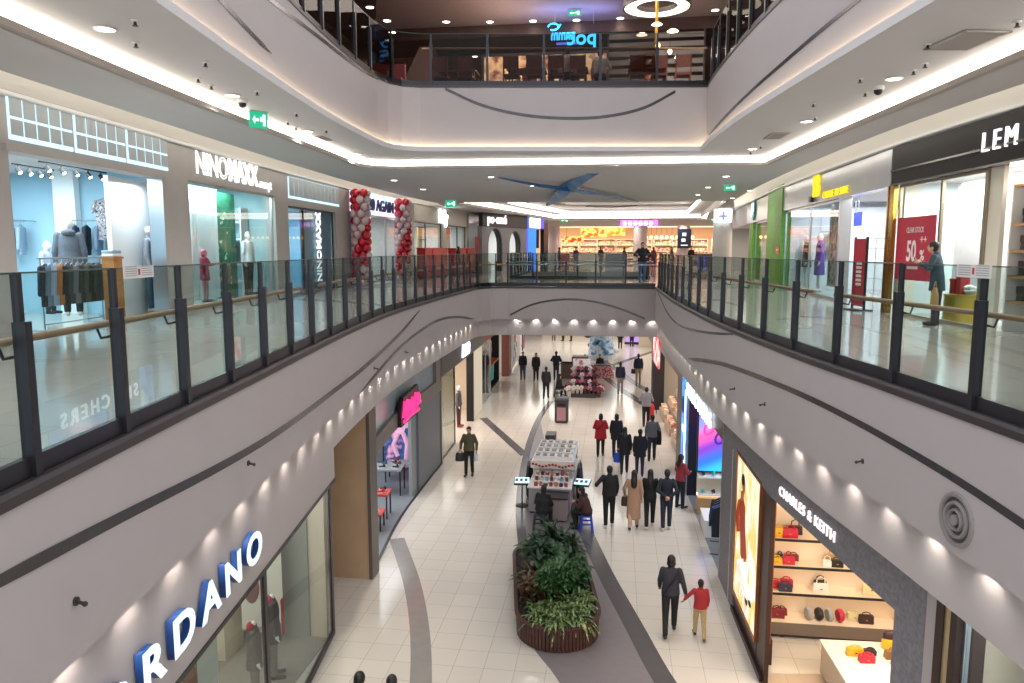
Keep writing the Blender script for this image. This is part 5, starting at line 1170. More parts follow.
t = thing('wall_rail', 'chrome rail carrying the pale dresses in the silver shop window', 'rail', at(Kb, Kb.uY(28.9), 1.3, 2.1), Kb.rz); q = MB(); q.tube([(0,0,0),(1.4,0,0)],.015,6); q.build('bar', m_chrome, t); q = MB(); q.tube([(.0,0,0),(.0,0,1.1)],.01,6); q.tube([(1.4,0,0),(1.4,0,1.1)],.01,6); q.build('hangers', m_chrome, t)
for i, u in enumerate((Kb.uY(28.4), Kb.uY(26.8))): t = thing('blue_sign', '%s glowing blue square sign inside the silver shop window' % ('left','right')[i], 'sign', at(Kb,u,1.8,2.25), Kb.rz); q = MB(); q.box(0,.5+.25*i,0,.04,0,.45); q.build('panel', E('sign_blue','2c3cff',1.6), t); [MB().tube([(x,.02,.45),(x,.02,.95)],.008,5).build('wire', m_chrome, t) for x in (.1,.4)]
t = thing('fashion_poster', 'tall pinkish fashion poster beside the window mullion of the silver shop', 'poster', at(Kb, Kb.uY(24.6), .45, .35), Kb.rz); q = MB(); q.box(0,1.5,0,.04,0,2.35); q.build('sheet', blotch('poster_pink', ['c99a94','8d5a5c','dcc3be','6a4650','b98a86'], 2.2, 0), t); q = MB(); q.box(-.03,1.53,-.01,.05,-.03,0); q.box(-.03,1.53,-.01,.05,2.35,2.38); q.box(-.03,0,-.01,.05,0,2.35); q.box(1.5,1.53,-.01,.05,0,2.35); q.build('frame', m_white, t)

# ---- green shop
Gn = RF(39.5, 29.2); w = Gn.w; u1 = Gn.uY(32.6); u2 = Gn.uY(37.2)
wallbox(Gn, [(u1,w,-.05,.35,0,3.9)], m_greenp, 'column_green'); wallbox(Gn, [(u2-.9,u2+.3,-.05,.35,0,2.75)], m_greenp, 'column_green_slim')
wallbox(Gn, [(0,u1,0,.3,2.75,3.9)], M('header_olive','8e9276',.3,.2), 'wall_olive_header')
window(Gn, u2+.3, u1, 0, 2.75, .1, .07, m_chrome); shell(Gn, 0, w, .3, 4.5, 3.0, m_white_in); sarea(Gn, w*.5, 2, 2.95, 6, 2.5, 150, (1,.93,.82))
t = thing('round_sign', 'round teal and white sign on the olive header of the green shop', 'sign', at(Gn, u2+.3, -.06, 3.35), Gn.rz)
q = MB(); q.tube([(0,.04,0),(0,-.02,0)], .5, 24); q.build('disc', M('sign_teal','1f6f78',.4,emit=.3,ecol='1f7f88'), t, 40); q = MB()
for i in range(3): q.box(-.26+.2*i,-.14+.2*i,-.05,-.02,-.3+.1*i,.3)
q.build('mark', m_sign, t)
figure('mannequin', 'headed mannequin in a long white gown beside the green column', 'mannequin', at(Gn, u1-.6, -.0+.6, 0), Gn.rz+PI, 2.0, 'd6cdbf', 'calf', legs=None, hair=None, skin=m_mann, vox=.018, sleeve='short')
figure('mannequin', 'mannequin in a dark red dress beside the white gown', 'mannequin', at(Gn, u1-1.5, .8, 0), Gn.rz+PI, 1.85, '7d2a36', 'knee', legs=None, hair=None, skin=m_mann, vox=.02)
t = thing('orange_notice', 'small orange square notice on the green column', 'notice', at(Gn, w-.85, -.07, 1.3), Gn.rz); q = MB(); q.box(0,.75,-.0,.02,0,.3); q.build('plate', M('notice_orange','d9643a',.5), t); q = MB(); q.box(.1,.65,-.006,0,.12,.18); q.build('line', mp, t)
# white round column and lit sign near the end of the right gallery
t0 = MB(); t0.lathe([(.55,0),(.55,3.85)], 28, (6.2,45.5,ZF)); struct(t0, 'column_white_round', m_white, 40)
t = thing('shop_sign', 'white glowing sign on top of the round white column', 'sign', (6.2,44.85,9.35), 0); q = MB(); q.box(-.6,.4,-.1,.05,0,.75); q.build('lit_box', E('sign_softwhite','f0f2ff',2.4), t); q = MB(); q.tube([(-.1,-.11,.12),(-.1,-.11,.62)],.06,8); q.tube([(-.35,-.11,.35),(.15,-.11,.35)],.06,8); q.build('mark', M('mark_violet','8d8fd8',.5,emit=.6,ecol='8d8fd8'), t)
# more fronts beyond the green shop, and the gallery wall near the camera
Rn = RF(7.5, 1.0); wallbox(Rn, [(0,Rn.w,0,.3,0,3.86)], m_greyf)
Rx = RF(57, 39.5); wallbox(Rx, [(0,Rx.w,0,.3,2.75,3.9)], M('cream_facade')); shell(Rx, 0, Rx.w, .3, 5, 3, m_white_in); sarea(Rx, Rx.w/2, 2.2, 2.95, 10, 3, 260, (1,.85,.7))
for i in range(5): t = thing('goods_shelf', '%s tall goods shelf from the far end in the last right hand shop' % nth(i), 'shelf', at(Rx, 1+3.2*i, 3.2, 0), Rx.rz); q = MB(); q.box(0,2.4,.3,.35,0,2.3); q.build('back_panel', M('goods_warm','b9836a',.6), t); q = MB(); [q.box(0,2.4,0,.35,z,z+.04) for z in (.3,.9,1.5,2.1)]; q.build('shelves', m_white, t); q = MB(); [q.box(.1+.3*j,.32+.3*j,.05,.3,z+.04,z+.3+.1*((j*3)%2)) for j in range(7) for z in (.3,.9,1.5)]; q.build('goods', blotch('goods_mix',['b8402f','e0b070','d8d0c0','9a3a50','c9803a'],3.,0), t)

# ================================================================== bright market at the far end
Mk = Front((-12,62), (12,62), ZF)
q = Mk.mb(); q.box(0,24,0,.3,3.35,3.95); struct(q, 'wall_market_header', M('market_header','c9bdb4',.6))
q = Mk.mb(); q.box(0,24,-.02,0,3.28,3.36); struct(q, 'trim_42', E('market_line','ffe4b8',1.6))
shell(Mk, 0, 24, .3, 8, 4.2, M('market_wall','d8b490',.7), M('market_ceiling','cdbba8',.7)); sarea(Mk, 6, 2.5, 4.0, 11, 4, 900, (1,.86,.7)); sarea(Mk, 18, 2.5, 4.0, 11, 4, 900, (1,.86,.7))
for i, (x, r) in enumerate(((6.9,.5),(13.9,.55),(17.3,.5),(20.2,.45))):
    q = Mk.mb(); q.lathe([(r,0),(r,3.35)], 20, (x,-.9,0)); struct(q, 'column_market', M('market_column','c2aaa6',.6), 40)
for x, r, nm in ((5.2,0,'left of the bright market'),(17.3,0,'on the pillar in the bright market')):
    t = thing('dark_sign_panel', 'dark navy sign panel with white marks %s' % nm, 'sign', at(Mk, x-.5, -1.5, 1.6), 0); q = MB(); q.box(0,1.05,0,.08,0,1.5); q.build('panel', M('panel_navy','1a1e33',.4), t); q = MB(); q.box(.35,.65,-.01,0,.95,1.2); q.box(.3,.6,-.01,0,.5,.75); q.box(.25,.8,-.01,0,.2,.26); q.build('marks', m_sign, t)
for i, (x, z, L, hh, c, e) in enumerate(((9.0,2.5,2.2,.75,'ff5a1e',1.6),(10.8,2.65,1.9,.7,'ff7a20',1.7),(7.6,2.1,1.6,.5,'e02a20',1.2),(20.4,2.4,2.3,.8,'e02840',1.3),(21.8,1.9,1.5,.5,'f08a50',1.2))):
    t = thing('hanging_banner', '%s glowing orange or red banner from the left inside the bright market' % nth((1,2,0,3,4)[i]), 'banner', at(Mk, x, 1.0+.2*i, z), 0); q = MB(); q.box(0,L,0,.06,0,hh); q.build('board', blotch('banner_%d' % i, [c,'ffd070',c,c], 2.5, e*.7), t); [MB().tube([(x,.03,hh),(x,.03,4.15-z)],.01,5).build('wire', m_dark, t) for x in (.2,L-.2)]
t = thing('pink_sign', 'pink violet glowing sign in the middle of the bright market', 'sign', at(Mk, 12.3, -.12, 3.3), 0); q = MB(); q.box(0,3,0,.1,.05,.55); q.build('board', E('sign_pink','e070ff',1.8), t); q = MB(); [q.ell((.35+.42*i,-.02,.3),(.16,.03,.18),8,6) for i in range(6)]; q.build('marks', E('sign_pinkwhite','ffd8ff',3), t)
lp0 = None
for i in range(12):
    loc = at(Mk, 13.6+.42*i, 1.2, 2.5)
    if lp0 is None:
        lp0 = thing('globe_lamp', '', 'lamp', loc); q = MB(); q.ell((0,0,0),(.13,.13,.13),12,8); q.build('globe', E('globe_warm','ffc878',5), lp0, 80); q = MB(); q.tube([(0,0,.13),(0,0,1.6)],.01,5); q.build('flex', m_dark, lp0); o = lp0
    else: o = copy_tree(lp0, loc=loc)
    o['label'] = '%s warm globe lamp from the left in the row hanging in the bright market' % nth(i); o['group'] = 'globe lamps in the bright market'
gm = [blotch('goods_%d' % i, c, 4., .0, .6) for i, c in enumerate((['c04a30','f0c890','e8e0d0','a83048'],['e0a050','f4e6c8','b85030','d8c8b8'],['d04858','f0d8d0','8a3a2a','e8b890']))]
for i in range(11):
    t = thing('market_shelf', '%s tall market shelf of colourful goods from the left' % nth(i), 'shelf', at(Mk, 5.6+1.6*i, 2.6+(i%3)*1.1, 0), 0)
    q = MB(); [q.box(0,1.45,0,.5,z,z+.05) for z in (.2,.75,1.3,1.85,2.35)]; q.build('shelves', M('shelf_cream','e4d8c4',.6), t)
    q = MB(); q.box(-.04,0,0,.5,0,2.4); q.box(1.45,1.49,0,.5,0,2.4); q.box(0,1.45,.45,.5,0,2.4); q.build('frame', M('shelf_cream'), t)
    for k, z in enumerate((.25,.8,1.35,1.9)): q = MB(); [q.box(.05+.2*j,.05+.2*j+.16,.05,.4,z,z+.22+.16*random.random()) for j in range(7)]; q.build('goods_row', gm[(i+k)%3], t)
for i in range(7):
    t = thing('market_counter', '%s low market counter from the left, in front of the shelves' % nth(i), 'counter', at(Mk, 6.3+2.4*i, .6, 0), 0); q = MB(); q.box(0,1.8,0,.7,0,1.15); q.build('body', M('counter_red_%d' % (i%3), ('9a3a34','c8b09a','5a4a50')[i%3], .5), t); q = MB(); q.box(-.04,1.84,-.04,.74,1.15,1.2); q.build('top', M('shelf_cream'), t); q = MB(); [q.ell((.2+.28*j,.3,1.28),(.11,.12,.1),8,6) for j in range(6)]; q.build('goods', gm[i%3], t, 60)
for i, (x, y) in enumerate(((-5.6,57.5),(-4.4,58),(-3.1,57.8),(-1.2,58.4),(.6,58),(2.8,57.6),(4.2,58.2),(5.6,57.6))):
    figure('person', '%s distant shopper from the left in front of the bright market' % nth(i), 'person', (x,y,ZF), (i*1.3)%6, 1.64+.02*(i%4), ('2a2a32','5a2f36','33404c','1d1d22')[i%4], 'hip', legs=('1d1d22','2f3a50')[i%2], hair=('short','bob')[i%2], vox=.035, group='distant shoppers')

for i, (x, y) in enumerate(((-7,60),(-3,60.2),(1,60.2),(5,60))):  # added fixtures that brighten the dark far ceiling and market header
    o = downlight((x,y,10.145), .14, 300); o['label'] = '%s added downlight from the left in front of the bright market' % nth(i); o['group'] = 'added downlights in front of the market'
for i, y in enumerate((31.5,36)):  # added fixtures that bring light onto the green columns
    o = downlight((5.3,y,10.145), .11, 170); o['label'] = '%s added downlight from the camera in front of the green shop' % nth(i); o['group'] = 'added downlights before the green shop'

for o in bpy.data.objects:
    if o.parent and o.name.split('.')[0] in ('goods', 'goods_row', 'case_goods'): o['kind'] = 'stuff'
# ================================================================== ground floor, left side
def GLF(y0, y1): return Front((GL(y0),y0), (GL(y1),y1), 0)
def GRF(y0, y1): return Front((GR(y0),y0), (GR(y1),y1), 0)
m_beige = M('pier_beige', 'bd9f80', .5, noise=.05, nscale=2); m_shopcream = M('shop_wall_cream','d3c4ae',.7)
# ---- clothing shop with the big blue-sided letters
Gd = GLF(2.0, 13.5); w = Gd.w; ub = Gd.uY(9.8)
for a, bq in ((2.0, 9.8), (9.8, 13.5)):
    X = GLF(a, bq); window(X, 0, X.w, .02, 3.72, -.02, .12, m_dark)
q = MB(); q.box(-12,-5.6,2,13.4,0,.012); 
struct(q, 'floor_clothing_shop', M('shop_floor_grey','8c8880',.25,noise=.05))
q = MB(); q.box(-11,-10.9,2,13.5,0,4.2); q.box(-11,GL(13.5)-.1,13.42,13.5,0,3.72); struct(q, 'wall_clothing_shop', m_shopcream)
q = MB(); q.prism([(-11,2),(GL(2)-.1,2),(GL(6)-.1,6),(GL(9.8)-.1,9.8),(GL(13.4)-.1,13.4),(-11,13.4)], 3.72, 3.78); struct(q, 'ceiling_clothing_shop', m_white)
area((-7.2,11.4,3.68), 2.2, 3, 75, (1,.9,.78)); area((-6.8,7,3.68), 2.5, 5, 90, (1,.9,.78))
M('pillar_cream','d9ccb4',.6); M('panel_greygreen','8f918a',.5)
q = MB(); q.box(-6.95,-5.98,13.36,13.42,0,3.72); struct(q, 'wall_end_panel', M('panel_greygreen')); q = MB(); q.box(-7.6,-7.2,12.3,13.0,0,3.72); struct(q, 'column_shop_cream', M('pillar_cream'))
wallbox(GLF(9.8,13.5), [(.0,1.2,2.6,2.7,0,3.4)], M('panel_offwhite','cfcabf',.6), 'wall_poster_back')
Xg = GLF(9.8,13.5)
t = thing('shop_poster', 'pale shop poster with the words SIMPLY ME behind the left ground floor glass', 'poster', (-7.0,12.6,.5), .5); q = MB(); q.box(0,.76,0,.03,0,2.3); q.build('sheet', M('poster_cream','e2dccf',.6), t); text('lettering', 'SIMPLY\nME', m_black, .2, t, (.12,-.012,1.75), ext=.003, sx=.8); q = MB(); q.ell((.2,-.01,.8),(.14,.012,.3)); q.ell((.2,-.012,1.2),(.09,.012,.12)); q.build('portrait', M('portrait_rose','7a4a4a',.6), t)
for i, (u, d, hh) in enumerate(((.75,.85,1.62),(1.55,1.1,1.72))):
    figure('mannequin', 'headless mannequin in %s, %s of the pair behind the left ground floor glass' % (('pale grey','left') if i == 0 else ('a dark coat','right')), 'mannequin', ((-5.68,11.1,0),(-5.75,11.9,0))[i] if 0 else ((-6.0,11.15,0),(-6.05,11.95,0))[i], Xg.rz+PI+.3, hh, ('5a5550','2c2a2b')[i], 'thigh', legs='6a6660', headless=True, hair=None, skin=m_mann, vox=.014, collar='a02634')
    t = thing('scarf', '%s red scarf hanging from a mannequin behind the left ground floor glass' % ('left','right')[i], 'scarf', ((-5.84,11.17,1.40),(-5.89,11.97,1.48))[i], Xg.rz); q = MB(); q.loft([[(x-.05,-.02,z),(x+.05,-.02,z),(x+.05,.01,z),(x-.05,.01,z)] for x, z in ((.05,0),(.08,-.2),(.07,-.45),(.1,-.7))]); q.build('cloth', cloth('b02436'), t)
wallbox(GLF(2,9.8), [(4.2,6.3,.9,1.0,0,3.7)], M('panel_sand','c7a67c',.6), 'wall_shop_panel'); wallbox(GLF(2,9.8), [(6.6,7.3,.5,.62,.0,3.6)], M('panel_offwhite'), 'wall_shop_screen')
t = thing('screen_edge', 'slim wooden edge on the white screen behind the left ground floor glass', 'trim', at(GLF(2,9.8),6.52,.48,0), GLF(2,9.8).rz); q = MB(); q.box(0,.08,0,.16,0,3.6); q.build('post', M('edge_wood','8a5a40',.5), t); q = MB(); q.box(-.05,.13,-.05,.2,0,.03); q.build('foot', m_dark, t)
t = thing('brick_plinth', 'reddish patterned plinth low behind the left ground floor glass', 'plinth', at(GLF(2,9.8),3.4,.7,0), GLF(2,9.8).rz); q = MB(); q.box(0,.7,0,.5,0,2.2); q.build('body', blotch('brick_red',['7a3a30','a0584a','5a2c28'],18,0), t); q = MB(); q.box(-.03,.73,-.03,.53,2.2,2.25); q.build('top', m_dark, t)
# letters stand along the curved band
m_letface = E('letter_face_white', 'd8efff', 1.25); m_letside = M('letter_side_blue', '173f7c', .35)
t = thing('shop_sign', 'large white lit letters with deep blue sides on the left lower band', 'sign', (EL(8.2)-.12, 8.2, 4.05), 0)
for ch, yy2 in [('O',7.93),('N',7.27),('A',6.67),('D',6.05),('R',5.45),('O',4.82),('I',4.35),('G',3.9)]:
    rz = wall_rz(EL, yy2, 1); c = V((EL(yy2)-.12, yy2, 4.05))-t.location; n = V((math.sin(rz), -math.cos(rz), 0))
    o = text('letter_side', ch, m_letside, .5, t, c+n*.05, (PI/2,0,rz), ext=.035, off=.012, align='CENTER', sx=1.3)
    o = text('letter_face', ch, m_letface, .5, t, c+n*.089, (PI/2,0,rz), ext=.004, off=.014, align='CENTER', sx=1.3)
# ---- beige pier and the recess beside it
q = MB(); q.box(-9.5,-5.62,16.1,16.55,0,4.2); struct(q, 'column_beige_pier', m_beige)
q = MB(); q.box(-9.6,-9.5,13.5,16.5,0,4.2); struct(q, 'wall_recess', m_beige)
q = MB(); q.box(-5.66,-5.58,16.08,16.57,0,4.2); struct(q, 'trim_50', M('pier_edge_grey','6e655e',.4,.3))
# ---- open shoe shop
Sh = GLF(16.6, 25.8); w = Sh.w; m_beam = M('beam_greybrown','7d746d',.5,noise=.03); us = Sh.uY(22.6)
ypth = [(GL(y), y) for y in frange(16.56, 25.8, 18)]
b = MB(); b.sweep([(.3,2.72),(-.02,2.72),(-.02,3.15),(.3,3.15)], ypth); struct(b, 'wall_header_beam', m_beam)
b = MB(); b.sweep([(.3,4.05),(0,4.05),(0,4.28),(.3,4.28)], ypth); struct(b, 'wall_header_top', m_beam)
b = MB(); b.sweep([(.13,3.15),(.08,3.15),(.08,4.05),(.13,4.05)], ypth); struct(b, 'window_40', M('transom_frosted','9fb0b8',.22,noise=.04,nscale=2))
wallbox(Sh, [(w-.12,w,-.02,.3,0,4.28),(w-.9,w-.1,.0,.25,3.15,4.05)], m_beam, 'wall_header_end')
wallbox(GLF(22.6,25.8), [(0,3.1,.02,.14,0,2.72)], M('panel_slate','6d727a',.5,noise=.03), 'wall_slate_panel'); wallbox(GLF(22.0,22.6), [(0,.6,.1,.2,0,2.72)], M('panel_slate_light','93989c',.5), 'wall_slate_panel')
shell(Sh, 0, w, .55, 6, 3.2, M('shoe_wall','8f9aa0',.7)); q = MB(); q.prism([(-11.5,25.8)]+ypth[::-1]+[(-11.5,16.56)], 0, .014); struct(q, 'floor_shoe_shop', M('shoe_floor_bluegrey','84898d',.35,noise=.05)); sarea(Sh, w*.45, 2.5, 3.1, 6, 3.5, 190, (.9,.96,1))
b = MB(); b.sweep([(.03,0),(-.04,0),(-.04,.018),(.03,.018)], ypth); struct(b, 'trim_51', m_dark)
t = thing('neon_sign', 'pink glowing script sign on the grey beam of the left shoe shop', 'sign', (GL(20.0)+.14, 20.0, 2.9), math.atan2(2.2, GL(22.2)-GL(20.0)))
q = MB(); q.plate([(-.08,-.16),(2.1,-.16),(2.25,.3),(2.0,.72),(.2,.66),(-.1,.3)], 0, .1); q.build('backing', M('neon_back','2b1a22',.4), t)
m_pk = E('neon_pink','ff2f7a',1.5); f = [(.05,.1),(.2,.5),(.35,.1),(.5,.5),(.6,.15),(.8,.42),(.95,.12),(1.1,.45),(1.25,.1),(1.5,.5),(1.6,.12),(1.85,.45),(2.0,.15)]
q = MB(); q.tube([(x,-.04,z) for x, z in f], .06, 8); q.build('script', m_pk, t, 60); q = MB(); q.tube([(.1,-.03,-.04),(1.0,-.03,.0),(1.95,-.03,-.05)], .045, 6); q.build('underline', m_pk, t, 60)
q = MB(); q.box(-8.2,-6.95,25.0,25.06,.2,2.7); 
t = thing('sports_poster', 'pink and blue sports poster standing in the left shoe shop', 'poster', (-7.95,24.4,.2), 0); q = MB(); q.box(0,1.15,0,.05,0,2.45); q.build('sheet', blotch('poster_sport',['e86aa8','3a5a9a','20406a','e9a6cc','15486f'],1.7,.35), t); q = MB(); q.box(-.04,0,-.02,.07,-.2,2.5); q.box(1.15,1.19,-.02,.07,-.2,2.5); q.box(0,1.15,-.02,.07,2.45,2.5); q.build('frame', m_dark, t); q = MB(); q.ell((.62,-.01,1.6),(.2,.02,.42)); q.ell((.66,-.012,2.12),(.11,.02,.13)); q.tube([(.55,-.01,1.25),(.35,-.01,.8),(.5,-.01,.4)],.08,8); q.tube([(.7,-.01,1.25),(.85,-.01,.85),(.8,-.01,.3)],.08,8); q.build('runner', M('runner_pink','f0b8d4',.5,emit=.2,ecol='f0b8d4'), t, 60)
def shoe(loc, rz, col, label, group=None):
    t = thing('sneaker', label, 'shoe', loc, rz, group)
    q = MB(); q.loft([[(.045*k*math.cos(a)*(1.05 if math.sin(a)>0 else .9), .13*math.sin(a)*k, z) for a in [2*PI*j/14 for j in range(14)]] for z, k in ((0,1),(.025,1.03),(.03,.98))]); q.build('sole', M('sole_pale','d5d2ce',.5), t, 50)
    q = MB(); q.caps((0,-.07,.055),(0,.075,.045),.045,.033,8); q.caps((0,-.075,.06),(0,-.06,.1),.042,.04,8); q.build('upper', M('shoe_'+col,col,.6,noise=.1,nscale=30), t, 60)
    return t
def shoe_table(x, y, L, W, hh, rz, mat, label, cols, where):
    t = thing('display_table', label, 'table', (x,y,0), rz); q = MB(); q.box(-L/2,L/2,-W/2,W/2,hh-.05,hh); q.build('tabletop', mat, t)
    for sx in (-1,1):
        for sy in (-1,1): q = MB(); q.box(sx*(L/2-.04)-.02,sx*(L/2-.04)+.02,sy*(W/2-.04)-.02,sy*(W/2-.04)+.02,0,hh-.05); q.build('leg', m_dark, t)
    for i, c in enumerate(cols):
        n = len(cols); a = V((-L/2+L*(i//2+.5)/((n+1)//2), (-.5+(i%2))*W*.45, hh)); a.rotate(Matrix.Rotation(rz,3,'Z'))
        shoe((x+a.x, y+a.y, hh), rz+1.2+.3*(i%3), c, '%s shoe, %s, on %s' % (nth(i), {'2a2a30':'black','b8302c':'red','8a8f98':'grey','d8d8d8':'white','7a3a44':'wine red','3a4a6a':'blue'}[c], where))
shoe_table(-7.3, 22.3, 1.3, .8, .85, .1, M('table_grey','8a8c90',.5), 'higher grey table of dark shoes in the left shoe shop', ['2a2a30','8a8f98','2a2a30','3a4a6a','2a2a30','7a3a44'], 'the higher grey table')
shoe_table(-7.0, 23.6, 1.2, .7, .62, .1, M('table_grey'), 'lower grey table of dark shoes in the left shoe shop', ['2a2a30','7a3a44','2a2a30','8a8f98'], 'the lower grey table')
shoe_table(-6.88, 20.15, .9, .6, .75, .1, M('table_red','c8382f',.5), 'taller red table of shoes near the beige pier', ['b8302c','2a2a30','b8302c','2a2a30'], 'the taller red table')
shoe_table(-6.72, 19.2, .8, .55, .5, .1, M('table_red'), 'lower red table of shoes beside the beige pier', ['b8302c','2a2a30','d8d8d8'], 'the lower red table')
t = thing('display_shelf', 'wall shelves of shoes at the back of the left shoe shop', 'shelf', at(Sh,.8,5.4,0), Sh.rz)
for z in (.4,.9,1.4,1.9,2.4): q = MB(); q.box(0,6,0,.4,z-.04,z); q.build('shelf', m_white, t)
q = MB(); q.box(0,6,.4,.45,0,2.8); q.build('back_panel', M('shoe_wall'), t)
# ---- shop with glass, curtain and mannequins
Cu = GLF(25.8, 35.2); w = Cu.w; u1 = Cu.uY(28.6); u2 = Cu.uY(32.6)
wallbox(Cu, [(0,w,-.04,.3,3.2,4.2)], M('header_slate','4e4b4d',.5,noise=.05), 'wall_dark_header')
wallbox(Cu, [(0,.1,-.02,.3,0,3.2)], m_chrome, 'trim_52')
window(Cu, .1, u1, 0, 3.2, .05, .06, m_dark, glass('shop_glass_grey','d2dad6',.9)); wallbox(Cu, [(u2,w,.02,.2,0,3.2)], M('panel_ivory'), 'wall_ivory_panel'); wallbox(Cu, [(u2-.16,u2,-.02,.3,0,3.2)], m_black, 'trim_53')
shell(Cu, 0, w, .3, 5, 3.25, M('shop_wall_rose','cfb2a6',.7)); sarea(Cu, w*.5, 2, 3.2, 6, 3, 190, (1,.9,.82))
t = thing('shop_sign', 'small white and blue lit script sign on the dark header of the curtained shop', 'sign', at(Cu, Cu.uY(29.6), -.06, 3.3), Cu.rz); text('lettering', 'luxe', E('sign_bluewhite','dfeaff',3.), 1.0, t, (0,0,.05), ext=.03, off=.02, shear=.2)
t = thing('curtain', 'pale pink curtain hanging at the opening of the left curtained shop', 'curtain', at(Cu, u1+.2, 2.4, .1), Cu.rz)
q = MB(); n = 60; q.loft([[(3.6*i/n, .07*math.sin(i*.9), z) for i in range(n+1)] for z in (0, 3.1)], False, False); q.build('cloth', M('curtain_pink','e6c2b6',.8,emit=.0), t, 60); q = MB(); q.tube([(0,0,3.12),(3.6,0,3.12)],.02,6); q.build('rod', m_chrome, t)
sarea(Cu, u1+2, 1.6, 3.15, 3, .4, 70, (1,.85,.78))
figure('mannequin', 'mannequin in a grey jacket and dark red trousers at the entrance of the curtained shop', 'mannequin', (-6.75,31.3,.02), -1.6, 1.82, '55555a', 'hip', legs='4a2a30', hair=None, skin=m_mann, vox=.017, shoes=M('shoe_red','8a3a38',.5))
figure('mannequin', 'mannequin in a pale grey dress behind the glass of the curtained shop', 'mannequin', at(Cu, 1.0, .8, .02), Cu.rz+PI, 1.8, '8f9490', 'knee', legs=None, hair=None, skin=m_mann, vox=.02)
t = thing('display_plinth', 'low dark red plinth beside the mannequin of the curtained shop', 'plinth', at(Cu, u1+.5, 1.2, 0), Cu.rz); q = MB(); q.box(0,1.2,0,.6,0,.3); q.build('body', M('plinth_red','6a3038',.5), t); q = MB(); q.box(-.03,1.23,-.03,.63,.3,.34); q.build('top', m_dark, t)
# ---- far left fronts
Ts = GLF(35.2, 46.0); w = Ts.w
wallbox(Ts, [(0,w,0,.3,3.2,4.2),(w-1.4,w,-.05,.4,0,3.2)], M('pillar_redbrown','7a463a',.5,noise=.08), 'wall_redbrown_front')
window(Ts, .1, 3.2, 0, 3.2, .1, .06, m_chrome, None, (1.6,)); shell(Ts, 0, w, .4, 4, 3.25, M('shop_wall_cream')); sarea(Ts, w*.5, 2, 3.2, 7, 2.5, 170, (1,.93,.85))
t = thing('display_rack', 'dark two-tier display rack with a pink shirt above and teal shirt below', 'rack', at(Ts, 4.0, .3, 0), Ts.rz); q = MB(); q.box(0,3.6,.5,.56,0,3.1); q.build('back_panel', m_black, t); q = MB(); q.box(-.08,0,0,.56,0,3.1); q.box(3.6,3.68,0,.56,0,3.1); q.build('sides', m_black, t); q = MB(); q.box(0,3.6,0,.5,1.35,1.45); q.build('shelf', M('shelf_orange','c46a38',.5), t); q = MB(); q.box(0,3.6,0,.5,0,.12); q.build('base', m_black, t)
garment('hanging_shirt', 'pink shirt on the upper tier of the dark display rack', 'shirt', at(Ts, 5.4, .5, 2.75), Ts.rz, 'd9a8c8', 1.1, .5, .6); garment('hanging_shirt', 'teal shirt on the lower tier of the dark display rack', 'shirt', at(Ts, 6.3, .5, 1.3), Ts.rz, '5fc4c0', .95, .4, .5); garment('hanging_shirt', 'turquoise shirt in the window left of the dark display rack', 'shirt', at(Ts, 2.2, .8, 2.5), Ts.rz, '4fb8c4', 1.1, .45, .5)
Fa = Front((GL(46),46), (-7.2,60), 0); w = Fa.w
wallbox(Fa, [(0,w,0,.3,3.0,4.2),(5,8,0,.3,0,3)], m_cream); shell(Fa, 0, w, .3, 3, 3.1, m_white_in); sarea(Fa, w*.4, 1.5, 3, 9, 2, 200)
t = thing('fashion_poster', 'large poster of a figure in red with dark dots on the far left front', 'poster', at(Fa, .6, -.06, .2), Fa.rz); q = MB(); q.box(0,3.6,0,.05,0,2.9); q.build('sheet', M('poster_pale'), t); q = MB(); q.ell((1.8,-.01,1.9),(.7,.02,.5)); q.build('figure_top', M('figure_red','d84a58',.5), t); q = MB(); [q.ell((.8+.5*i,-.01,.5+.35*((i*2)%3)),(.2,.02,.22),8,6) for i in range(5)]; q.build('dots', m_black, t); q = MB(); q.ell((1.8,-.012,2.5),(.25,.02,.28)); q.build('face', SK, t)
t = thing('wall_poster', 'narrow magenta poster on the far left front', 'poster', at(Fa, 9.2, -.06, .2), Fa.rz); q = MB(); q.box(0,1.2,0,.05,0,2.7); q.build('sheet', M('poster_magenta','b83a7a',.5), t); q = MB(); q.box(-.3,0,-.02,.06,0,2.8); q.box(1.2,1.5,-.02,.06,0,2.8); q.build('frame', m_black, t)
t = thing('service_counter', 'long pale counter at the far end of the ground floor hall', 'counter', (-6.5,66,0), 0); q = MB(); q.box(0,12,0,1,0,1.3); q.build('body', M('counter_sand','d2c2a8',.5), t); q = MB(); q.box(-.05,12.05,-.05,1.05,1.3,1.36); q.build('top', m_white, t)
for i, x in enumerate((-5.2,-4.4,-3.7)): figure('person', '%s distant person from the left standing before the pale far counter' % nth(i), 'person', (x,63,0), i*1.0, 1.68, ('2a1c20','1c1c22','33222a')[i], 'hip', legs='1d1d22', vox=.035, group='people at the far counter')

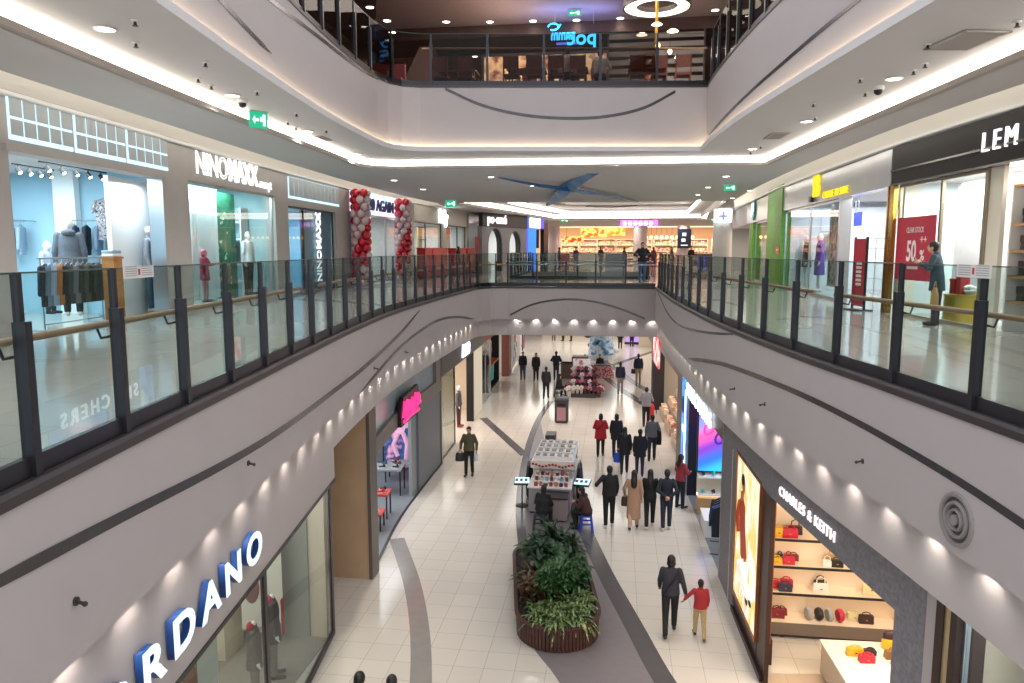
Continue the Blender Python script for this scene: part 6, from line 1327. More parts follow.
# ================================================================== ground floor, right side
# ---- handbag shop with lightbox and shelves
Ca = GRF(17.3, 12.95); uA = Ca.uY(15.7); uB = Ca.uY(13.6); uC = Ca.w; Ck = GRF(12.95, 8.3); w = Ck.w; uD = Ck.uY(8.9)
wallbox(Ca, [(0,uA,-.03,.35,0,4.28),(uA,Ca.w,-.03,.35,3.5,4.28)], m_grey_stone, 'wall_stone_portal'); wallbox(Ck, [(uD,w,-.03,.35,0,4.28),(0,uD,-.03,.35,3.5,4.28)], m_grey_stone, 'wall_stone_portal')
wallbox(Ca, [(uB+.05,uC,-.0,.08,0,3.5)], M('frame_dark_brown','3a2723',.35,.2,noise=.1), 'column_dark_frame'); wallbox(Ca, [(uA,uB,.0,.3,0,.5),(uA-.05,uB+.6,-.06,.08,0,.12)], M('frame_dark_brown'), 'trim_54')
shell(Ck, -3.2, uD+.3, .35, 5.0, 3.45, M('handbag_wall','ddc9b2',.7)); q = Ck.mb(); q.box(-.3,uD,.0,5,0,.012); struct(q, 'floor_handbag_shop', tiles('handbag_floor','c4ad96','a8937e',.8,.3)); sarea(Ck, uD/2, 2.2, 3.4, 3.5, 3, 230, (1,.86,.7))
q = Ck.mb(); q.box(0,uD,-.05,.0,0,.02); struct(q, 'trim_55', m_dark)
t = thing('lightbox', 'tall bright yellow lightbox picture of a figure beside the handbag shop', 'lightbox', at(Ca, uA, -.02, .5), Ca.rz); W = uB-uA
q = MB(); q.box(0,W,0,.25,0,3.0); q.build('picture', blotch('lightbox_print',['f2dc7a','fffbe8','e6c434','ffffff','c9a81c'],1.3,.62,.3,4.,stretch=(1.,1.,.45)), t)
q = MB(); q.box(-.05,0,-.03,.27,-.05,3.05); q.box(W,W+.05,-.03,.27,-.05,3.05); q.box(0,W,-.03,.27,-.05,0); q.box(0,W,-.03,.27,3.0,3.05); q.build('frame', M('frame_copper','9a5a34',.3,.6), t)
q = MB(); q.plate([(.42,2.2),(.62,2.28),(.84,2.12),(.9,1.75),(1.12,1.2),(1.02,.95),(.62,1.02),(.5,1.5),(.4,1.8)], -.012, 0); q.tube([(.45,-.008,2.12),(.28,-.008,1.75),(.42,-.008,1.45)], .06, 8); q.build('figure_dress', M('figure_orange','a8452a',.5,emit=.25,ecol='a8452a'), t, 60)
q = MB(); q.ell((.66,-.008,2.5),(.13,.012,.17)); q.tube([(.64,-.006,2.38),(.62,-.006,2.2)],.05,8); q.build('figure_skin', M('figure_skin','9a6648',.5,emit=.3,ecol='9a6648'), t, 60)
q = MB(); q.ell((.62,-.012,2.6),(.17,.01,.14)); q.build('figure_hair', M('figure_hair','2a1a14',.6), t, 60)
q = MB(); q.tube([(.8,-.006,1.0),(.98,-.006,.7),(1.22,-.006,.42)],[.13,.1,.07],8); q.tube([(.98,-.006,1.0),(1.18,-.006,.72),(1.5,-.006,.5)],[.12,.09,.06],8); q.build('figure_trousers', M('figure_pale','f3efe6',.5,emit=.45,ecol='f3efe6'), t, 60)
q = MB(); q.ell((1.28,-.01,.34),(.12,.012,.06)); q.ell((1.58,-.01,.44),(.12,.012,.06)); q.build('figure_shoes', M('figure_hair'), t, 60)
t = thing('shop_sign', 'white lit lettering on the grey stone header above the handbag shelves', 'sign', at(Ck, Ck.uY(12.5), -.05, 3.69), Ck.rz); text('lettering', 'CHARLES & KEITH', E('sign_warmwhite','fff2f0',1.15), .23, t, (0,0,0), ext=.012, off=-.0, sx=1.0, spacing=1.14)
t = thing('display_shelf', 'four-tier lit wall shelf of handbags facing the camera', 'shelf', (3.15,14.65,0), 0)
m_shelf = M('shelf_linen','e3d2bd',.6); SZ = [2.08,1.52,.96,.34]
for k, z in enumerate(SZ): q = MB(); q.box(0,2.5,.0,.46,z-.035,z); q.build('shelf', m_shelf, t); q = MB(); q.box(0,2.5,-.015,.0,z-.045,z+.005) if k < 3 else q.box(0,2.5,-.03,.0,.1,z); q.build('shelf_edge', m_black if k < 3 else M('edge_taupe','6d5f55',.5), t)
q = MB(); q.box(0,2.5,.46,.5,0,3.4); q.build('back_panel', M('shelf_backing','e8d6bf',.7), t); q = MB(); q.box(-.04,0,0,.5,0,3.4); q.box(2.5,2.54,0,.5,0,3.4); q.build('sides', m_shelf, t); q = MB(); q.box(0,2.5,.02,.45,.04,.1); q.build('plinth', m_dark, t)
for k in range(3): q = MB(); q.box(.05,2.45,.38,.42,SZ[k]-.06,SZ[k]-.04); q.build('light_strip', E('strip_warm','ffe2b8',7), t)
q = MB(); q.box(.05,2.45,.38,.42,2.72,2.74); q.build('light_strip', E('strip_warm','ffe2b8',7), t)
cnm = {'d9a92a':'yellow','c02040':'red','3a2426':'dark brown','7a2230':'wine red','2c3048':'navy','1f1d20':'black','e6e0d8':'white','8a6a3a':'olive brown','b89a6a':'tan','9a9a9c':'grey','d8d0a0':'pale yellow'}
sn = ['top','second','third','lowest']
items = [(0,.15,.12,.3,'d9a92a',0),(0,.36,.1,.3,'c02040',0),(0,.5,.3,.28,'3a2426',1),(1,.14,.12,.2,'d9a92a',0),(1,.36,.12,.24,'c02040',0),(1,.5,.32,.2,'7a2230',0),(1,.25,.38,.14,'1f1d20',2),(1,.42,.4,.14,'c02040',2),(1,1.1,.12,.2,'e6e0d8',2),(1,1.28,.12,.24,'1f1d20',0),(1,1.26,.34,.26,'b89a6a',1),
 (2,.14,.22,.24,'c02040',0),(2,.38,.3,.26,'c02040',0),(2,.32,.1,.26,'2c3048',0),(2,1.0,.12,.3,'e6e0d8',1),(2,1.05,.36,.24,'3a2426',1),(2,1.98,.2,.34,'d8d0a0',0),(2,.22,.38,.12,'d9a92a',2),
 (3,.2,.2,.3,'7a2230',0),(3,.32,.34,.22,'7a2230',0),(3,1.72,.3,.26,'d8d0a0',0),(3,1.92,.2,.28,'3a2426',0)]
cnt = {}
for k, x, d, s, c, kind in items:
    cnt[k] = cnt.get(k, -1)+1
    hbag((3.15+x, 14.65+d, SZ[k]), 0, (s, .1, s*.62), c, '%s small %s handbag counted on the %s lit shelf' % (nth(cnt[k]), cnm[c], sn[k]), kind, 'handbags on the lit shelves')
for i in range(4):
    t = thing('round_bag', '%s round bag from the left on the lowest lit shelf' % nth(i), 'bag', (3.15+.82+.2*i, 14.65+.2, SZ[3]), .2, 'round bags on the lowest shelf'); c = ('9a9a9c','1f1d20','9a9a9c','c02040')[i]; mm = M('bag_'+c,c,.45)
    q = MB(); q.tube([(-.05,0,.13),(-.02,0,.13),(.02,0,.13),(.05,0,.13)],[.11,.13,.13,.11],18); q.build('bag_body', mm, t, 50); q = MB(); q.tube([(.055,0,.13),(.06,0,.13)],.06,14); q.build('disc', M('bag_1f1d20','1f1d20',.45), t, 50)
t = thing('display_island', 'white display island block in the handbag shop', 'table', (4.5,12.75,0), .05); q = MB(); q.box(-.62,.62,-.72,.72,.05,.62); q.build('body', M('island_sand','d9c7b2',.6), t); q = MB(); q.box(-.65,.65,-.75,.75,.62,.66); q.build('top', M('island_top','eadccb',.5), t); q = MB(); q.box(-.58,.58,-.68,.68,0,.05); q.build('plinth', m_dark, t)
for i, (x, y, c, s) in enumerate(((4.28,13.0,'d9a92a',.28),(4.55,13.05,'1f1d20',.2),(4.42,12.8,'c02040',.26),(4.92,12.98,'8a6a3a',.3),(4.95,12.75,'c02040',.28))): hbag((x,y,.66), .1, (s,.13,s*.5), c, '%s bag, %s, on the white display island' % (nth(i), cnm[c]), 0)
t = thing('bag_stack', 'yellow and dark bag standing at the back of the white display island', 'bag', (4.98,13.3,.66), 0); q = MB(); q.eloft([(0,0,0,.15,.07),(0,0,.16,.16,.07),(0,0,.2,.1,.05)]); q.build('bag_body', M('bag_d9a92a'), t, 50); q = MB(); q.eloft([(0,0,.2,.14,.06),(0,0,.3,.13,.06),(0,0,.33,.08,.04)]); q.build('dark_top', M('bag_3a2426','3a2426',.4), t, 50)
# ---- pale glass front nearest the camera
Nr = GRF(8.3, 3.5); w = Nr.w
wallbox(Nr, [(0,.18,-.02,.3,0,4.2)], M('edge_pale','a8a0a0',.5), 'trim_56'); wallbox(Nr, [(.18,.3,-.03,.3,0,4.2),(.42,.52,-.03,.3,0,4.2)], M('frame_dark_brown'), 'trim_57'); wallbox(Nr, [(.3,.42,-.01,.3,0,4.2)], M('frame_champagne','c8b48e',.3,.7), 'trim_58')
window(Nr, .52, w, .02, 4.2, .05, .06, m_chrome); q = Nr.mb(); q.box(.52,w,.9,1.0,0,4.2); struct(q, 'wall_pale_backing', M('backing_pale','d5dbdc',.6)); sarea(Nr, w*.5, .5, 4.1, 4, .5, 60, (.95,.98,1))
# ---- sports shoe shop
Sk = GRF(25.0, 17.3); w = Sk.w; u1 = Sk.uY(23.6); u2 = Sk.uY(17.42)
wallbox(Sk, [(u1-.2,w,-.02,.3,3.3,4.2),(u1-.2,u1+.3,-.02,.5,0,3.3)], M('header_navy','1c1f2e',.35,.2), 'wall_navy_front'); wallbox(Sk, [(u2,w,-.04,.35,0,4.2)], M('pillar_greybrown','8d8480',.5,noise=.05), 'column_grey')
t = thing('shop_sign', 'white lit lettering on the navy header of the right shoe shop', 'sign', at(Sk, u1+.1, -.08, 3.24), Sk.rz); text('lettering', 'SKECHERS', E('sign_coolwhite','f2f8ff',2.6), .56, t, (0,0,0), ext=.02, off=.006, sx=1.3, spacing=1.5)
shell(Sk, 0, w, .5, 6, 3.35, M('shoe_wall_white','c8ced6',.7)); q = Sk.mb(); q.box(u1,u2,.02,6,0,.012); struct(q, 'floor_right_shoe_shop', M('shoe_floor_grey','7e8388',.4,noise=.05)); sarea(Sk, w*.55, 2.6, 3.3, 5, 3.5, 170, (.92,.97,1))
def adscreen(x0, x1, y, z0, z1, label, cols, e=1.3):
    """lit picture with diagonal colour bands; faces the camera"""
    t = thing('lit_screen', label, 'screen', (x0,y,z0), 0); W = x1-x0; Hh = z1-z0
    m, nt, out = nodes('screen_'+cols[0]+str(len(_mats))); L = nt.links.new
    p = nt.nodes.new('ShaderNodeBsdfPrincipled'); tc = nt.nodes.new('ShaderNodeTexCoord'); dp = nt.nodes.new('ShaderNodeVectorMath'); dp.operation = 'DOT_PRODUCT'; dp.inputs[1].default_value = (.32/W, 0, -.8/Hh)
    gr = nt.nodes.new('ShaderNodeMath'); gr.inputs[1].default_value = .75; r = nt.nodes.new('ShaderNodeValToRGB'); r.color_ramp.interpolation = 'EASE'
    while len(r.color_ramp.elements) < len(cols): r.color_ramp.elements.new(.5)
    for i, c in enumerate(cols): r.color_ramp.elements[i].position = i/(len(cols)-1); r.color_ramp.elements[i].color = (*srgb(c), 1)
    L(tc.outputs['Object'], dp.inputs[0]); L(dp.outputs['Value'], gr.inputs[0]); L(gr.outputs[0], r.inputs[0]); L(r.outputs[0], p.inputs['Emission Color']); p.inputs['Emission Strength'].default_value = e; p.inputs['Base Color'].default_value = (.02,.02,.02,1); L(p.outputs[0], out.inputs[0])
    q = MB(); q.box(0,W,0,.06,0,Hh); q.build('picture', m, t); q = MB(); q.box(-.04,0,-.02,.08,-.04,Hh+.04); q.box(W,W+.04,-.02,.08,-.04,Hh+.04); q.box(0,W,-.02,.08,-.04,0); q.box(0,W,-.02,.08,Hh,Hh+.04); q.build('frame', m_black, t)
    return t
t = adscreen(2.5, 4.1, 21.9, 1.25, 3.1, 'large lit advert of colourful sandals inside the right shoe shop', ['6a86e0','8f8ee8','ff5aa8','7a3ac0','2a6ae0','28b8e8','4aa8f0'])
for i, (x, z, c) in enumerate(((.3,1.3,'ff4a9a'),(.62,1.02,'2a2f8a'),(.92,.72,'30d0e0'))):
    q = MB(); q.tube([(x+.14*math.cos(a),-.03,z+.17*math.sin(a)+.06*math.cos(a)) for a in [2*PI*k/16 for k in range(17)]], .035, 6); q.build('sandal', M('sandal_'+c,c,.4,emit=.7,ecol=c), t, 60)
t = thing('display_shelf', 'white shelves of trainers under the sandal advert', 'shelf', (2.5,21.6,0), 0)
for z in (.62,1.15): q = MB(); q.box(0,1.7,0,.4,z-.04,z); q.build('shelf', m_white, t)
q = MB(); q.box(0,1.7,.4,.44,0,1.2); q.build('back_panel', M('shelf_backing'), t); q = MB(); q.box(0,1.7,.0,.4,0,.5); q.build('wooden_base', M('base_wood','b08a5c',.5,noise=.1), t); q = MB(); q.box(0,1.7,.3,.36,.52,.56); q.build('light_strip', E('strip_warm','ffe2b8',7), t)
for k, z in enumerate((.62,1.15)):
    for i in range(5): shoe((2.65+.3*i,21.78,z), .2, ('2fb8b8','2a2a30','3ac8d8','b83a8a','2a2a30')[(i+k)%5], '%s trainer from the left on the %s white shelf under the advert' % (nth(i), ('lower','upper')[k]), 'trainers under the advert')
rk = rack('clothes_rack', 'low clothes rack with dark blue garments at the edge of the right shoe shop', (2.75,18.6,0), 1.45, 1.0, 1.35, m_dark)
for i, c in enumerate(('1d2430','2f5ab0','1d2430','25282c','1d2430')): garment('hanging_jacket', '%s dark garment from the near end on the low rack of the right shoe shop' % nth(i), 'jacket', (2.76+.02*i,18.75+.17*i,1.31), .2, c, .85, .22, .4, 'low rack garments')
t = thing('display_plinth', 'white plinth beside the low rack of the right shoe shop', 'plinth', (2.75,20.3,0), 0); q = MB(); q.box(-.25,.5,-.5,.5,0,.45); q.build('body', m_white, t); q = MB(); q.box(-.27,.52,-.52,.52,.45,.49); q.build('top', m_white, t)
# ---- blue panels and red shop farther on
t = thing('lit_wall_panel', 'tall bright blue lit panel beside the navy shoe shop front', 'panel', at(Sk, .15, -.05, .1), Sk.rz); q = MB(); q.box(0,1.1,0,.1,0,3.9); q.build('panel', blotch('panel_skyblue',['2f8ae8','52b0ff','3a6ad8','6ac0f5'],.9,1.0), t); q = MB(); q.box(.9,1.06,-.03,0,.6,3.2); q.box(.35,.9,-.03,0,1.75,1.95); q.build('white_shape', m_sign, t); q = MB(); q.ell((.35,-.01,2.6),(.22,.03,.3)); q.build('round_mark', M('mark_blue','1a4a9a',.5), t)
Rd = GRF(37, 25.0); w = Rd.w
wallbox(Rd, [(0,w,0,.3,3.3,4.2)], M('header_greybrown','8a8280',.5)); wallbox(Rd, [(w-1.6,w-.2,.0,.4,0,3.3)], M('pillar_grey2','77736f',.5), 'column_grey'); wallbox(Rd, [(0,.9,-.05,.5,0,4.0)], M('pillar_dark','2b2528',.4), 'column_dark')
shell(Rd, 0, w, .5, 5, 3.4, M('red_shop_wall','d8bcb0',.7)); sarea(Rd, w*.5, 2, 3.3, 8, 3, 190, (1,.93,.88))
t = thing('fashion_poster', 'large red and white lit poster at the front of the far right shop', 'poster', at(Rd, .95, -.08, 2.5), Rd.rz); q = MB(); q.box(0,3.0,0,.06,0,1.6); q.build('sheet', blotch('poster_redwhite',['c8202c','e04a50','f5dcd8','d83038'],.9,.7), t); q = MB(); q.box(-.05,3.05,-.02,.08,-.05,0); q.box(-.05,3.05,-.02,.08,1.6,1.65); q.build('frame', m_dark, t)
for i in range(3):
    t = thing('stepped_stand', '%s stepped wooden display stand from the far end of the far right shop' % nth(i), 'stand', at(Rd, 1.8+2.6*i, .2, 0), Rd.rz); q = MB(); [q.box(0,1.8,.35*s,.35*s+.37,0,.35*(s+1)) for s in range(4)]; q.build('steps', M('steps_wood','b39a86',.5,noise=.1), t); q = MB(); [q.box(.1+.33*j,.36+.33*j,.35*s+.08,.35*s+.3,.35*(s+1),.35*(s+1)+.2) for s in range(4) for j in range(5)]; q.build('goods', gm[i%3], t)
Re = GRF(60, 37); wallbox(Re, [(0,Re.w,0,.3,3.0,4.2)], m_cream); shell(Re, 0, Re.w, .3, 4, 3.1, M('shop_wall_cream')); sarea(Re, Re.w/2, 2, 3, 14, 2.5, 260, (1,.92,.85))
t = thing('fire_extinguisher', 'red fire extinguisher standing by the far right shop', 'extinguisher', (1.72,33.9,0), 0); q = MB(); q.lathe([(.11,0),(.13,.05),(.13,.6),(.09,.72),(.04,.76)],18); q.build('cylinder', m_red, t, 40); q = MB(); q.tube([(0,0,.8),(0,0,.9),(.1,0,.93)],.03,8); q.build('valve', m_black, t); q = MB(); q.tube([(.05,0,.88),(.2,0,.7),(.22,0,.3)],.02,6); q.build('hose', m_black, t)
# light under the bridge and beyond, from the ceilings there
area((-2,34,4.15), 6, 6, 260, (1,.97,.92)); area((-2,58,4.15), 9, 12, 700, (1,.97,.92)); area((-8.5,57,4.15), 4, 10, 100, (1,.97,.92))

for o in bpy.data.objects:
    if o.parent and o.name.split('.')[0] in ('goods', 'goods_row', 'case_goods'): o['kind'] = 'stuff'
# ================================================================== planter in the middle of the hall
random.seed(11)
pa = V((-1.06, 14.28, 0)); pc = V((-1.48, 17.0, 0))
ax = (pc-pa).normalized(); nx = V((-ax.y, ax.x, 0))
def stadium(r, n=16):
    out = []
    for k in range(n+1): a = PI*k/n; out.append(pc+nx*(-r*math.cos(a))*1+ax*(r*math.sin(a)))
    for k in range(n+1): a = PI*k/n; out.append(pa+nx*(r*math.cos(a))-ax*(r*math.sin(a)))
    return [(p.x-pa.x, p.y-pa.y) for p in out]
t = thing('planter', 'long rounded planter of dark wooden slats in the middle of the hall', 'planter', pa)
q = MB(); q.loft([[(x,y,z) for x, y in stadium(r)] for r, z in ((.74,0),(.78,.05),(.81,.25),(.78,.46))]); q.build('inner_tub', M('tub_dark','1d1412',.7), t)
m_slat = M('planter_wood','4a2a22',.5,noise=.3,nscale=9)
q = MB(); S1 = arc_sample(stadium(.825)+stadium(.825)[:1], .075)
for x, y, dx, dy in S1: q.obox((x,y,.25), (.06,.025,.46), rz=math.atan2(dy,dx))
q.build('wooden_slats', m_slat, t)
q = MB(); P = stadium(.83)+stadium(.83)[:1]; q.sweep([(.03,.46),(-.05,.46),(-.05,.5),(.03,.5)], P); q.build('rim', m_slat, t)
q = MB(); q.prism(stadium(.76), .36, .42); q.build('soil', M('soil','2a1d15',.9,noise=.3,bump=.5), t)
def leaf(q, base, az, L, W, up, droop, fold=.25):
    """arching blade: strip of quads from the base outward"""
    d = V((math.cos(az), math.sin(az), 0)); s = V((-math.sin(az), math.cos(az), 0)); n = 5; A = []
    for i in range(n+1):
        f = i/n; p = V(base)+d*(L*(f*math.cos(up)*(1-.15*f)))+V((0,0,L*(math.sin(up)*f-droop*f*f))); wd = W*math.sin(PI*min(.97,f*.8+.12))
        A.append([p-s*wd+V((0,0,fold*wd)), p, p+s*wd+V((0,0,fold*wd))])
    vs = [p for r in A for p in r]; fs = []
    for i in range(n): fs += [(i*3,i*3+1,i*3+4,i*3+3),(i*3+1,i*3+2,i*3+5,i*3+4)]
    q._add(vs, fs)
def leafmat(nm, cols, sc=14): return blotch(nm, cols, sc, 0, .35, 2)
LM = {'dark': leafmat('leaf_dark',['102414','18351c','244624']), 'mid': leafmat('leaf_mid',['173619','244d24','345f2e']), 'stripe': blotch('leaf_striped',['2c4f26','7f9058','27491f','a3ad74'],9,0,.4,1), 'red': leafmat('leaf_red',['3a2a1c','5a3a26','33401f']), 'fine': leafmat('leaf_fine',['1d4020','355c2e','4d7040'])}
def plant(kind, loc, s, label):
    t = thing({'dark':'dracaena_plant','mid':'broadleaf_plant','stripe':'spider_plant','red':'croton_plant','fine':'bushy_plant'}[kind], label, 'plant', loc, random.random()*6)
    q = MB(); st = MB()
    if kind == 'dark':
        for c in range(3):
            b0 = V((random.uniform(-.15,.15), random.uniform(-.15,.15), 0)); hh = random.uniform(.25,.65)*s; st.tube([b0, b0+V((.02,.0,hh))], .018, 6)
            for i in range(34): leaf(q, b0+V((0,0,hh*(.4+.6*i/34))), i*2.4+c, random.uniform(.3,.46)*s, .032*s, random.uniform(.2,1.3), random.uniform(.25,.6))
    elif kind == 'mid':
        for i in range(60): hh = random.uniform(.02,.5)*s; leaf(q, (random.uniform(-.16,.16),random.uniform(-.16,.16),hh), i*2.4, random.uniform(.22,.36)*s, .05*s, random.uniform(.1,1.0), random.uniform(.2,.6))
        st.tube([(0,0,0),(.02,0,.3*s),(0,.02,.6*s)], .016, 6)
    elif kind == 'stripe':
        for i in range(80): leaf(q, (random.uniform(-.08,.08),random.uniform(-.08,.08),.12*random.random()), i*2.4, random.uniform(.3,.52)*s, .022*s, random.uniform(.35,1.3), random.uniform(.45,.95))
        st.tube([(0,0,0),(0,0,.06)], .03, 8)
    elif kind == 'red':
        for i in range(110): hh = random.uniform(.02,.5)*s; leaf(q, (random.uniform(-.2,.2),random.uniform(-.2,.2),hh), i*2.4, random.uniform(.12,.22)*s, .035*s, random.uniform(0,1.0), random.uniform(.1,.5))
        st.tube([(0,0,0),(0,0,.4*s)], .015, 6)
    else:
        for i in range(420):
            a = random.uniform(0,2*PI); e = random.uniform(.1,1.5); r = .3*s*random.uniform(.6,1); b0 = (r*math.cos(a)*math.cos(e), r*math.sin(a)*math.cos(e), .3*s+r*math.sin(e)*1.1); leaf(q, b0, a+random.uniform(-.6,.6), random.uniform(.07,.12)*s, .018*s, random.uniform(-.2,1.0), .2)
        for k in range(5): st.tube([(0,0,0),(.1*math.cos(k*1.3),.1*math.sin(k*1.3),.35*s),(.2*math.cos(k*1.3),.2*math.sin(k*1.3),.55*s)], .012, 5)
    q.build('leaves', LM[kind], t, 60); st.build('stem', M('plant_stem','4a5a2c',.6), t)
    return t
def PP(f, o): p = pa+ax*((pc-pa).length*f)+nx*o; return (p.x, p.y, .42)   # f along the planter, o across (+ is left)
plants = [('stripe',-.2,.05,1.2,'hanging over the front rim'),('stripe',-.02,.2,1.25,'in the near left bed'),('stripe',.06,-.25,1.3,'in the near right bed'),('stripe',-.16,-.35,1.2,'hanging over the front right rim'),('stripe',-.12,.4,1.15,'hanging over the front left rim'),('fine',.1,.2,1.2,'small and low, in the near left bed'),('stripe',-.12,.1,1.1,'at the near tip, left of middle'),('stripe',-.1,-.28,1.15,'at the near tip, right of middle'),('stripe',-.02,.42,1.,'at the near left rim'),('stripe',.03,-.52,1.15,'at the near right rim'),('stripe',-.06,-.08,1.05,'at the very front of the planter'),('stripe',.12,-.58,1.1,'on the right rim a little farther back'),
 ('red',.1,.5,1.25,'brownish, at the near left rim'),('red',.22,.52,1.3,'brownish, on the left rim behind the first one'),('fine',.16,-.05,1.35,'rounded, in the near middle'),('fine',.27,-.18,1.3,'rounded, just behind the front bush'),('mid',.26,.32,1.15,'left of the rounded bushes'),('mid',.3,-.5,1.1,'on the right behind the striped leaves'),
 ('dark',.4,.45,1.1,'on the left, mid length'),('mid',.42,.12,1.25,'in the middle, mid length'),('dark',.42,-.3,1.2,'on the right, mid length'),('mid',.52,-.5,1.1,'on the right rim past mid length'),('dark',.55,.35,1.25,'on the left past mid length'),('mid',.6,-.1,1.4,'in the middle past mid length'),
 ('dark',.7,.42,1.2,'on the left toward the far end'),('dark',.72,-.35,1.25,'on the right toward the far end'),('dark',.78,.05,1.45,'in the middle toward the far end'),('mid',.86,.4,1.2,'on the left at the far end'),('dark',.9,-.32,1.2,'on the right at the far end'),('dark',.98,.05,1.4,'tallest, in the middle of the far end'),('mid',1.05,-.2,1.1,'at the far tip')]
for kind, f, o, s, wh in plants:
    plant(kind, PP(f,o), s, {'dark':'dark blade-leaved plant','mid':'green broad-leaved plant','stripe':'pale striped spider plant','red':'small-leaved plant','fine':'fine-leaved bush'}[kind]+' '+wh+(' of the planter' if 'planter' not in wh else ''))
# ================================================================== small stall behind the planter
m_stall = M('stall_grey','9a9396',.5,noise=.03); m_stw = M('stall_white','e4e0de',.5)
t = thing('market_stall', 'small cosmetics stall with white display cases behind the planter', 'stall', (-1.8,22.4,0), -.02)
q = MB(); q.box(-.62,.6,-1.38,1.9,.06,.78); q.build('cabinet', m_stall, t); q = MB(); q.box(-.58,.56,-1.34,1.86,0,.06); q.build('plinth', m_dark, t)
q = MB(); q.box(-.66,.64,-1.42,1.94,.78,.82); q.build('counter', m_stw, t)
q = MB(); q.box(-.1,.55,-1.98,-1.4,.05,.68); q.build('front_cabinet', M('stall_pinkgrey','a08d8e',.5), t)
q = MB(); q.box(-.14,.59,-2.02,-1.4,.68,.72); q.build('front_counter', m_dark, t)
for sx in (-.58,.56):
    for sy in (-.45,1.85): q = MB(); q.box(sx-.02,sx+.02,sy-.02,sy+.02,.82,1.32); q.build('upright', m_chrome, t)
q = MB(); q.box(-.66,.64,-.5,1.9,1.3,1.34); q.build('top_board', m_stw, t)
q = MB(); q.box(-.68,.66,-.54,-.5,1.14,1.36); q.build('fascia_board', M('fascia_cream','e0cfc2',.6), t)
q = MB()
for k in range(13): q.ell((-.6+.1*k,-.56,1.27-.07*math.sin(k*PI/6)**2),(.045,.02,.035),8,6)
q.build('garland', M('garland_red','9a2a2c',.7,noise=.3), t)
for k in range(4): q = MB(); q.box(-.6,.58,-.35+.55*k,.0+.55*k,1.34,1.46); q.build('white_case', m_stw, t); q = MB(); [q.box(-.55+.22*j,-.42+.22*j,-.3+.55*k,-.05+.55*k,1.46,1.5) for j in range(5)]; q.build('case_goods', blotch('case_goods',['3a4a3a','b8b0a8','6a5a58','dad6d2'],6,0), t)
q = MB(); q.box(-.64,.62,.3,.34,.82,1.3); q.build('back_board', m_stw, t)
stg = [M('goods_red','a83a3c',.5),M('goods_brown','6a3a34',.5),M('goods_amber','c07a4a',.4),M('goods_pale','d8c4bc',.5),M('goods_plum','4a2a3c',.5),M('goods_blueish','8a9ab0',.4)]
i = 0
for row, (y, z) in enumerate(((-1.25,.82),(-.98,.9),(-.7,.98))):
    if row: q = MB(); q.box(-.5,.5,y-.12,y+.12,z-.03,z); q.build('stepped_shelf', m_stw, t)
    for k in range(7):
        b = thing('cosmetics_jar', '%s cosmetics jar from the left on the %s step of the stall' % (nth(k), ('lowest','middle','top')[row]), 'jar', (-1.8-.45+.15*k, 22.4+y, z), 0, 'cosmetics jars on the stall')
        q = MB(); r = random.uniform(.045,.06); hh = random.uniform(.1,.17); q.lathe([(r,0),(r,hh*.75),(r*.6,hh*.85)], 10); q.build('jar_body', stg[(k*2+row)%6], b, 40); q = MB(); q.lathe([(r*.65,hh*.85),(r*.65,hh)], 10); q.build('lid', m_dark if k%2 else m_white, b, 40)
def sidescreen(x, y, rz, label):
    t = thing('lit_tray', label, 'tray', (x,y,.0), rz); q = MB(); q.box(-.24,.24,-.3,.3,.74,.8); q.build('tray_body', m_dark, t); q = MB(); q.box(-.22,.22,-.28,.28,.8,.806); q.build('lit_top', E('tray_glow','bfe6f2',1.4), t); q = MB(); q.tube([(0,0,0),(0,0,.74)],.03,8); q.build('leg', m_chrome, t); q = MB(); q.lathe([(.2,0),(.2,.02),(.03,.04)],14); q.build('foot', m_dark, t)
    q = MB(); [q.box(-.2+.14*j,-.12+.14*j,-.1,.05,.806,.84) for j in range(3)]; q.build('samples', stg[1], t)
sidescreen(-2.72,21.65,.1,'glowing tray table at the left side of the stall'); sidescreen(-.9,21.75,-.1,'glowing tray table at the right side of the stall')
for sx, nm in ((-2.6,'left'),(-1.02,'right')):
    t = thing('dark_cloth_rack', 'dark draped rack at the %s side of the stall' % nm, 'rack', (sx,22.6,0), 0); q = MB(); q.eloft([(0,0,.1,.1,.42),(0,0,.6,.12,.45),(0,0,1.05,.07,.4)],12); q.build('cloth', cloth('26242a'), t, 60); q = MB(); q.tube([(0,-.4,0),(0,-.4,1.1),(0,.4,1.1),(0,.4,0)],.015,6); q.build('frame', m_dark, t)
t = thing('grey_cart', 'grey box with a raised side behind the stall', 'cart', (-1.85,26.0,0), 0); q = MB(); q.box(-.5,.55,-.3,.3,.08,.85); q.build('body', M('cart_grey','4a4346',.5), t); q = MB(); q.box(-.55,-.2,-.32,.32,.85,1.2); q.build('raised_box', M('cart_grey'), t); q = MB(); [q.lathe([(.05,0),(.05,.08)],10,(x,y,0)) for x in (-.4,.45) for y in (-.2,.2)]; q.build('wheels', m_black, t)
def stool(loc, col, label):
    t = thing('plastic_stool', label, 'stool', loc, .1); m = M('stool_'+col,col,.35); q = MB(); q.box(-.15,.15,-.15,.15,.41,.45); q.build('seat', m, t)
    for sx in (-1,1):
        for sy in (-1,1): q = MB(); q.loft([[(sx*(b+dx),sy*(b+dy),z) for dx, dy in ((-.03,-.03),(.03,-.03),(.03,.03),(-.03,.03))][::sx*sy] for b, z in ((.17,0),(.125,.41))]); q.build('leg', m, t)
    q = MB(); q.box(-.15,.15,-.17,-.15,.2,.24); q.box(-.15,.15,.15,.17,.2,.24); q.box(-.17,-.15,-.15,.15,.2,.24); q.box(.15,.17,-.15,.15,.2,.24); q.build('stretcher', m, t)
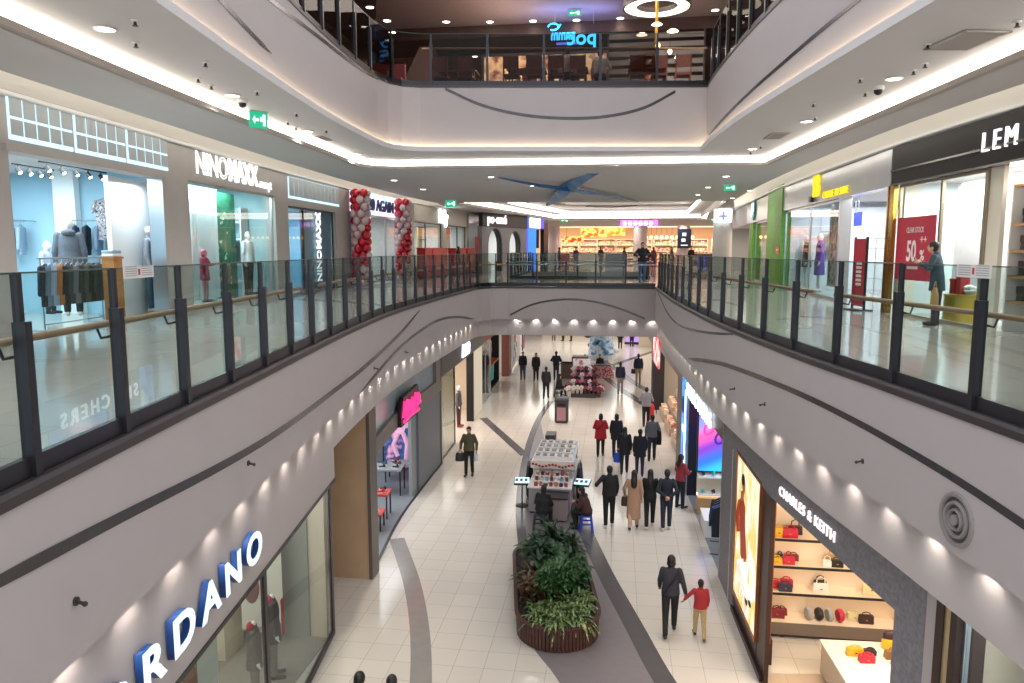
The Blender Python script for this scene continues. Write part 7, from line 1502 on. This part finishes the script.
stool((-.7,19.93,0),'2a45c8','bright blue plastic stool under the person in the brown jacket'); stool((-2.0,19.83,0),'3a3a44','dark stool under the person in the black coat at the stall')
stool((-2.97,38.68,0),'2a2a2e','dark stool under the person at the pink flower stand')
# ================================================================== bin, flower stand, far stalls
t = thing('waste_bin', 'dark grey waste bin with a pink front panel beside the island tip', 'bin', (-2.33,32.9,0), 0); q = MB(); q.box(-.3,.3,-.25,.25,.05,.98); q.build('body', M('bin_grey','4c474a',.45,.2), t); q = MB(); q.loft([[(x*k,y*k2,z) for x, y in ((-.32,-.27),(.32,-.27),(.32,.27),(-.32,.27))] for z, k, k2 in ((.98,1,1),(1.06,1,1),(1.14,.85,.8))]); q.build('lid', M('bin_dark','3a3639',.45), t)
q = MB(); q.box(-.2,.2,-.265,-.25,.12,.72); q.build('front_panel', M('bin_pink','b98a90',.5), t); q = MB(); q.box(-.18,.18,-.27,-.25,.78,.9); q.build('slot', m_black, t); q = MB(); q.box(-.26,.26,-.22,.22,0,.05); q.build('base', m_dark, t)
t = thing('flower_stand', 'tiered stand crowded with pink flowers', 'stand', (-1.6,39.2,0), 0)
for k in range(4): q = MB(); q.box(-.65,.65,-.6+.3*k,-.3+.3*k,.0,.2+.3*k); q.build('tier', M('stand_dark','3a3032',.6), t)
q = MB(); q.box(-.62,.3,.62,.68,1.1,1.9); q.build('pale_board', blotch('board_pink',['e8c8d0','c8e0ea','f4e8ec','b06a80'],2.,0), t)
fl = [M('flower_pink','b8708a',.7),M('flower_rose','8a3a4c',.7),M('flower_cream','d9cdc4',.7),M('flower_plum','5a3040',.7)]
def bouquet(x, y, z, m, label, grp, s=1.):
    b = thing('flower_bouquet', label, 'flowers', (x,y,z), random.random()*6, grp); q = MB()
    for i in range(14): a = i*2.4; r = .04*math.sqrt(i)*s; q.ell((r*math.cos(a),r*math.sin(a),.3*s-.012*i+.03*random.random()),(.045*s,.045*s,.04*s),6,5)
    q.build('blossoms', m, b, 80); q = MB(); q.lathe([(.05*s,0),(.09*s,.2*s)],8); q.build('wrap', M('wrap_%s' % ('pale' if m is fl[2] else 'dark'), 'c9bfc0' if m is fl[2] else '4a3a3c', .6), b)
n = 0
for k in range(4):
    for j in range(6): bouquet(-1.6-.54+.215*j, 39.2-.45+.3*k, .2+.3*k, fl[(j*3+k*2)%4] if not (k == 0 and j < 3) else fl[2], '%s bouquet from the left on the %s tier of the flower stand' % (nth(j), ('lowest','second','third','top')[k]), 'bouquets on the flower stand', 1.25)
for j in range(4): bouquet(-2.35-.05*(j%2), 38.7+.35*j, .0, fl[(j+2)%4], '%s bouquet from the near end on the floor left of the flower stand' % nth(j), 'bouquets beside the flower stand', 1.8)
for j in range(4): bouquet(-.8+.05*(j%2), 38.8+.35*j, .0, fl[(j+1)%4], '%s bouquet from the near end on the floor right of the flower stand' % nth(j), 'bouquets beside the flower stand', 1.7)
t = thing('brown_counter', 'long brown counter with a box on it behind the flower stand', 'counter', (-2.2,44.6,0), 0); q = MB(); q.box(-1.0,.6,-.35,.35,0,.95); q.build('body', M('counter_brown','6a5450',.5), t); q = MB(); q.box(-.35,.62,-.4,.4,.95,1.35); q.build('upper_box', M('counter_brown'), t); q = MB(); q.box(-1.05,.65,-.4,.4,.9,.95); q.build('top', M('counter_top_grey','4a4244',.5), t)
t = thing('red_clothed_table', 'table with a dark red flowered cloth behind the flower stand', 'table', (-.75,45.2,0), 0); q = MB(); q.eloft([(0,0,.02,.75,.5),(0,0,.4,.7,.45),(0,0,.74,.66,.42)],16); q.build('cloth', blotch('cloth_redflower',['6a2030','a8485a','d8b0b0','5a1c2a'],8,0), t, 60); q = MB(); q.box(-.5,.5,-.3,.3,.74,.78); q.build('tabletop', m_dark, t)
t = thing('blue_display_tree', 'tall pale blue and white decorated display at the far end of the hall', 'display', (-.95,53,0), 0)
q = MB(); q.lathe([(1.0,0),(1.0,.3),(.9,.35)],18); q.build('base', M('tree_base','c8ccd4',.5), t); q = MB(); q.lathe([(.95,.35),(.85,1.2),(.8,2.2),(.9,3.2),(.7,4.0)],16); q.build('trunk', blotch('tree_bluewhite',['3a6aa8','a8cce8','dfeaf2','5a8ac0','16284a'],1.6,0), t, 50)
for k in range(12): q = MB(); a = k*2.4; q.ell((1.0*math.cos(a),1.0*math.sin(a),.6+.28*k),(.28,.28,.22),8,6); q.build('ornament', (M('orn_white','dfe6ee',.4),M('orn_navy','1c2f5c',.4),M('orn_blue','6aa8d8',.4))[k%3], t, 60)
t = thing('violet_screen', 'violet glowing low screen at the far end of the hall', 'screen', (.9,61.5,0), 0); q = MB(); q.box(0,2.6,0,.2,.2,2.4); q.build('picture', E('screen_violet','c79ae8',.9), t); q = MB(); q.box(-.1,2.7,-.02,.22,0,.2); q.build('base', m_dark, t)
t = thing('floor_socket', 'small dark metal floor box in the cream tiles left of the planter', 'socket', (-1.62,12.25,.0), .1); q = MB(); q.box(-.09,.09,-.07,.07,0,.012); q.build('plate', m_chrome, t); q = MB(); q.box(-.07,.07,-.05,.05,.012,.016); q.build('cover', m_dark, t)
